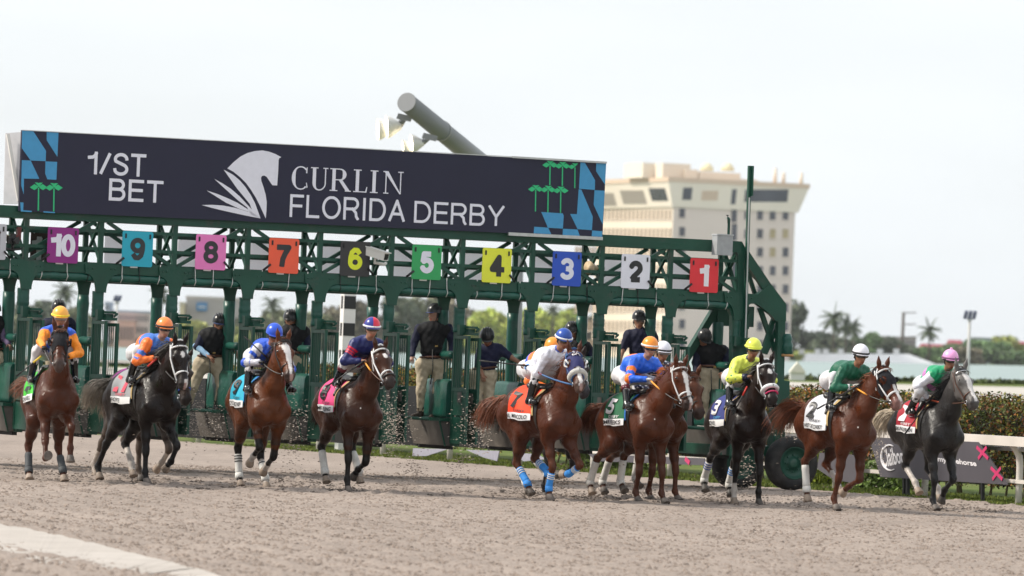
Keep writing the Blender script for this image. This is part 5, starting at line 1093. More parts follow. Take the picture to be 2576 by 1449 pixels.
def horse_body(J):
    b = Body(); B = J['B']; Y = (np.array([0, 1., 0]))
    b.cap(B(.34, 0, 1.27), B(-.12, 0, 1.26), .315, .315, 'trunk', .08, (Y, .80)); b.cap(B(-.1, 0, 1.27), B(-.42, 0, 1.34), .30, .255, 'trunk', .10, (Y, .86))
    b.cap(B(-.40, 0, 1.37), B(-.62, 0, 1.34), .245, .20, 'trunk', .10, (Y, 1.0)); b.cap(B(-.52, 0, 1.44), B(-.76, 0, 1.36), .165, .10, 'trunk', .08)
    b.cap(B(.42, 0, 1.535), B(.05, 0, 1.50), .085, .09, 'trunk', .09); b.cap(B(.05, 0, 1.48), B(-.45, 0, 1.50), .10, .11, 'trunk', .10)
    b.ball(B(.50, 0, 1.20), .235, 'trunk', .10, (Y, .9)); b.cap(B(.60, -.085, 1.09), B(.52, -.10, 1.02), .118, .10, 'trunk', .03); b.cap(B(.60, .085, 1.09), B(.52, .10, 1.02), .118, .10, 'trunk', .03)
    for s in (-1, 1):
        b.cap(B(.34, .12 * s, 1.47), B(.55, .15 * s, 1.16), .108, .140, 'trunk', .035); b.cap(B(.22, .14 * s, 1.38), B(.40, .16 * s, 1.10), .12, .13, 'trunk', .08)
        b.cap(B(-.44, .12 * s, 1.38), B(-.60, .13 * s, 1.22), .185, .19, 'trunk', .08); b.cap(B(-.68, .10 * s, 1.30), B(-.66, .12 * s, 1.06), .12, .10, 'trunk', .08)
    # neck
    nb, nd = J['nb'], J['nd']; po = J['poll']; ns = J['hs']; nv = _norm(np.cross(nd, Y)); nv = nv if nv[2] > 0 or nv[0] < 0 else -nv   # towards crest
    c0 = B(.40, 0, 1.32); m1 = nb + nd * .22 - nv * .03; m2 = nb + nd * .50; m3 = po - nd * .04 - nv * .0
    b.cap(c0, m1, .235, .185, 'neck', .09, (Y, .72)); b.cap(m1, m2, .185, .135, 'neck', .08, (Y, .66)); b.cap(m2, m3, .140, .112, 'neck', .07, (Y, .74))
    b.cap(B(.34, 0, 1.52), nb + nd * .4 + nv * .10, .075, .055, 'neck', .10); b.cap(nb + nd * .4 + nv * .10, po - nd * .05 + nv * .05, .055, .045, 'neck', .08)
    b.cap(m1 - nv * .10, m3 - nv * .05, .085, .06, 'neck', .08)
    # head
    hd, hs, hu = J['hd'], J['hs'], J['hu']; K = 1.12; H = lambda a, s_, u: po - hd * .03 + (hd * a * 1.10 + hs * s_ * 1.24 + hu * u * 1.24); J['H'] = H
    b.cap(H(.02, 0, -.02), H(.20, 0, -.005), .114, .120, 'head', .05, (hs, .92)); b.cap(H(.18, 0, .0), H(.50, 0, .005), .108, .070, 'head', .05, (hs, .86))
    b.cap(H(.16, 0, -.085), H(.24, 0, -.10), .104, .092, 'head', .05, (hs, .70)); b.cap(H(.24, 0, -.09), H(.50, 0, -.055), .080, .054, 'head', .06, (hs, .78))
    b.cap(H(.50, 0, .0), H(.555, 0, -.015), .074, .066, 'muzzle', .04, (hs, 1.0)); b.cap(H(.51, 0, -.062), H(.55, 0, -.072), .048, .040, 'muzzle', .03, (hs, 1.08))
    for s in (-1, 1):
        b.ball(H(.19, .075 * s, .035), .042, 'head', .04); b.ball(H(.545, .04 * s, .02), .030, 'muzzle', .03); b.cut(H(.572, .052 * s, .022), .020); b.cap(H(.24, .062 * s, -.005), H(.42, .045 * s, -.012), .016, .012, 'head', .035)
        e0 = H(-.01, .056 * s, .055); ed = _norm(-hd * .62 + hu * .62 + hs * .18 * s); b.cap(e0, e0 + ed * .075, .034, .032, 'ear', .03); b.cap(e0 + ed * .075, e0 + ed * .175, .032, .006, 'ear', .02)
        J['ear%d' % s] = e0
    # legs
    for nm in ('FR', 'FL'):
        P = J[nm]; s = -1 if nm == 'FR' else 1; d3 = _norm(P[3] - P[2])
        b.cap(P[0], P[1], .130, .100, nm + '0', .035); b.cap(P[1] + [0, 0, .04], P[1] * .45 + P[2] * .55, .092, .062, nm + '1', .06); b.cap(P[1] * .45 + P[2] * .55, P[2], .062, .045, nm + '1', .04)
        b.cap(P[2] - _norm(P[2] - P[1]) * .03, P[2] + d3 * .03, .052, .047, nm + '1', .03); b.cap(P[2] + d3 * .03, P[3], .037, .034, nm + '2', .03); b.cap(P[2] + d3 * .04 - [.018, 0, 0], P[3] - [.016, 0, 0], .022, .024, nm + '2', .02)
        b.ball(P[3], .045, nm + '3', .03); b.cap(P[3], P[3] * .35 + P[4] * .65, .037, .041, nm + '3', .03)
    for nm in ('HR', 'HL'):
        P = J[nm]; s = -1 if nm == 'HR' else 1; d3 = _norm(P[3] - P[2]); d2 = _norm(P[2] - P[1])
        b.cap(P[0], P[1], .200, .138, nm + '0', .06, (Y, .75)); b.cap(P[0] + [-.16, 0, -.08], P[1] * .45 + P[2] * .55, .125, .075, nm + '0', .08, (Y, .85)); b.cap(P[1], P[1] * .4 + P[2] * .6, .115, .068, nm + '1', .06); b.cap(P[1] * .4 + P[2] * .6, P[2], .068, .052, nm + '1', .05)
        b.cap(P[2], P[2] + d3 * .05, .054, .048, nm + '1', .03); b.ball(P[2] + d2 * .035 - d3 * .03, .034, nm + '1', .03); b.cap(P[2] + d3 * .04, P[3], .041, .037, nm + '2', .03); b.cap(P[2] + d3 * .05 - [.018, 0, 0], P[3] - [.016, 0, 0], .024, .026, nm + '2', .02)
        b.ball(P[3], .047, nm + '3', .03); b.cap(P[3], P[3] * .35 + P[4] * .65, .039, .043, nm + '3', .03)
    return b
def surf_fn(body, J, off):
    B = J['B']
    def f(xs, phis, extra=0.0):
        """points on the trunk: xs along the back, phi from the top (negative = right side)"""
        xs, phis = np.broadcast_arrays(np.asarray(xs, float), np.asarray(phis, float)); sh = xs.shape; xs = xs.ravel(); phis = phis.ravel()
        C = np.array([B(x, 0, 1.30) for x in xs]); Dv = np.stack([np.zeros_like(phis), np.sin(phis), np.cos(phis)], -1); r = np.full(len(xs), .62)
        for _ in range(26): r -= .8 * (body.field(C + Dv * r[:, None], ('trunk',)) - off - extra)
        return (C + Dv * r[:, None]).reshape(sh + (3,))
    return f
M_COAT = mat('horse_coat', (0, 0, 0), .40, .20, 6.0, attr=True, spec=.22, bump=.10, bscale=90)
def wet_coat(m):
    # sweat and muscle: gloss varies in streaks, broad soft relief over the body
    t = m.node_tree; b = t.nodes['Principled BSDF']; tcn = t.nodes.new('ShaderNodeTexCoord'); mp_ = t.nodes.new('ShaderNodeMapping'); mp_.inputs['Scale'].default_value = (1, 1, .55); t.links.new(tcn.outputs['Object'], mp_.inputs[0])
    n1 = t.nodes.new('ShaderNodeTexNoise'); n1.inputs['Scale'].default_value = 9; n1.inputs['Detail'].default_value = 6; n1.inputs['Distortion'].default_value = .8; t.links.new(mp_.outputs[0], n1.inputs['Vector'])
    r = t.nodes.new('ShaderNodeMapRange'); r.inputs[1].default_value = .36; r.inputs[2].default_value = .66; r.inputs[3].default_value = .27; r.inputs[4].default_value = .56; t.links.new(n1.outputs[0], r.inputs[0]); t.links.new(r.outputs[0], b.inputs['Roughness'])
    n2 = t.nodes.new('ShaderNodeTexNoise'); n2.inputs['Scale'].default_value = 8; n2.inputs['Detail'].default_value = 3; n2.inputs['Distortion'].default_value = .6; t.links.new(tcn.outputs['Object'], n2.inputs['Vector'])
    old = b.inputs['Normal'].links[0].from_node; bm = t.nodes.new('ShaderNodeBump'); bm.inputs['Strength'].default_value = .55; bm.inputs['Distance'].default_value = .035; t.links.new(n2.outputs[0], bm.inputs['Height']); t.links.new(bm.outputs[0], old.inputs['Normal'])
wet_coat(M_COAT)
M_COATW = mat('horse_head_hair', (0, 0, 0), .55, .1, 20.0, attr=True, spec=.4)
M_HAIR = mat('horse_hair', (0, 0, 0), .5, .15, 10, attr=True, spec=.4)
M_EYE = mat('horse_eye', (.006, .004, .003), .08, 0, spec=.8)
M_LEATH = mat('black_leather', (.012, .010, .009), .35, .2); M_LEATHB = mat('brown_leather', (.085, .03, .014), .45, .2)
M_WSTRAP = mat('white_strap', (.74, .74, .74), .45, .05); M_STEEL = mat('steel', (.55, .55, .56), .25, .05, metal=.9); M_HOOD = mat('black_hood', (.017, .017, .020), .8, .2, 30, bump=.3, bscale=60, spec=.15); M_HOODB = mat('navy_hood', srgb(38, 40, 92), .75, .15, 20)
M_FLEECE = mat('fleece', (.68, .66, .62), .95, .1, 60, bump=1.0, bscale=140)
M_HOOF = mat('hoof_dark', (.045, .038, .033), .6, .3, 20, var2=(.16, .13, .11)); M_HOOFL = mat('hoof_pale', (.33, .255, .20), .6, .2, 20, var2=(.22, .17, .13))
HORSES = {}
def make_horse(key, p, spec):
    p = list(p); p[2] -= .028
    J = horse_fk(p); b = horse_body(J); V, Q = b.mesh(.0175); tags, tt = b.classify(V); rng = np.random.RandomState(abs(hash(key)) % 1000 if False else sum(map(ord, key)))
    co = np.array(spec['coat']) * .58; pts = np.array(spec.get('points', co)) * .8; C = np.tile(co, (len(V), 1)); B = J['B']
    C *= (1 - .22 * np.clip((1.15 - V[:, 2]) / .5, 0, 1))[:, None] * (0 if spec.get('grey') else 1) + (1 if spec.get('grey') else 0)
    H = J['H']; po, hd, hs, hu = J['poll'], J['hd'], J['hs'], J['hu']; ha = ((V - po) @ hd + .03) / 1.10; hsd = (V - po) @ hs / 1.2; hup = (V - po) @ hu / 1.2
    for i, tg in enumerate(('FR', 'FL', 'HR', 'HL')):
        for j_ in '123':
            m = tags == tg + j_
            if not m.any(): continue
            f = np.ones(m.sum()) if j_ != '1' else np.clip((tt[m] - .55) / .45, 0, 1)
            if j_ == '1': f = np.where(((V[m] - J[tg][2]) ** 2).sum(1) < .13 ** 2, 1.0, f * .7)
            C[m] = C[m] * (1 - f[:, None]) + pts * f[:, None]
        sk = spec.get('socks', {}).get(tg)
        if sk:
            w_ = np.array(spec.get('sockcol', (.50, .45, .41)))
            P = J[tg]; L2 = np.linalg.norm(P[3] - P[2]); m2 = (tags == tg + '2'); d = ((V - P[2]) @ _norm(P[3] - P[2])) / L2
            m = (m2 & (d > 1 - sk)) | (tags == tg + '3'); C[m] = w_ * (.9 + .2 * rng.rand(m.sum(), 1))
    mh = np.isin(tags, ['head', 'muzzle', 'ear'])
    if 'headcol' in spec: 
        C[mh] = spec['headcol']; nk = tags == 'neck'; f = np.clip(((V - J['nb']) @ J['nd'] - .35) / .45, 0, 1)[:, None]; C = np.where(nk[:, None], C * (1 - f * .6) + np.array(spec['headcol']) * f * .6, C)
    mz = mh & (ha > .47); mzf = np.clip((ha - .46) / .06, 0, 1)[:, None]; mcol = np.array(spec.get('muzzle', (.03, .025, .024))); C = np.where(mh[:, None], C * (1 - mzf * .8) + mcol * mzf * .8, C)
    W = np.array((.66, .62, .60)); fm = spec.get('face'); front = mh & (hup > .012) & (ha > -.03)
    if fm == 'star': m = front & (((ha - .17) / .045) ** 2 + (hsd / .028) ** 2 < 1)
    elif fm == 'snip': m = front & ((((ha - .17) / .045) ** 2 + (hsd / .028) ** 2 < 1) | ((ha > .5) & (abs(hsd - .01) < .022)))
    elif fm == 'blaze': m = front & (ha > .06) & (ha < .56) & (abs(hsd + .008 * np.sin(ha * 14)) < np.interp(ha, [.05, .12, .3, .42, .55], [.012, .05, .034, .026, .018]))
    elif fm == 'stripe': m = front & (ha > .10) & (ha < .57) & (abs(hsd) < np.interp(ha, [.1, .16, .3, .55], [.012, .036, .024, .022]))
    elif fm == 'grey': m = front & (ha > .06) & (ha < .55) & (abs(hsd) < np.interp(ha, [.05, .12, .3, .55], [.02, .045, .035, .02]))
    else: m = np.zeros(len(V), bool)
    C[m] = W
    if fm in ('stripe', 'snip', 'blaze'):
        m = mh & (ha > .55) & (abs(hsd) < .017) & (hup > -.01); C[m] = (.33, .21, .19)
    loc = (p[0], p[1], 0); e = empty('horse', loc, math.radians(p[3] - 90), spec['label'], 'horse', 'racehorses leaving the gate'); e['_loc'] = [0, 0, 0]
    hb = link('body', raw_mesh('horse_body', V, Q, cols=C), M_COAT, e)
    def part(mb, name, m, parent=None): return mb.build(name, m, parent or e, local=True)
    for s in (-1, 1):
        m = MB(); m.sphere(H(.185, .092 * s, .045), .024, nu=10, nv=7); part(m, 'eye', M_EYE)
    for tg in ('FR', 'FL', 'HR', 'HL'):
        P = J[tg]; d = _norm(P[4] - P[3]); a = P[3] * .38 + P[4] * .62; m = MB(); tip = P[4] + d * .035
        fw = _norm(np.array([1.0, 0, 0]) - d * d[0]) if abs(d[0]) < .95 else np.array([0, 0, 1.0]); rings = []
        for f, r, sh in ((0, .043, 0), (.25, .05, .004), (.95, .063, .018), (1.0, .06, .018)):
            c = a + (tip - a) * f + fw * sh; sd = np.cross(d, fw); rings.append([c + (fw * math.cos(t) * r * 1.06 + sd * math.sin(t) * r) for t in np.linspace(0, 2 * math.pi, 14, endpoint=False)])
        m.add([q for r in rings for q in r], [(i * 14 + k, i * 14 + (k + 1) % 14, (i + 1) * 14 + (k + 1) % 14, (i + 1) * 14 + k) for i in range(3) for k in range(14)], True); m.add(rings[-1], [tuple(range(14))]); m.add(rings[0], [tuple(range(14))[::-1]])
        pale = spec.get('hoofs', {}).get(tg, spec.get('socks', {}).get(tg)); part(m, 'hoof', M_HOOFL if pale else M_HOOF)
        wr = spec.get('wraps', {}).get(tg)
        if wr:
            col, stripes, t0, t1 = wr; m = MB(); d3 = _norm(P[3] - P[2]); L3 = np.linalg.norm(P[3] - P[2]); pts = [P[2] + d3 * L3 * (t0 + (t1 - t0) * i / 6) for i in range(7)]; fat = .047 if tg[0] == 'F' else .052
            m.tube(pts, [fat, fat + .003, fat, fat + .002, fat, fat + .003, fat + .004], 12)
            if t1 >= 1: m.tube([P[3] - d3 * .015, P[3] + d3 * .01 + d * .03, P[3] + d * .075], [fat + .006, fat + .01, fat + .002], 12)
            wo_ = part(m, 'leg_wrap', col)
            for k in range(stripes[1]):
                c = P[2] + d3 * L3 * (t0 + .05 + .10 * k); m = MB(); m.tube([c, c + d3 * .014], fat + .007, 12); part(m, 'stripe', stripes[0], wo_)
    # tail
    dock = B(-.80, 0, 1.44); tl = spec.get('tail', (-.75, 0, .25)); n = 460; rt = [dock + np.array([-.01, .02 * rng.randn(), .025 * rng.randn()]) for _ in range(n)]; td = _norm(tl)
    m = Body(); hc = np.array(spec['hair'])
    dk = [B(-.74, 0, 1.46), dock + td * .06, dock + td * .26]; mm = MB(); mm.tube(dk, [.06, .045, .02], 8); part(mm, 'dock', mat('dock_%s' % key, tuple(hc), .6))
    roots = [dock + td * .26 * rng.rand() + .022 * rng.randn(3) for _ in range(n)]; dirs = [td + .11 * rng.randn(3) for _ in range(n)]
    TV, TQ = strands(roots, dirs, spec.get('taillen', .62) * .8, .0062, 7, spec.get('tailgrav', .9) * 3.0, .42, rng)
    tc_ = np.repeat(hc * (.6 + .8 * rng.rand(n, 1)), 24, 0)
    if 'tailtip' in spec:
        f = np.tile(np.repeat(np.linspace(0, 1, 8), 3), n)[:, None]; tc_ = tc_ * (1 - f) + np.array(spec['tailtip']) * f
    link('tail', raw_mesh('tail', TV, TQ, cols=tc_), M_HAIR, e)
    # mane
    nb, nd = J['nb'], J['nd']; nv = _norm(np.cross(nd, [0, 1., 0])); nv = nv if nv[2] > 0 or nv[0] < 0 else -nv; n = 330; side = spec.get('maneside', 1)
    fr = rng.rand(n); roots = [ (B(.36, 0, 1.56) * (1 - f) + (po + nv * .06 - nd * .02) * f) + nv * (.055 * math.sin(math.pi * f) + .03) + .012 * rng.randn(3) for f in fr]; dirs = [nv * .8 - nd * .5 + np.array([-.25, .35 * side, .1]) + .3 * rng.randn(3) for _ in fr]
    TV, TQ = strands(roots, dirs, spec.get('manelen', .19), .008, 5, 1.3, .45, rng); mc = np.array(spec.get('mane', spec['hair']))
    n2 = 24; fl_r = [H(.0, .02 * rng.randn(), .07) for _ in range(n2)]; V2, Q2 = strands(fl_r, [hd * .7 + hu * .5 + hs * .3 * rng.randn() for _ in range(n2)], .12, .007, 5, .6, .3, rng)
    link('mane', raw_mesh('mane', TV, TQ, cols=np.tile(mc, (len(TV), 1)) * (.7 + .6 * rng.rand(len(TV), 1))), M_HAIR, e); link('forelock', raw_mesh('forelock', V2, Q2, cols=np.tile(mc, (len(V2), 1)) * (.7 + .6 * rng.rand(len(V2), 1))), M_HAIR, e)
    # bridle
    bm = spec.get('bridle', M_LEATH); br = spec.get('br', .009)
    def ring(a, rs, ru, cu, r, m, nm, n=18, tilt=0):
        c = [H(a + tilt * math.cos(t), rs * math.sin(t), cu + ru * math.cos(t)) for t in np.linspace(0, 2 * math.pi, n + 1)]; mb_ = MB(); mb_.tube(c, r, 6, cap=False, flat=1.0); return part(mb_, nm, m)
    ring(.40, .068, .076, -.015, br * 1.25, spec.get('noseband', bm), 'noseband', tilt=-.01)
    for s in (-1, 1):
        mb_ = MB(); mb_.tube([H(-.035, 0, .085), H(-.03, .06 * s, .06), H(.05, .093 * s, .0), H(.18, .098 * s, -.03), H(.32, .083 * s, -.035), H(.47, .064 * s, -.035)], br, 6); part(mb_, 'cheek_strap', bm)
        mb_ = MB(); c = H(.48, .068 * s, -.04); mb_.tube([c + hd * .026 * math.cos(t) + hu * .026 * math.sin(t) for t in np.linspace(0, 6.28, 13)], .006, 5, cap=False); part(mb_, 'bit_ring', M_STEEL)
    mb_ = MB(); mb_.tube([H(.06, .095 * math.sin(t), .012 + .092 * math.cos(t)) for t in np.linspace(-1.5, 1.5, 11)], br, 6); part(mb_, 'browband', spec.get('browband', bm))
    mb_ = MB(); mb_.tube([H(.0, .09, .0), H(.2, .07, -.13), H(.24, 0, -.19), H(.2, -.07, -.13), H(.0, -.09, .0)], br * .8, 6); part(mb_, 'throat_lash', bm)
    if spec.get('roll'):
        a, rr, m_ = spec['roll']; ring(a, .085, .09, -.01, rr, m_, 'shadow_roll', 22)
    if spec.get('nosepatch'):
        mb_ = MB(); mb_.tube([H(.46, .07 * math.sin(t), -.0 + .072 * math.cos(t)) for t in np.linspace(-1.5, 1.5, 11)], .02, 6, flat=.4); part(mb_, 'nose_band', spec['nosepatch'])
    if spec.get('hood'):
        hb_ = Body()
        for q in b.p:
            if q[4] == 'head' or (q[4] == 'neck' and False): hb_.p.append((q[0], q[1], q[2] + .010, q[3] + .010, q[4], q[5], q[6]))
        HV, HQ = hb_.mesh(.014); a_ = ((HV - po) @ hd + .03) / 1.10; u_ = (HV - po) @ hu / 1.24; s_ = np.abs((HV - po) @ hs) / 1.24
        eyeh = np.minimum(((HV - H(.19, .09, .035)) ** 2).sum(1), ((HV - H(.19, -.09, .035)) ** 2).sum(1)) < .060 ** 2
        ok = (a_ > -.06) & (a_ < np.where(s_ > .045, .34, .30)) & (u_ > -.13) & ~eyeh; keep = ok[HQ].all(1); us = np.unique(HQ[keep]); rm = -np.ones(len(HV), int); rm[us] = np.arange(len(us))
        ho = link('blinker_hood', raw_mesh('hood', HV[us], rm[HQ[keep]]), spec['hood'], e)
        for s in (-1, 1):
            mb_ = MB(); c = H(.19, .095 * s, .03); mb_.tube([c + hd * .045 * math.cos(t) + hu * .05 * math.sin(t) + hs * s * (.035 if math.cos(t) < 0.3 else .01) for t in np.linspace(.6, 5.6, 14)], .013, 6); part(mb_, 'eye_cup', spec.get('cup', spec['hood']), ho)
        if spec.get('hoodtext'):
            mb_ = MB()
            def ft(u, v): 
                return H(.115 - .075 * v, (.5 - u) * .10, .112 - .004 * v - .9 * ((u - .5) * .10) ** 2 / .1)
            text_map(mb_, spec['hoodtext'], ft, .03); part(mb_, 'lettering', M_PW, ho)
    # cloth, saddle, girth
    sf = surf_fn(b, J, .014); cl_ = spec.get('cloth')
    if cl_:
        m_cl = plain('cloth_' + cl_[1], *cl_[0], rough=.75, var=.08, scale=8); NX, NP = 26, 64; a0 = math.radians(cl_[3] if len(cl_) > 3 else 112); xs = np.linspace(-.38, .15, NX); ph = np.linspace(-a0, a0, NP); gx, gp_ = np.meshgrid(xs, ph, indexing='ij')
        ruf = .010 * np.sin(gx * 18 + 2 * gp_) * np.clip((abs(gp_) - .6) / 1.2, 0, 1) + .04 * np.clip((abs(gp_) - 1.25) / .7, 0, 1) ** 1.5
        P = sf(gx, gp_, ruf.ravel().reshape(-1)) if False else sf(gx, gp_)
        n_out = np.stack([np.zeros_like(gp_), np.sin(gp_), np.cos(gp_)], -1); P = P + n_out * ruf[..., None]
        idx = np.arange(NX * NP).reshape(NX, NP); q = np.stack([idx[:-1, :-1], idx[1:, :-1], idx[1:, 1:], idx[:-1, 1:]], -1).reshape(-1, 4)
        Pv = np.concatenate([P.reshape(-1, 3), (P - n_out * .008).reshape(-1, 3)]); q2 = np.concatenate([q, q[:, ::-1] + NX * NP])
        so_ = link('saddle_cloth', raw_mesh('saddle_cloth', Pv, q2), m_cl, e)
        def band(x0, x1, f0, f1, off, m_, nm):
            gx, gp2 = np.meshgrid(np.linspace(x0, x1, 26), np.radians(np.linspace(f0, f1, 8)), indexing='ij'); PP = place(gx, gp2, off); i2 = np.arange(208).reshape(26, 8); qq = np.stack([i2[:-1, :-1], i2[1:, :-1], i2[1:, 1:], i2[:-1, 1:]], -1).reshape(-1, 4); return link(nm, raw_mesh(nm, PP.reshape(-1, 3), qq), m_, so_)
        def place(gx, gp2, off):
            r_ = .010 * np.sin(gx * 18 + 2 * gp2) * np.clip((abs(gp2) - .6) / 1.2, 0, 1) + .04 * np.clip((abs(gp2) - 1.25) / .7, 0, 1) ** 1.5 + off
            return sf(gx, gp2) + np.stack([np.zeros_like(gp2), np.sin(gp2), np.cos(gp2)], -1) * np.asarray(r_)[..., None]
        def ctext(txt, x0, x1, f0, f1, off, m_, bold, nm):
            Vt, Ft, _ = text_geo(txt, bold); X = x0 + (x1 - x0) * Vt[:, 0]; Ph = np.radians(f0 + (f1 - f0) * Vt[:, 1]); PP = place(X, Ph, off); mb_ = MB(); mb_.add(PP, Ft); part(mb_, nm, m_, so_)
        ad = math.degrees(a0)
        for s in (-1,):
            if cl_[2]: band(-.382, .152, s * ad * 1.005, s * (ad - 16), .009, mat('name_strip', (.72, .71, .72), .7, .04), 'name_strip'); ctext(cl_[2], -.37, .08 if len(cl_[2]) > 6 else -.08, s * (ad - 3), s * (ad - 12.5), .019, M_BLK, .02, 'lettering')
            if spec.get('num'):
                nm_, ncol = spec['num']; ctext(nm_, -.34, -.34 + .16 * len(nm_), s * (ad - 28), s * (ad - 72), .016, ncol, .04, 'digits')
                mb_ = MB(); ctext(spec.get('sub', 'DERBY'), -.28, .02, s * (ad - 18.5), s * (ad - 25), .014, ncol if nm_ != '3' else M_PRB, .01, 'lettering')
        # blue or white underpad edge
        gx, gp2 = np.meshgrid(np.linspace(.14, .20, 4), np.linspace(-a0 * .9, a0 * .9, 30), indexing='ij'); PP = sf(gx, gp2) + np.stack([np.zeros_like(gp2), np.sin(gp2), np.cos(gp2)], -1) * .01; i2 = np.arange(120).reshape(4, 30); qq = np.stack([i2[:-1, :-1], i2[1:, :-1], i2[1:, 1:], i2[:-1, 1:]], -1).reshape(-1, 4); link('under_pad', raw_mesh('under_pad', PP.reshape(-1, 3), qq), spec.get('pad', mat('pad_tan', (.5, .36, .16), .8)), e)
    gx, gp2 = np.meshgrid(np.linspace(.205, .285, 4), np.linspace(-math.pi, math.pi, 40), indexing='ij'); PP = sf(gx, gp2); i2 = np.arange(160).reshape(4, 40); qq = np.stack([i2[:-1, :-1], i2[1:, :-1], i2[1:, 1:], i2[:-1, 1:]], -1).reshape(-1, 4); link('girth', raw_mesh('girth', PP.reshape(-1, 3), qq), spec.get('girthm', M_LEATH), e)
    sb = Body(); sb.cap(B(-.20, 0, 1.635), B(.18, 0, 1.645), .06, .05, 's', .04, (np.array([0, 1., 0]), 1.9)); sb.ball(B(-.25, 0, 1.66), .05, 's', .04, (np.array([0, 1., 0]), 2.2)); sb.ball(B(.22, 0, 1.67), .045, 's', .04)
    for s in (-1, 1): sb.cap(B(.03, .15 * s, 1.60), B(.10, .275 * s, 1.42), .05, .03, 's', .05, (np.array([0, 1., 0]), .6))
    SV, SQ = sb.mesh(.02); link('saddle', raw_mesh('saddle', SV, SQ), M_LEATH, e)
    # breast collar ring line
    mb_ = MB(); mb_.tube([B(.50, -.2, 1.42), B(.63, -.17, 1.30), B(.735, 0, 1.24), B(.63, .17, 1.30), B(.50, .2, 1.42)], .008, 6); part(mb_, 'martingale', spec.get('bridle2', M_LEATH))
    if key in ('h5', 'h2', 'h8'): mb_ = MB(); mb_.sphere(B(.70, -.10, 1.265), .014, nu=7, nv=5); part(mb_, 'martingale_ring', M_WHT)
    HORSES[key] = (e, J, p, spec, b); return e
def tow(p, q):
    y = math.radians(p[3]); f = np.array([math.sin(y), -math.cos(y), 0]); l = np.array([math.cos(y), math.sin(y), 0]); q = np.asarray(q, float); return np.array([p[0], p[1], 0]) + q[0] * f + q[1] * l + q[2] * GZ
CH = (.112, .027, .0085); CH2 = (.122, .031, .010); BAY = (.165, .047, .014); DBAY = (.060, .018, .008); BLK = (.013, .0065, .0052); DKB = (.020, .0080, .0052); GRY = (.030, .0265, .026)
BP = (.012, .009, .008)
M_W_BLUE = plain('wrap_blue', 50, 130, 205, .8); M_W_WH = mat('wrap_white', (.66, .65, .62), .8, .08, 10, var2=(.5, .47, .43)); M_W_BK = mat('wrap_grey', (.05, .055, .06), .7, .15, 10); M_TEALS = plain('strap_teal', 40, 90, 140, .5)
def with_(k, **kw):
    q = list(POSES[k])
    for a, v in kw.items(): q[int(a[1:])] += v
    return q
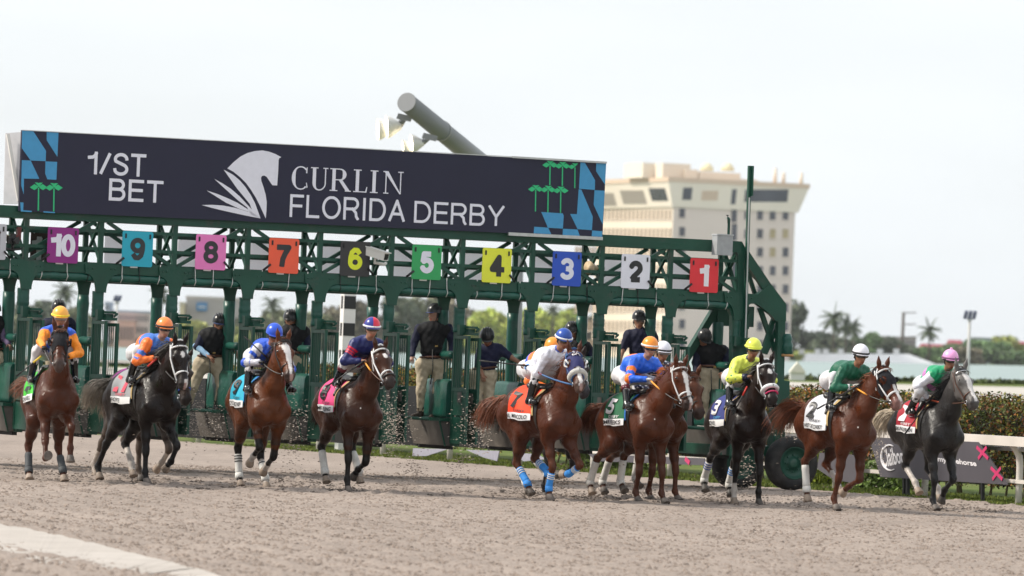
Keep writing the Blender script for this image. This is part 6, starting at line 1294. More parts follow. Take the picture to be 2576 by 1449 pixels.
SPECS = [
 ('h12', POSES['h12'], dict(coat=(.105, .026, .0085), points=(.075, .020, .008), hair=(.16, .05, .02), tail=(-.7, -.45, .15), taillen=.45, tailgrav=.5, wraps={'HR': (M_W_BK, (M_BLK, 0), .35, 1.0), 'HL': (M_W_BK, (M_BLK, 0), .45, 1.0)}, hoofs={'HR': 1, 'HL': 1}, hood=M_HOOD, bridle=M_LEATH, cloth=((70, 190, 60), 'lime', 'DUBYUHNELL'), num=('12', M_BLK), pad=plain('pad_blue', 50, 110, 190), muzzle=(.06, .045, .04), label='chestnut racehorse in a black hood with lime green saddle cloth, facing almost straight out')),
 ('h11', POSES['h11'], dict(coat=BLK, points=(.010, .008, .008), hair=(.02, .016, .014), tail=(-.6, -.4, .0), taillen=.62, tailtip=(.20, .16, .12), tailgrav=1.0, socks={'HL': .75}, hoofs={'FL': 1, 'HR': 1}, face='snip', bridle=M_WSTRAP, br=.0125, cloth=((150, 150, 154), 'grey', 'FORTE'), num=('11', plain('red_num', 205, 50, 80)), maneside=-1, manelen=.30, label='near black racehorse with white bridle and grey saddle cloth')),
 ('h9', POSES['h9'], dict(coat=BAY, points=BP, hair=(.02, .012, .009), tail=(-.8, .1, -.5), taillen=.5, socks={'FR': .2, 'FL': .15, 'HL': .75}, wraps={'HR': (M_W_WH, (M_BLK, 3), .25, 1.0), 'HL': (M_W_WH, (M_BLK, 1), .35, 1.0)}, hoofs={'HR': 1}, face='blaze', bridle=M_LEATH, cloth=((30, 165, 195), 'turquoise', 'CYCLONE MISCHIEF'), num=('9', M_BLK), pad=plain('pad_blue', 50, 110, 190), maneside=-1, label='bright bay racehorse with broad white blaze and turquoise saddle cloth')),
 ('h8', POSES['h8'], dict(coat=(.070, .021, .0085), points=BP, hair=(.03, .014, .009), tail=(-.8, -.1, -.5), taillen=.5, socks={'HR': .0, 'HL': .7}, wraps={'HR': (M_W_WH, (M_W_WH, 0), .2, 1.0), 'HL': (M_W_WH, (M_W_WH, 0), .2, 1.0)}, hoofs={'HR': 1, 'HL': 1}, face='star', bridle=M_WSTRAP, br=.0125, nosepatch=M_W_BK, cloth=((232, 70, 130), 'pink', 'MR. RIPPLING'), num=('8', M_BLK), label='dark bay racehorse with small white star, white bridle and pink saddle cloth')),
 ('h7', POSES['h7'], dict(coat=CH, points=(.09, .028, .012), hair=(.17, .05, .02), tail=(-.8, -.4, -.15), taillen=.6, wraps={k: (M_W_BLUE, (M_W_WH, 3), .3, 1.0) for k in ('FR', 'FL', 'HR', 'HL')}, hoofs={'FL': 1}, face='stripe', bridle=M_TEALS, hood=M_HOODB, cup=M_WSTRAP, hoodtext='AS', roll=(.36, .042, M_FLEECE), cloth=((240, 70, 30), 'orange', 'IL MIRACOLO'), num=('7', M_BLK), muzzle=(.10, .07, .06), label='chestnut racehorse with navy hood, white fleece noseband, blue bandages and orange saddle cloth')),
 ('h5', POSES['h5'], dict(coat=CH2, points=(.075, .024, .011), hair=(.15, .045, .018), tail=(-.85, -.3, -.1), taillen=.55, wraps={'HR': (M_W_WH, (M_W_WH, 0), .15, 1.0), 'HL': (M_W_WH, (M_W_WH, 0), .15, 1.0)}, hoofs={'HR': 1}, face='stripe', bridle=M_WSTRAP, br=.0115, nosepatch=M_W_BK, cloth=((20, 95, 60), 'green', 'MR PEEKS'), num=('5', M_PW), pad=plain('pad_blue', 50, 110, 190), label='chestnut racehorse with white stripe, white bridle and dark green saddle cloth')),
 ('h3', POSES['h3'], dict(coat=DKB, points=BP, hair=(.015, .011, .009), tail=(-.8, .2, -.6), taillen=.5, socks={'FR': .35}, wraps={'HR': (M_W_WH, (plain('wrap_navy', 40, 70, 150), 3), .25, 1.0), 'HL': (M_W_WH, (MATS['wrap_blue'], 3), .25, 1.0)}, face='star', bridle=M_WSTRAP, br=.0125, roll=(.38, .034, M_WSTRAP), nosepatch=plain('pink_band', 235, 70, 125, .6), cloth=((40, 50, 120), 'blue', 'DIESEL'), num=('3', M_PW), maneside=-1, manelen=.24, label='dark bay racehorse with white noseband roll, pink nose band and navy saddle cloth')),
 ('h2', POSES['h2'], dict(coat=(.120, .030, .0095), points=(.085, .026, .012), hair=(.17, .05, .02), tail=(-.95, -.25, .12), taillen=.75, tailgrav=.7, socks={'HL': .5}, wraps={'HR': (M_W_WH, (M_W_WH, 0), .15, 1.0)}, hoofs={'HR': 1, 'FL': 1}, face='stripe', bridle=M_WSTRAP, br=.012, hood=M_HOOD, cloth=((212, 212, 218), 'white', 'WEST COAST COWBOY'), num=('2', M_BLK), muzzle=(.22, .12, .11), label='chestnut racehorse in a black hood with white bridle and white saddle cloth')),
 ('h1', POSES['h1'], dict(coat=GRY, points=(.016, .015, .016), grey=True, headcol=(.125, .115, .11), hair=(.42, .34, .25), mane=(.015, .014, .015), tail=(-.75, -.45, -.1), taillen=.55, socks={'HR': .8, 'HL': .7}, face='grey', bridle=M_LEATHB, browband=M_STEEL, cloth=((165, 25, 45), 'red', 'BUNGOFRAN'), num=('1', M_PW), muzzle=(.06, .055, .055), maneside=-1, manelen=.26, label='dark grey racehorse with pale head and red saddle cloth, leading on the rail side')),
 ('h4', with_('h5', _0=.22, _1=1.35, _9=3, _10=-3, _14=-3, _15=3, _5=-13, _6=-7, _19=-6, _24=9), dict(coat=(.125, .038, .015), points=(.1, .03, .013), hair=(.15, .045, .018), tail=(-.8, 0, -.5), taillen=.5, wraps={'HR': (M_W_WH, (M_W_WH, 0), .15, 1.0), 'HL': (M_W_WH, (M_W_WH, 0), .15, 1.0)}, bridle=M_LEATH, cloth=((228, 215, 60), 'yellow', ''), label='chestnut racehorse hidden behind the one with a dark green saddle cloth')),
 ('h6', with_('h7', _0=.02, _1=1.9, _3=-3, _5=-9, _7=6, _6=8, _19=-9, _20=-4, _24=-12, _14=-8, _15=-14, _10=-12), dict(coat=DKB, points=BP, hair=(.015, .011, .009), tail=(-.8, 0, -.6), taillen=.5, wraps={'HR': (M_W_WH, (M_W_WH, 0), .15, 1.0), 'HL': (M_W_WH, (M_W_WH, 0), .15, 1.0)}, bridle=M_WSTRAP, muzzle=(.05, .05, .055), cloth=((30, 28, 30), 'black', ''), label='dark brown racehorse hidden behind the chestnut with blue bandages')),
 ('h10', with_('h11', _0=-.16, _1=2.0, _3=0, _5=-20, _6=4, _7=8, _10=-14, _15=-20, _16=-10, _19=-8, _24=10), dict(coat=(.05, .028, .018), points=(.09, .065, .05), hair=(.25, .2, .15), tail=(-.8, 0, -.6), taillen=.5, socks={'FL': .8, 'HR': .6, 'HL': .4}, sockcol=(.36, .31, .27), bridle=M_LEATH, noseband=plain('strap_blue', 40, 80, 190), cloth=((130, 40, 120), 'purple', ''), label='dun legged brown racehorse hidden behind the near black one')),
]
for k, p_, sp_ in SPECS: make_horse(k, p_, sp_)
# ================================================================== people
def ik(a, c, l1, l2, pole):
    a, c = np.asarray(a, float), np.asarray(c, float); d = c - a; D = np.linalg.norm(d); k = 1.0
    if D > (l1 + l2) * .995: k = D / ((l1 + l2) * .995)
    l1, l2 = l1 * k, l2 * k; d = d / D; x = (l1 * l1 - l2 * l2 + D * D) / (2 * D); h = math.sqrt(max(0, l1 * l1 - x * x)); po = np.asarray(pole, float); po = _norm(po - d * (po @ d)); return a + d * x + po * h
def finger_tubes(hands):
    V = []; Q = []
    for wr, dr, up, sd, curl, sc in hands:      # palm base, direction, palm normal (away from grip), thumb side, curl
        dr, up, sd = map(_norm, (dr, up - dr * (np.asarray(up) @ dr), sd)); sd = _norm(np.cross(dr, up)) * (1 if np.cross(dr, up) @ sd > 0 else -1)
        pb = wr + dr * .075 * sc
        fs = [(pb + sd * o * sc, dr, up, L_ * sc, .0088 * sc) for o, L_ in ((.030, .070), (.010, .080), (-.010, .074), (-.029, .058))] + [(wr + dr * .025 * sc + sd * .038 * sc, _norm(dr * .75 + sd * .65), up, .060 * sc, .0098 * sc)]
        for i, (p, d, u, L_, r) in enumerate(fs):
            b = len(V); ang = 0; n = 6; pts = [np.array(p)]
            for k in range(3):
                a = curl * (k + 1) * (.8 if i < 4 else .35); dd = d * math.cos(a) - u * math.sin(a); pts.append(pts[-1] + dd * L_ / 3)
            rr = [r, r, r * .92, r * .55]
            for k, q in enumerate(pts):
                t = _norm(pts[min(k + 1, 3)] - pts[max(k - 1, 0)]); x = _norm(np.cross(t, u) + 1e-6); y = np.cross(t, x)
                for m in range(n): V.append(q + rr[k] * (x * math.cos(2 * math.pi * m / n) + y * math.sin(2 * math.pi * m / n)))
            for k in range(3):
                for m in range(n): Q.append((b + k * n + m, b + k * n + (m + 1) % n, b + (k + 1) * n + (m + 1) % n, b + (k + 1) * n + m))
            b2 = b + 3 * n; Q.append((b2, b2 + 1, b2 + 2, b2 + 3)); Q.append((b2, b2 + 3, b2 + 4, b2 + 5))
    return np.array(V), np.array(Q)
M_SKIN = mat('skin', (0, 0, 0), .5, .1, 30, attr=True, spec=.35); M_CLOTH = mat('woven_cloth', (0, 0, 0), .7, .12, 14, attr=True, spec=.2, bump=.5, bscale=16); M_SILK = mat('racing_silk', (0, 0, 0), .42, .14, 12, attr=True, spec=.35, bump=.9, bscale=17); M_BOOT = mat('boot_black', (.009, .009, .010), .22, .2, 20, spec=.5); M_BOOTB = mat('boot_brown', (.035, .022, .014), .7, .3, 20)
M_LENS = mat('goggle_lens', (.02, .018, .016), .08, .1, spec=.8, coat=.5); M_STRAP = mat('black_strap', (.010, .010, .011), .6, .1)
def helmet(e, o, c, fd, up, r, m, brim=True, spec=None):
    fd = _norm(fd); up = _norm(up - fd * (up @ fd)); sd = np.cross(up, fd); vs = []; fs = []; nu, nv = 26, 12
    for j in range(nv + 1):
        th = math.radians(3 + 95 * j / nv)
        for i in range(nu):
            ph = 2 * math.pi * i / nu; fl = 1.0 if j < nv else 1.03
            th2 = th + (math.radians(8) * max(0, -math.cos(ph)) if j == nv else 0)
            q = fd * math.sin(th2) * math.cos(ph) * r * 1.12 + sd * math.sin(th2) * math.sin(ph) * r * .98 + up * math.cos(th2) * r * 1.06; vs.append(c + q * fl)
    for j in range(nv):
        for i in range(nu): fs.append((j * nu + i, (j + 1) * nu + i, (j + 1) * nu + (i + 1) % nu, j * nu + (i + 1) % nu))
    b = MB(); b.add(vs, fs, True); b.add(vs[:nu], [tuple(range(nu))]); b.add(vs[-nu:], [tuple(range(nu))[::-1]])
    hm = b.build('helmet', m, e)
    if brim:
        b = MB(); R0 = [c + fd * math.cos(a) * r * 1.10 + sd * math.sin(a) * r * .98 - up * r * .08 for a in np.linspace(-1.0, 1.0, 9)]; R1 = [c + fd * (math.cos(a) * r * 1.10 + .030 * math.cos(a)) + sd * math.sin(a) * r * 1.02 - up * r * (.13) for a in np.linspace(-1.0, 1.0, 9)]
        b.add(R0 + R1 + [q - up * .008 for q in R1] + [q - up * .012 for q in R0], [(i, i + 1, 10 + i, 9 + i) for i in range(8)] + [(9 + i, 10 + i, 19 + i, 18 + i) for i in range(8)] + [(18 + i, 19 + i, 28 + i, 27 + i) for i in range(8)], True); b.build('peak', (spec or {}).get('peakm', m), hm)
    sp = spec or {}
    if sp.get('band'):
        b = MB(); b.tube([c + fd * math.cos(a) * r * 1.13 + sd * math.sin(a) * r * .99 - up * r * .0 for a in np.linspace(0, 2 * math.pi, 25)], .014, 6, cap=False); b.build('band', sp['band'], hm)
    if sp.get('vents'):
        for a in (-.55, -.18, .18, .55):
            pts = [c + (fd * math.sin(t) * 1.125 + up * math.cos(t) * 1.065) * r * math.cos(a * .9) + sd * math.sin(a) * r * .9 for t in np.linspace(-.8, .9, 7)]; b = MB(); b.tube(pts, [.004, .009, .011, .011, .011, .009, .004], 5); b.build('rib', M_STRAP, hm)
    if sp.get('quarters'):
        vs2 = []; b = MB()
        for a0 in (0.0, math.pi):
            g = []; 
            for j in range(9):
                th = math.radians(4 + 84 * j / 8)
                for i in range(9):
                    ph = a0 + (math.pi / 2) * i / 8 - .1; g.append(c + (fd * math.sin(th) * math.cos(ph) * 1.125 + sd * math.sin(th) * math.sin(ph) * .985 + up * math.cos(th) * 1.065) * r)
            b.add(g, [(j * 9 + i, (j + 1) * 9 + i, (j + 1) * 9 + i + 1, j * 9 + i + 1) for j in range(8) for i in range(8)], True)
        b.build('cap_quarter', sp['quarters'], hm)
    if sp.get('pom'):
        b = MB(); b.sphere(c + up * r * 1.09, .022, nu=8, nv=6); b.build('button', m, hm)
    return hm
def person(name, J, S):
    """J: world joints; S: look"""
    base = np.array(S['base']); e = empty('person', base, 0, S['label'], 'person', S['group']); e['_loc'] = [float(q) for q in base]; k = S.get('k', 1.0)
    hd, ch, pv = J['hd'], J['ch'], J['pv']; fd = _norm(J['fd']); up = _norm(J.get('hup', hd - ch)); up = _norm(up - fd * (up @ fd)); sdh = np.cross(up, fd); rng = np.random.RandomState(int(abs(base[0] * 100)) % 997)
    lat = _norm(J['sL'] - J['sR']); skin = np.array(S['skin'])
    def torso(b, g, lo=0.0):
        pv = J['pv'] + _norm(ch - J['pv']) * lo; mid = J.get('mid', (ch + pv) / 2); ax = _norm(ch - pv)
        b.cap(pv, mid, .128 * k + g, .118 * k + g, 'torso', .08, (lat, 1.22)); b.cap(mid, ch - ax * .06, .120 * k + g, .135 * k + g, 'torso', .08, (lat, 1.22)); b.cap(J['sR'] - lat * -.03 - ax * .03, J['sL'] - lat * .03 - ax * .03, .078 * k + g, .078 * k + g, 'torso', .08)
    def arms(b, g, t1=1.0, lower=True):
        for s in 'RL':
            b.cap(J['s' + s], J['e' + s], .062 * k + g, .048 * k + g, 'arm' + s + 'u', .05)
            if lower: b.cap(J['e' + s], J['e' + s] + (J['w' + s] - J['e' + s]) * t1, .047 * k + g, (.047 + (.032 - .047) * t1) * k + g, 'arm' + s + 'l', .035)
    def legs(b, g, t1=1.0):
        for s in 'RL':
            b.cap(J['h' + s], J['k' + s], .098 * k + g, .064 * k + g, 'leg' + s + 'u', .07); b.cap(J['k' + s], J['k' + s] + (J['a' + s] - J['k' + s]) * t1, .062 * k + g, (.062 + (.042 - .062) * t1) * k + g, 'leg' + s + 'l', .04)
    # skin: one continuous body
    b = Body(); torso(b, -.012); arms(b, -.004); legs(b, -.012)
    b.cap(ch + (hd - ch) * .05, hd - up * .06, .058 * k, .052 * k, 'neck', .04)
    b.ball(hd + up * .02, .098, 'head', .04, (sdh, .84)); b.cap(hd + fd * .012 - up * .03, hd + fd * .045 - up * .085, .072, .042, 'head', .04, (sdh, .9)); b.cap(hd + fd * .088 - up * .01, hd + fd * .108 - up * .04, .010, .016, 'nose', .02); b.ball(hd + fd * .080 - up * .078, .018, 'lips', .02, (sdh, 1.5)); b.ball(hd + fd * .075 + up * .02, .028, 'head', .03, (sdh, 1.9))
    for s in (-1, 1): b.cap(hd + sdh * .083 * s - up * .0 - fd * .01, hd + sdh * .087 * s - up * .04 - fd * .01, .018, .014, 'head', .015, (sdh, .5))
    hands = []
    for s, sg in (('R', -1), ('L', 1)):
        w = J['w' + s]; d = _norm(J.get('hd' + s, w - J['e' + s])); u_ = J.get('hn' + s, GZ); u_ = _norm(np.asarray(u_) - d * (np.asarray(u_) @ d) + 1e-6); th_ = np.cross(d, u_); b.cap(w - d * .02, w + d * .07, .030 * k, .034 * k, 'hand', .03, (u_, .62)); hands.append((w, d, u_, J.get('th' + s, lat * -sg), S.get('curl', .75), k))
    V, Q = b.mesh(.0145); tg, tt = b.classify(V); C = np.tile(skin, (len(V), 1)); C[tg == 'lips'] = skin * np.array([.8, .55, .5])
    hv = (V - hd); eb = (tg == 'head') & (hv @ fd > .06) & (abs(hv @ up - .028) < .010) & (abs(hv @ sdh) > .015) & (abs(hv @ sdh) < .055); C[eb] = (.02, .014, .01)
    if S.get('beard'): m = (tg == 'head') & (hv @ up < -.055) & (hv @ fd > -.01); C[m] = S['beard']
    if S.get('hair'): m = (tg == 'head') & (hv @ fd < .02) & (hv @ up > -.08) & (abs(hv @ sdh) < .2); C[m] = S['hair']
    if 'glove' in S: m = np.isin(tg, ['hand']); C[m] = S['glove']
    FV, FQ = finger_tubes(hands); fc = np.tile(np.array(S.get('glove', skin)), (len(FV), 1))
    body = link('body', raw_mesh('person_body', np.concatenate([V, FV]) - base, np.concatenate([Q, FQ + len(V)]), cols=np.concatenate([C, fc])), M_SKIN, e)
    for s in (-1, 1):
        m = MB(); m.sphere(hd + fd * .088 + sdh * .032 * s + up * .008, .0125, nu=8, nv=6); m.build('eye', M_EYE, e)
    ax = ch - pv; al = np.linalg.norm(ax); ax = ax / al; frn = _norm(np.cross(lat, ax)); frn = frn if frn @ fd > 0 else -frn
    def cloth(fnb, nm, pat, m, h=.0145):
        bb = Body(); fnb(bb); V, Q = bb.mesh(h); tg, tt = bb.classify(V); q = V - pv; fr = dict(a=(q @ ax) / al, l=q @ lat, f=q @ frn, V=V)
        n_ = .0045 * (np.sin(V[:, 2] * 55 + V[:, 0] * 30) + np.sin(V[:, 0] * 71 - V[:, 2] * 38 + V[:, 1] * 40)); V = V + n_[:, None] * _norm(np.array([.5, -.8, .3])); return link(nm, raw_mesh(nm, V - base, Q, cols=pat(tg, tt, fr)), m, e)
    solid = lambda c: (lambda tg, tt, fr: np.tile(np.array(c), (len(tg), 1)))
    sl = S.get('sleeve', 1.0)
    def jer(bb):
        torso(bb, .012, .07 if S['kind'] == 'jockey' else .12); arms(bb, .012 if not S.get('baggy') else .02, sl if sl > 0 else 1, sl > 0)
        bb.cap(ch - ax * .02, ch + (hd - ch) * .35, .072 * k, .060 * k, 'collar', .03)
    cloth(jer, 'jersey' if S['kind'] == 'jockey' else 'shirt', S['pat'], M_SILK if S['kind'] == 'jockey' else M_CLOTH)
    if 'under' in S: cloth(lambda bb: [bb.cap(J['e' + s] + (J['w' + s] - J['e' + s]) * -.1, J['e' + s] + (J['w' + s] - J['e' + s]) * .95, .050 * k, .038 * k, 'u', .03) for s in 'RL'], 'undersleeve', solid(S['under']), M_CLOTH)
    def pan(bb):
        bb.cap(J['hR'], J['hL'], .125 * k, .125 * k, 'seat', .06); bb.ball(pv, .142 * k, 'seat', .06, (lat, 1.15)); legs(bb, .006 if S['kind'] == 'jockey' else .010, .45 if S['kind'] == 'jockey' else .93)
    cloth(pan, 'breeches' if S['kind'] == 'jockey' else 'trousers', S.get('pantpat', solid(S['pants'])), M_CLOTH)
    for s in 'RL':
        a, kn = J['a' + s], J['k' + s]; ft = _norm(J.get('ft' + s, J['ft'])); dn = _norm(a - kn); bb = Body(); t0 = .28 if S['kind'] == 'jockey' else .84
        bb.cap(kn + (a - kn) * t0, a, .062 * k if S['kind'] == 'jockey' else .058 * k, .048 * k, 'boot', .03); bb.cap(a - ft * .02 + dn * .045, a + ft * .13 + dn * .06, .046 * k, .038 * k, 'boot', .04); bb.ball(a + ft * .16 + dn * .065, .036 * k, 'boot', .03)
        V, Q = bb.mesh(.0145); link('boot', raw_mesh('boot', V - base, Q), S.get('bootm', M_BOOT), e)
        if S.get('bootband') is not None: m = MB(); p0 = kn + (a - kn) * .30; m.tube([p0, p0 + (a - kn) * .16], .068 * k, 12); m.build('boot_top', S['bootband'], e)
    if S['kind'] == 'crew' and S.get('vest', True):
        def ves(bb): torso(bb, .030)
        vb = cloth(lambda bb: (torso(bb, .030, .20)), 'vest', lambda tg, tt, fr: np.tile(np.array((.0085, .0085, .010)), (len(tg), 1)), M_CLOTH)
    if S['kind'] == 'crew':
        m = MB(); m.tube([pv + ax * .10 + lat * math.cos(t) * .192 * k + frn * math.sin(t) * .165 * k for t in np.linspace(0, 2 * math.pi, 25)], .017, 6, cap=False); m.build('belt', M_LEATHB, e)
        if S.get('patch', True) and S.get('vest', True):
            m = MB(); c0 = ch - ax * .30 + frn * .175 + lat * .06; m.box(c0, lat * .022, frn * .004, ax * .012); m.build('vest_badge', mat('gold_badge', (.35, .22, .05), .5), e)
        for s_ in (-1, 1):
            m = MB(); m.tube([hd + sdh * .10 * s_ - up * .02, hd + sdh * .075 * s_ - up * .1 + fd * .03, hd - up * .135 + fd * .05], .006, 5); m.build('chin_strap', M_STRAP, e)
        if S.get('lead'):
            p0 = ch - ax * .35 + frn * .19; m = MB(); m.tube([p0, p0 - GZ * .3 + lat * .02, p0 - GZ * .55 - lat * .01], .008, 5); m.build('lanyard', M_STRAP, e)
    if S.get('cuff') is not None:
        for s in 'RL': m = MB(); d = _norm(J['w' + s] - J['e' + s]); m.tube([J['w' + s] - d * .045, J['w' + s] - d * .005], .047 * k, 10); m.build('cuff', S['cuff'], e)
    hs = dict(S.get('hspec', {})); helmet(e, base, hd + up * .045, fd, up, .119, S['capm'], S.get('brim', True), hs)
    g = S.get('eyewear', 'goggles')
    if g == 'goggles':
        m = MB(); pts = [hd + fd * (math.cos(a) * .108) + sdh * math.sin(a) * .088 + up * .006 for a in np.linspace(-1.15, 1.15, 11)]; m.tube(pts, [.018] + [.027] * 9 + [.018], 8, flat=1.0); m.build('goggles', S.get('lens', M_LENS), e)
        m = MB(); m.tube([hd + fd * math.cos(a) * .112 + sdh * math.sin(a) * .098 + up * .012 for a in np.linspace(1.1, 5.18, 15)], .009, 5); m.build('goggle_strap', M_STRAP, e)
    elif g == 'shades':
        for s_ in (-1, 1): m = MB(); m.box(hd + fd * .106 + sdh * .033 * s_ + up * .008, sdh * .028, fd * .005, up * .017); m.build('sunglass_lens', M_LENS, e)
        m = MB(); m.tube([hd + sdh * .088 - fd * .01 + up * .015, hd + fd * .10 + sdh * .062 + up * .02, hd + fd * .108 + up * .015, hd + fd * .10 - sdh * .062 + up * .02, hd - sdh * .088 - fd * .01 + up * .015], .004, 5); m.build('sunglass_frame', M_STRAP, e)
    return e
def C3(*c): return np.array(srgb(*c))
def pat_plain(body, sleeve=None, collar=None):
    def f(tg, tt, fr):
        C = np.tile(body, (len(tg), 1))
        if sleeve is not None: C[np.array([q.startswith('arm') for q in tg])] = sleeve
        if collar is not None: C[tg == 'collar'] = collar
        return C
    return f
def armt(tg, tt):
    u = np.array([q.startswith('arm') and q.endswith('u') for q in tg]); l = np.array([q.startswith('arm') and q.endswith('l') for q in tg]); t = np.where(u, tt * .5, .5 + tt * .5); return u | l, t
def p12(tg, tt, fr):
    C = np.tile(C3(225, 228, 240), (len(tg), 1)); C[(np.abs(fr['l']) > .055) & (np.abs(fr['l']) < .115)] = C3(40, 90, 200); C[fr['a'] > .92] = C3(45, 95, 205); m, t = armt(tg, tt); C[m & (t > .04)] = C3(252, 150, 40); return C
def p11(tg, tt, fr):
    C = np.tile(C3(65, 115, 200), (len(tg), 1)); C[(fr['a'] < .55) & (np.abs(fr['l']) < .2)] = C3(245, 120, 60); b = (np.abs(fr['l']) < .05) & (fr['a'] < .5) & (fr['a'] > .2); C[b] = C3(70, 80, 130); m, t = armt(tg, tt); C[m] = C3(250, 125, 55); C[m & (t > .22) & (t < .34)] = C3(65, 115, 200); C[m & (t > .42) & (t < .48)] = C3(65, 115, 200); return C
def p9(tg, tt, fr):
    C = np.tile(C3(40, 85, 200), (len(tg), 1)); m, t = armt(tg, tt); C[m] = C3(196, 196, 206); C[m & (np.mod(t, .28) > .17) & (t < .75)] = C3(40, 85, 200); return C
def p8(tg, tt, fr):
    C = np.tile(C3(28, 36, 92), (len(tg), 1)); d = (np.floor((fr['l'] + fr['a'] * .5) / .085) + np.floor((fr['l'] - fr['a'] * .5) / .085)) % 2; C[(fr['a'] < .55) & (d > .5)] = C3(205, 30, 50); m, t = armt(tg, tt); C[m] = C3(28, 36, 92); C[m & (t > .12) & (t < .30) & (np.mod(t * 30, 2) < 1.3)] = C3(215, 30, 55); return C
def p5(tg, tt, fr):
    C = np.tile(C3(40, 100, 215), (len(tg), 1)); r2 = (fr['l'] / .13) ** 2 + ((fr['a'] - .52) * .5 / .13) ** 2; C[r2 < 1] = C3(250, 125, 35); rr = np.sqrt(r2)
    for cx in (-.035, .04):
        q = np.sqrt(((fr['l'] - cx) / .034) ** 2 + (((fr['a'] - .52) * .5) / .034) ** 2); C[(q > .62) & (q < 1.1) & (fr['l'] - cx < .016)] = C3(60, 40, 40)
    m, t = armt(tg, tt); C[m] = C3(40, 100, 215); C[m & (((t > .18) & (t < .30)) | ((t > .42) & (t < .52)))] = C3(250, 125, 35); return C
def p3(tg, tt, fr):
    C = np.tile(C3(222, 232, 95), (len(tg), 1)); V = fr['V']; s = np.sin(fr['l'] * 60 + fr['a'] * 14) + np.sin(fr['a'] * 40 - fr['l'] * 25); C[(np.abs(fr['l'] - .02) < .10) & (fr['a'] > .15) & (fr['a'] < .75) & (s > 1.1)] = C3(20, 130, 70); m, t = armt(tg, tt); C[m] = C3(222, 232, 95); st = np.sin(V[:, 0] * 60) * np.sin(V[:, 2] * 60); C[m & (t > .2) & (t < .75) & (st > .72)] = C3(15, 130, 100); C[m & (t > .90)] = C3(25, 30, 60); C[tg == 'collar'] = C3(30, 40, 40); return C
def p1(tg, tt, fr):
    C = np.tile(C3(20, 150, 100), (len(tg), 1)); dd = fr['a'] * .5 + fr['l'] * .45; C[(dd > .10) & (dd < .21)] = C3(200, 130, 190); m, t = armt(tg, tt); C[m & (t > .03)] = C3(225, 225, 235); return C
def p4(tg, tt, fr):
    C = np.tile(C3(28, 34, 66), (len(tg), 1)); s = np.sin(fr['V'][:, 0] * 80) * np.sin(fr['V'][:, 2] * 80); C[s > .55] = C3(220, 222, 230); return C
def p6(tg, tt, fr):
    C = np.tile(C3(245, 120, 50), (len(tg), 1)); C[fr['a'] < .5] = C3(45, 100, 210); return C
SK1 = (.38, .20, .13); SK2 = (.30, .145, .088); SK3 = (.14, .07, .046); SK4 = (.45, .25, .18)
WHP = (.62, .61, .63)
def capm(n, r, g, bb): return mat('cap_' + n, srgb(r, g, bb), .30, .05, 6, spec=.5)
def hplane(p, z, x, y, yl):
    """pixel of a zoom view -> horse-local point on the plane y = yl of that horse"""
    y_ = math.radians(p[3]); f = np.array([math.sin(y_), -math.cos(y_), 0]); l = np.array([math.cos(y_), math.sin(y_), 0]); d = ray(*zc(z, x, y)); o = np.array([p[0], p[1], 0]); k = ((o + l * yl - CAMP) @ l) / (d @ l); q = CAMP + d * k - o; return np.array([q @ f, yl, q[2]])
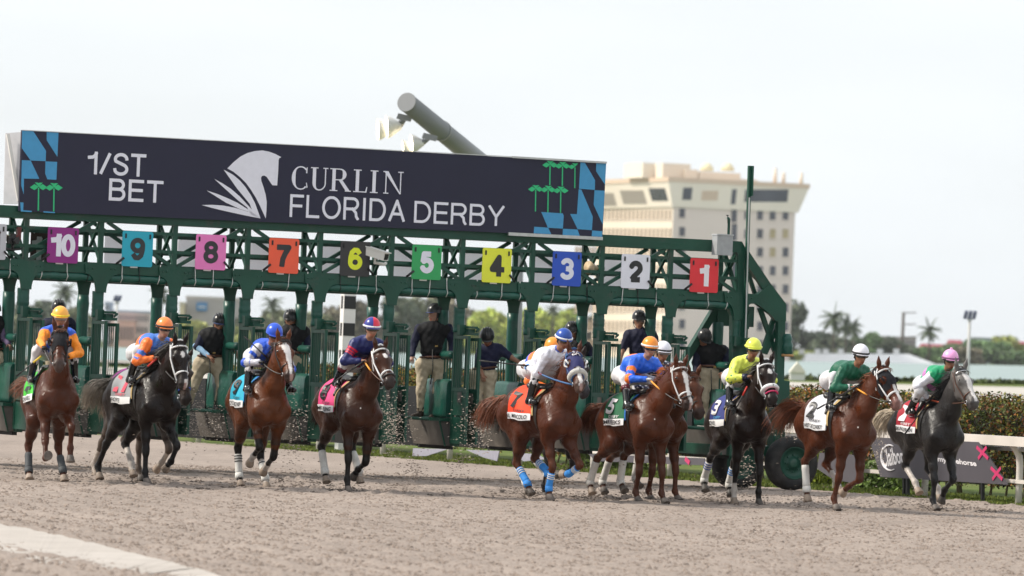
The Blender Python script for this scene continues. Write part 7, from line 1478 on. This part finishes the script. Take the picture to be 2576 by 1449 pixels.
JO = [
 dict(h='h12', z=1, head=(411, 198), hand=(300, 445), foot=(212, 655), pat=p12, cap=('orange_yellow', 250, 178, 70), skin=SK2, yaw=8, glove=(.012, .012, .013), lens=mat('lens_clear', (.25, .22, .2), .1), label='jockey in orange sleeves and white and blue vest with yellow orange cap', handy=-.32, elo=1.4, band=plain('band_yellow', 245, 215, 60), txt=None),
 dict(h='h11', z=1, head=(1120, 272), hand=(1068, 478), foot=(888, 655), pat=p11, cap=('orange_neon', 252, 140, 72), skin=SK4, label='jockey in blue and orange silks with orange cap crouching on the near black horse', band=M_STRAP, yaw=22),
 dict(h='h9', z=2, head=(675, 312), hand=(592, 508), foot=(492, 720), pat=p9, cap=('royal', 40, 85, 205), skin=SK2, label='jockey in blue with grey banded sleeves and blue cap, head down', yaw=35, drop=.5, glove=(.02, .02, .022), band=None, handy=-.22),
 dict(h='h8', z=2, head=(1341, 272), hand=(1290, 500), foot=(1100, 682), pat=p8, cap=('cap_blue', 45, 55, 140), quarters=plain('cap_red', 215, 35, 60, .3), skin=SK1, label='jockey in navy with red diamonds and red and blue quartered cap', band=M_WSTRAP, yaw=8, bootband=plain('boot_maroon', 95, 25, 38, .4)),
 dict(h='h7', z=4, head=(602, 262), hand=(338, 445), foot=(372, 715), pat=pat_plain(C3(225, 225, 235), None, C3(40, 70, 160)), cap=('dark_blue', 35, 75, 160), skin=SK2, label='jockey all in white with dark blue cap, one arm stretched back', band=M_WSTRAP, yaw=30, drop=.35, handy=-.28, pole=(-.2, -.3, -1), cuff=M_W_BLUE, lhand=(.62, .08, 1.86)),
 dict(h='h5', z=4, head=(1187, 318), hand=(1188, 540), foot=(1035, 748), pat=p5, cap=('orange', 250, 150, 50), skin=SK4, label='jockey in royal blue with orange disc and orange cap', band=M_WSTRAP, yaw=0, glove=(.6, .6, .62), bootband=plain('boot_maroon', 95, 25, 38, .4)),
 dict(h='h3', z=5, head=(704, 327), hand=(680, 522), foot=(545, 738), pat=p3, cap=('yellow', 228, 235, 90), skin=SK2, label='jockey in loose yellow silks with green figures and yellow cap', band=capm('yellow', 228, 235, 90), yaw=0, baggy=True),
 dict(h='h2', z=6, head=(256, 212), hand=(215, 450), foot=(35, 620), pat=pat_plain(C3(22, 92, 68)), cap=('white', 232, 230, 238), skin=SK2, label='jockey in plain dark green with white cap', band=M_STRAP, yaw=10, cuff=M_WSTRAP),
 dict(h='h1', z=6, head=(906, 248), hand=(750, 538), foot=(615, 658), pat=p1, cap=('pink', 238, 165, 215), skin=SK2, label='jockey in green with pink sash, white sleeves and pink cap', band=plain('band_dkpink', 120, 70, 110), yaw=15, pom=True),
 dict(h='h4', z=4, head=(1272, 348), hand=None, foot=None, pat=p4, cap=('white', 232, 230, 238), skin=SK2, label='jockey in navy and white with white cap half hidden behind the orange capped one', band=M_STRAP, yaw=0, lens=mat('lens_clear', (.25, .22, .2), .1)),
 dict(h='h6', z=4, head=(528, 322), hand=None, foot=None, pat=p6, cap=('orange', 250, 150, 50), skin=SK1, label='jockey in orange and blue hidden behind the rider in white', band=None, yaw=0),
]
RIDERS = {}
for q in JO:
    eh, Jh, p, spec, hb = HORSES[q['h']]; B = Jh['B']
    hl = hplane(p, q['z'], *q['head'], 0.0); hl[0] = np.clip(hl[0], .30 if q['h'] != 'h6' else .0, .95); hl[2] -= .02
    ch = hl + np.array([-.15, 0, -.20]); pz = 1.90 + p[2]; dz = ch[2] - pz; L_ = .53
    pvx = ch[0] - math.sqrt(max(.02, L_ * L_ - min(dz, .42) ** 2)); pv = np.array([max(-.35, pvx), 0, pz])
    fr = hplane(p, q['z'], *q['foot'], -.30) if q['foot'] else B(.08, -.30, 1.30); fr = np.array([np.clip(fr[0], -.25, .35), -.305, np.clip(fr[2], 1.18, 1.5)]); fl = fr * [1, -1, 1] + [.05, 0, .02]
    hy_ = q.get('handy', -.11); hr = hplane(p, q['z'], *q['hand'], hy_) if q['hand'] else np.array([ch[0] + .22, -.09, ch[2] - .36]); hl2 = np.array(q['lhand']) if 'lhand' in q else np.array([hr[0] if abs(hy_) < .2 else ch[0] + .25, .10, hr[2] if abs(hy_) < .2 else ch[2] - .34])
    sR, sL = ch + [0, -.185, -.02], ch + [0, .185, -.02]
    for nm in (0, 1):
        t_ = hr if nm == 0 else hl2; s_ = sR if nm == 0 else sL; d = t_ - s_; D = np.linalg.norm(d)
        if D > .60:
            t_[:] = s_ + d / D * .60
        if D < .2: t_[:] = s_ + d / D * .25
    eR = ik(sR, hr - _norm(hr - sR) * .05, .29, .27, q.get('pole', (-.5, -.75, -.35))); eL = ik(sL, hl2 - _norm(hl2 - sL) * .05, .29, .27, (-.4, .8, -.4))
    hR, hL = pv + [0, -.10, -.02], pv + [0, .10, -.02]; aR, aL = fr + [0, 0, .09], fl + [0, 0, .09]; kR = ik(hR, aR, .41, .40, (1, -.35, .3)); kL = ik(hL, aL, .41, .40, (1, .35, .3))
    T_ = lambda x: tow(p, x); yw = math.radians(p[3] + (q.get('yaw', 0)) * -1 * .0); yy = math.radians(p[3] - q.get('yaw', 0) * 0.0)
    fdir = np.array([math.sin(yy), -math.cos(yy), -.18 - q.get('drop', 0.0)]); vdir = tow(p, (1, 0, 0)) - tow(p, (0, 0, 0))
    fdir = fdir * .5 + np.array([.12 if q['h'] in ('h8', 'h5', 'h4', 'h12', 'h3') else .3, -1, -.14]) * .6
    J = dict(hd=T_(hl), ch=T_(ch), pv=T_(pv), sR=T_(sR), sL=T_(sL), eR=T_(eR), eL=T_(eL), wR=T_(hr - _norm(hr - eR) * .06), wL=T_(hl2 - _norm(hl2 - eL) * .06), hR=T_(hR), hL=T_(hL), kR=T_(kR), kL=T_(kL), aR=T_(aR), aL=T_(aL), fd=fdir, hup=GZ + .25 * vdir * -0 + .12 * vdir, ft=_norm(vdir + GZ * .12), mid=T_((ch + pv) / 2 + [-.03, 0, .055]))
    hsp = dict(band=q.get('band'), quarters=q.get('quarters'), pom=q.get('pom')); base = T_(pv) * [1, 1, 0] + GZ * (min(J['aR'][2], J['aL'][2]) - .1)
    S = dict(kind='jockey', k=1.0, label=q['label'], group='jockeys riding the racehorses', base=base, skin=q['skin'], pat=q['pat'], pants=WHP, capm=capm(*q['cap']), hspec=hsp, lens=q.get('lens', M_LENS), cuff=q.get('cuff'), bootband=q.get('bootband'), baggy=q.get('baggy'), curl=.95, hair=(.015, .011, .009))
    if 'glove' in q: S['glove'] = q['glove']
    person('jockey', J, S); RIDERS[q['h']] = (J, p)
    # stirrups and reins belong to the horse
    for s, a in ((-1, aR), (1, aL)):
        m = MB(); c = a + [.06, 0, -.10]; m.tube([c + [0, -.05, 0], c + [0, .05, 0], c + [0, .045, .07], c + [0, 0, .12], c + [0, -.045, .07], c + [0, -.05, 0]], .006, 5); m.build('stirrup', M_STEEL, eh, local=True)
        m = MB(); m.tube([c + [0, 0, .12], B(.05, .24 * s, 1.55)], .010, 4); m.build('stirrup_strap', M_LEATH, eh, local=True)
    H = Jh['H']
    for s, hnd in ((-1, hr), (1, hl2)):
        a = H(.48, .07 * s, -.04); c = (a + hnd) / 2 + [0, .0, -.07]; m = MB(); w0 = hnd; pts = [(1 - t) ** 2 * a + 2 * t * (1 - t) * c + t * t * w0 for t in np.linspace(0, 1, 9)]; m.tube(pts, .0085 if q['h'] != 'h7' else .013, 5); m.build('rein', {'h8': M_LEATHB, 'h7': M_TEALS, 'h1': M_LEATHB}.get(q['h'], M_LEATH), eh, local=True)
        if q['h'] in ('h8', 'h5', 'h2', 'h7', 'h1'):
            m = MB(); m.tube(pts[5:], .0125, 6); m.build('rein_grip', plain('grip_' + q['h'], *{'h8': (240, 165, 60), 'h5': (245, 165, 60), 'h2': (240, 160, 50), 'h7': (185, 80, 50), 'h1': (190, 80, 50)}[q['h']], .6), eh, local=True)
# whips
def whip(hk, z, p0, p1, label, handle=M_BLK):
    J, p = RIDERS[hk]; Y = J['wR'][1] - .03; a, c = at_y(*zc(z, *p0), Y - .05), at_y(*zc(z, *p1), Y - .02); e = empty('whip', c, 0, label, 'whip', 'riding whips'); m = MB(); m.tube([a, a * .5 + c * .5, c], [.006, .009, .011], 6); m.build('shaft', M_BLK, e); m = MB(); m.tube([c + (a - c) * .02, c + (a - c) * .34], .014, 7); m.build('grip', handle, e)
    m = MB(); m.beam(a, a + (c - a) * .18, .024, .008, GZ); m.build('popper', M_BLK, e)
whip('h12', 1, (112, 605), (285, 465), 'riding whip with a yellow shaft held by the jockey with orange sleeves', plain('whip_yellow', 220, 190, 60)); whip('h9', 2, (472, 332), (628, 480), 'black riding whip held up by the jockey in blue with grey sleeves'); whip('h8', 2, (1030, 678), (1295, 498), 'black riding whip across the pink saddle cloth'); whip('h7', 4, (28, 412), (415, 455), 'black riding whip held level behind the jockey in white')
whip('h11', 1, (880, 650), (1072, 482), 'black and red riding whip beside the grey saddle cloth', plain('whip_red', 200, 60, 50)); whip('h3', 5, (565, 785), (665, 585), 'red striped riding whip beside the navy saddle cloth', plain('whip_red', 200, 60, 50)); whip('h2', 6, (-60, 610), (258, 428), 'black riding whip across the white saddle cloth'); whip('h1', 6, (578, 790), (790, 500), 'black riding whip across the red saddle cloth')
# ---- gate crew
def crewY(j, n): return float(G(sj(j) - .15, n, 0)[1])
NAVY = C3(26, 29, 52); KHA = C3(186, 172, 148)
M_HEL = mat('helmet_black', (.013, .014, .016), .28, .1, spec=.5)
def crew(j, n, z, head, fd, sR, sL, eR, wR, eL, wL, hips, knees, ankles, S, dy=None):
    """all joints as pixels of zoom view z; depth from the stall the man stands in"""
    Y = crewY(j, n); P = lambda q, o=0.0: at_y(*zc(z, *q), Y + o); dy = dy or {}
    hd = P(head, dy.get('hd', 0)); sr, sl = P(sR, dy.get('s', 0)), P(sL, dy.get('s', 0)); ch = (sr + sl) / 2 + GZ * .02
    hr, hl = P(hips[0]), P(hips[1]); pv = (hr + hl) / 2 + GZ * .03
    kr, kl = P(knees[0], -.06), P(knees[1], -.06); ar, al = P(ankles[0]), P(ankles[1])
    for a in (ar, al): a[2] = max(a[2], 1.07)
    J = dict(hd=hd, ch=ch, pv=pv, sR=sr, sL=sl, eR=P(eR, dy.get('eR', -.07)), wR=P(wR, dy.get('wR', -.22)), eL=P(eL, dy.get('eL', -.05)), wL=P(wL, dy.get('wL', -.2)), hR=hr, hL=hl, kR=kr, kL=kl, aR=ar, aL=al, fd=np.array(fd, float), hup=GZ + (hd - ch) * .6, ft=_norm(np.array([fd[0] * .7, -.6, -.1])))
    base = (ar + al) / 2; base[2] = .99
    S = dict(dict(kind='crew', k=1.0, group='gate crew men', base=base, pants=KHA, capm=M_HEL, eyewear='shades', bootm=M_BOOTB, curl=.5, hspec=dict(vents=True), hair=(.012, .010, .009)), **S); person('crew', J, S)
DN = pat_plain(NAVY)
crew(0, -.7, 1, (-45, 165), (.3, -1, -.1), (-120, 240), (5, 235), (-150, 330), (-120, 400), (25, 335), (62, 385), ((-90, 480), (-20, 480)), ((-80, 640), (-20, 640)), ((-80, 800), (-20, 800)), dict(label='gate man in dark vest and striped sleeve cut off by the picture edge', skin=SK3, pat=pat_plain(NAVY, C3(96, 84, 112)), eyewear=None))
crew(1, -1.0, 1, (400, 155), (.15, -1, -.3), (318, 245), (478, 240), (300, 350), (345, 430), (548, 320), (600, 385), ((365, 490), (440, 490)), ((360, 640), (440, 640)), ((360, 800), (440, 800)), dict(label='gate man in navy leaning behind the yellow capped jockey', skin=SK2, pat=DN, sleeve=0.0, eyewear=None, vest=False))
crew(3, -.75, 2, (302, 248), (.15, -1, -.22), (195, 322), (335, 325), (150, 405), (232, 470), (382, 395), (412, 440), ((180, 522), (285, 522)), ((125, 680), (315, 668)), ((95, 830), (285, 830)), dict(label='gate man in black vest with light blue undersleeves and khaki trousers, stepping sideways', skin=SK2, pat=DN, sleeve=0.0, under=C3(140, 175, 205), hspec=dict(vents=True, peakm=plain('peak_navy', 30, 50, 100)), lens=plain('lens_green', 20, 110, 70, .15), lead=True), dy={'wR': -.32, 'eR': -.14})
crew(4, -.75, 2, (788, 222), (.05, -1, -.12), (748, 292), (885, 300), (735, 400), (760, 480), (900, 372), (903, 432), ((790, 500), (852, 500)), ((800, 670), (848, 670)), ((810, 840), (845, 840)), dict(label='bearded gate man in black with sunglasses standing behind the blue capped jockey', skin=SK2, pat=DN, beard=(.12, .10, .09)))
crew(6, -.7, 3, (388, 172), (-.92, -.5, -.05), (285, 265), (472, 262), (248, 362), (240, 440), (500, 365), (488, 440), ((310, 500), (420, 500)), ((295, 665), (400, 670)), ((290, 835), (405, 835)), dict(label='gate man in navy shirt, black vest and khaki trousers standing and looking left', skin=SK4, pat=DN, eyewear=None, lead=True, hspec=dict(vents=True, peakm=plain('peak_navy', 30, 50, 100))))
crew(7, -.30, 3, (722, 322), (.0, -1, -.75), (690, 405), (800, 395), (668, 500), (690, 560), (868, 445), (930, 482), ((650, 570), (735, 570)), ((655, 720), (735, 720)), ((655, 840), (735, 840)), dict(label='gate man in navy bending forward with one bare arm reaching to the next stall', skin=SK2, pat=pat_plain(C3(30, 33, 60)), sleeve=0.0, eyewear=None, vest=False), dy={'hd': -.12})
crew(8, -.75, 3, (1268, 285), (.1, -1, -.1), (1228, 378), (1365, 380), (1200, 470), (1230, 550), (1392, 450), (1395, 500), ((1265, 580), (1330, 580)), ((1270, 720), (1335, 720)), ((1280, 830), (1340, 830)), dict(label='gate man in navy with sunglasses behind the jockey in white', skin=SK2, pat=DN, sleeve=.2))
crew(9, -.75, 4, (1118, 140), (.15, -1, -.1), (1045, 235), (1210, 235), (1008, 335), (985, 420), (1240, 330), (1235, 420), ((1085, 500), (1170, 500)), ((1080, 660), (1170, 660)), ((1080, 830), (1170, 830)), dict(label='gate man in navy polo and sunglasses behind the orange disc jockey', skin=SK1, pat=pat_plain(C3(30, 32, 54)), sleeve=0.0, vest=False, pants=C3(160, 150, 135)))
crew(10, -.7, 5, (365, 262), (.55, -.75, -.75), (330, 335), (505, 340), (312, 430), (313, 498), (525, 430), (500, 490), ((365, 505), (460, 505)), ((380, 690), (445, 690)), ((395, 850), (440, 850)), dict(label='gate man in dark clothes and khaki trousers looking down at the end stall', skin=SK2, pat=DN, eyewear=None, lead=True), dy={'hd': -.08})
# ================================================================== flying dirt
rng = np.random.RandomState(77)
def plume(pts_list):
    out = []
    for it in pts_list:
        if it[0] == 'w':
            b_ = tow(it[2], (-1, 0, 0)) - tow(it[2], (0, 0, 0))
            for _ in range(it[3]):
                r_ = abs(rng.randn()); out.append(it[1] * [1, 1, 0] + b_ * (.05 + .28 * r_) + GT * rng.randn() * .12 + GZ * (.01 + .16 * abs(rng.randn()) * r_))
            continue
        (u, v, su, sv, n, Y) = it
        for _ in range(int(n * 2.1)):
            out.append(at_y(u + rng.randn() * su, v + rng.randn() * sv * (1 if rng.rand() < .8 else 1.8), Y + rng.randn() * .35))
    P = np.array(out); P[:, 2] = np.maximum(P[:, 2], .01); return P
PL = []
for z, x, y, sx, sy, n, Y in ((1, 560, 800, 60, 90, 210, 98), (1, 1320, 880, 50, 90, 260, 99), (1, 340, 960, 40, 60, 60, 92), (2, 150, 930, 60, 90, 260, 99), (2, 310, 950, 50, 60, 160, 98), (2, 840, 900, 50, 110, 200, 98), (2, 800, 1120, 50, 70, 150, 95), (2, 1470, 960, 40, 110, 320, 98), (3, 140, 880, 60, 90, 320, 98), (3, 240, 1170, 55, 50, 230, 95), (3, 620, 900, 60, 90, 220, 98), (3, 540, 1150, 70, 45, 140, 95), (3, 690, 960, 40, 70, 110, 98), (4, 590, 1220, 45, 50, 230, 93), (5, 660, 1170, 40, 80, 150, 97), (5, 950, 900, 60, 40, 60, 97), (6, 400, 930, 40, 50, 120, 96), (5, 400, 1320, 25, 25, 80, 95), (2, 720, 1310, 30, 15, 50, 92), (3, 820, 1310, 12, 8, 40, 91), (1, 230, 1250, 80, 14, 60, 93), (2, 1300, 1180, 60, 60, 60, 94)):
    u, v = zc(z, x, y); PL.append((u, v, sx / 1.7 / 1.59, sy / 1.7 / 1.59, n, Y))
for hk, (eh, Jh, p, spec, hb) in HORSES.items():
    for lg in ('FR', 'FL', 'HR', 'HL'):
        w_ = tow(p, Jh[lg][4])
        if w_[2] < .22:
            PL.append(('w', w_, p, 130, 0, 0))
M_FLY = mat('flying_dirt', (.33, .275, .23), .95, .35, 3.0, spec=.1)
for nm, mt, sel, r1, lb in (('flying_dirt', M_FLY, lambda q: q[0] != 'w' and q[5] > 95.5, .024, 'pale sand grains thrown up in front of the gate stalls'), ('flying_clods', M_CLOD2, lambda q: q[0] == 'w' or q[5] <= 95.5, .027, 'dark damp clods kicked up low behind the hooves')):
    P = plume([q for q in PL if sel(q)]); V, T = clods(len(P), rng, lambda n: P, .0035, r1)
    tag(link(nm, raw_mesh(nm, V, None, T, smooth=False), mt), lb, 'dirt', kind='stuff')
# ================================================================== thin haze in the air
hb = MB(); hb.box((0, 4500, 28), (6200, 0, 0), (0, 4700, 0), (0, 0, 36)); hz = hb.build('haze', [], None)
hm = bpy.data.materials.new('haze_air'); hm.use_nodes = True; t = hm.node_tree; t.nodes.clear(); vo = t.nodes.new('ShaderNodeVolumePrincipled'); vo.inputs['Color'].default_value = (.93, .96, 1, 1); vo.inputs['Density'].default_value = .000045; vo.inputs['Anisotropy'].default_value = .2
om = t.nodes.new('ShaderNodeOutputMaterial'); t.links.new(vo.outputs[0], om.inputs['Volume']); hz.data.materials.append(hm)
tag(hz, 'thin pale haze over the far shore and tower', 'haze', kind='stuff')
for o in bpy.data.objects:
    if '_loc' in o: del o['_loc']
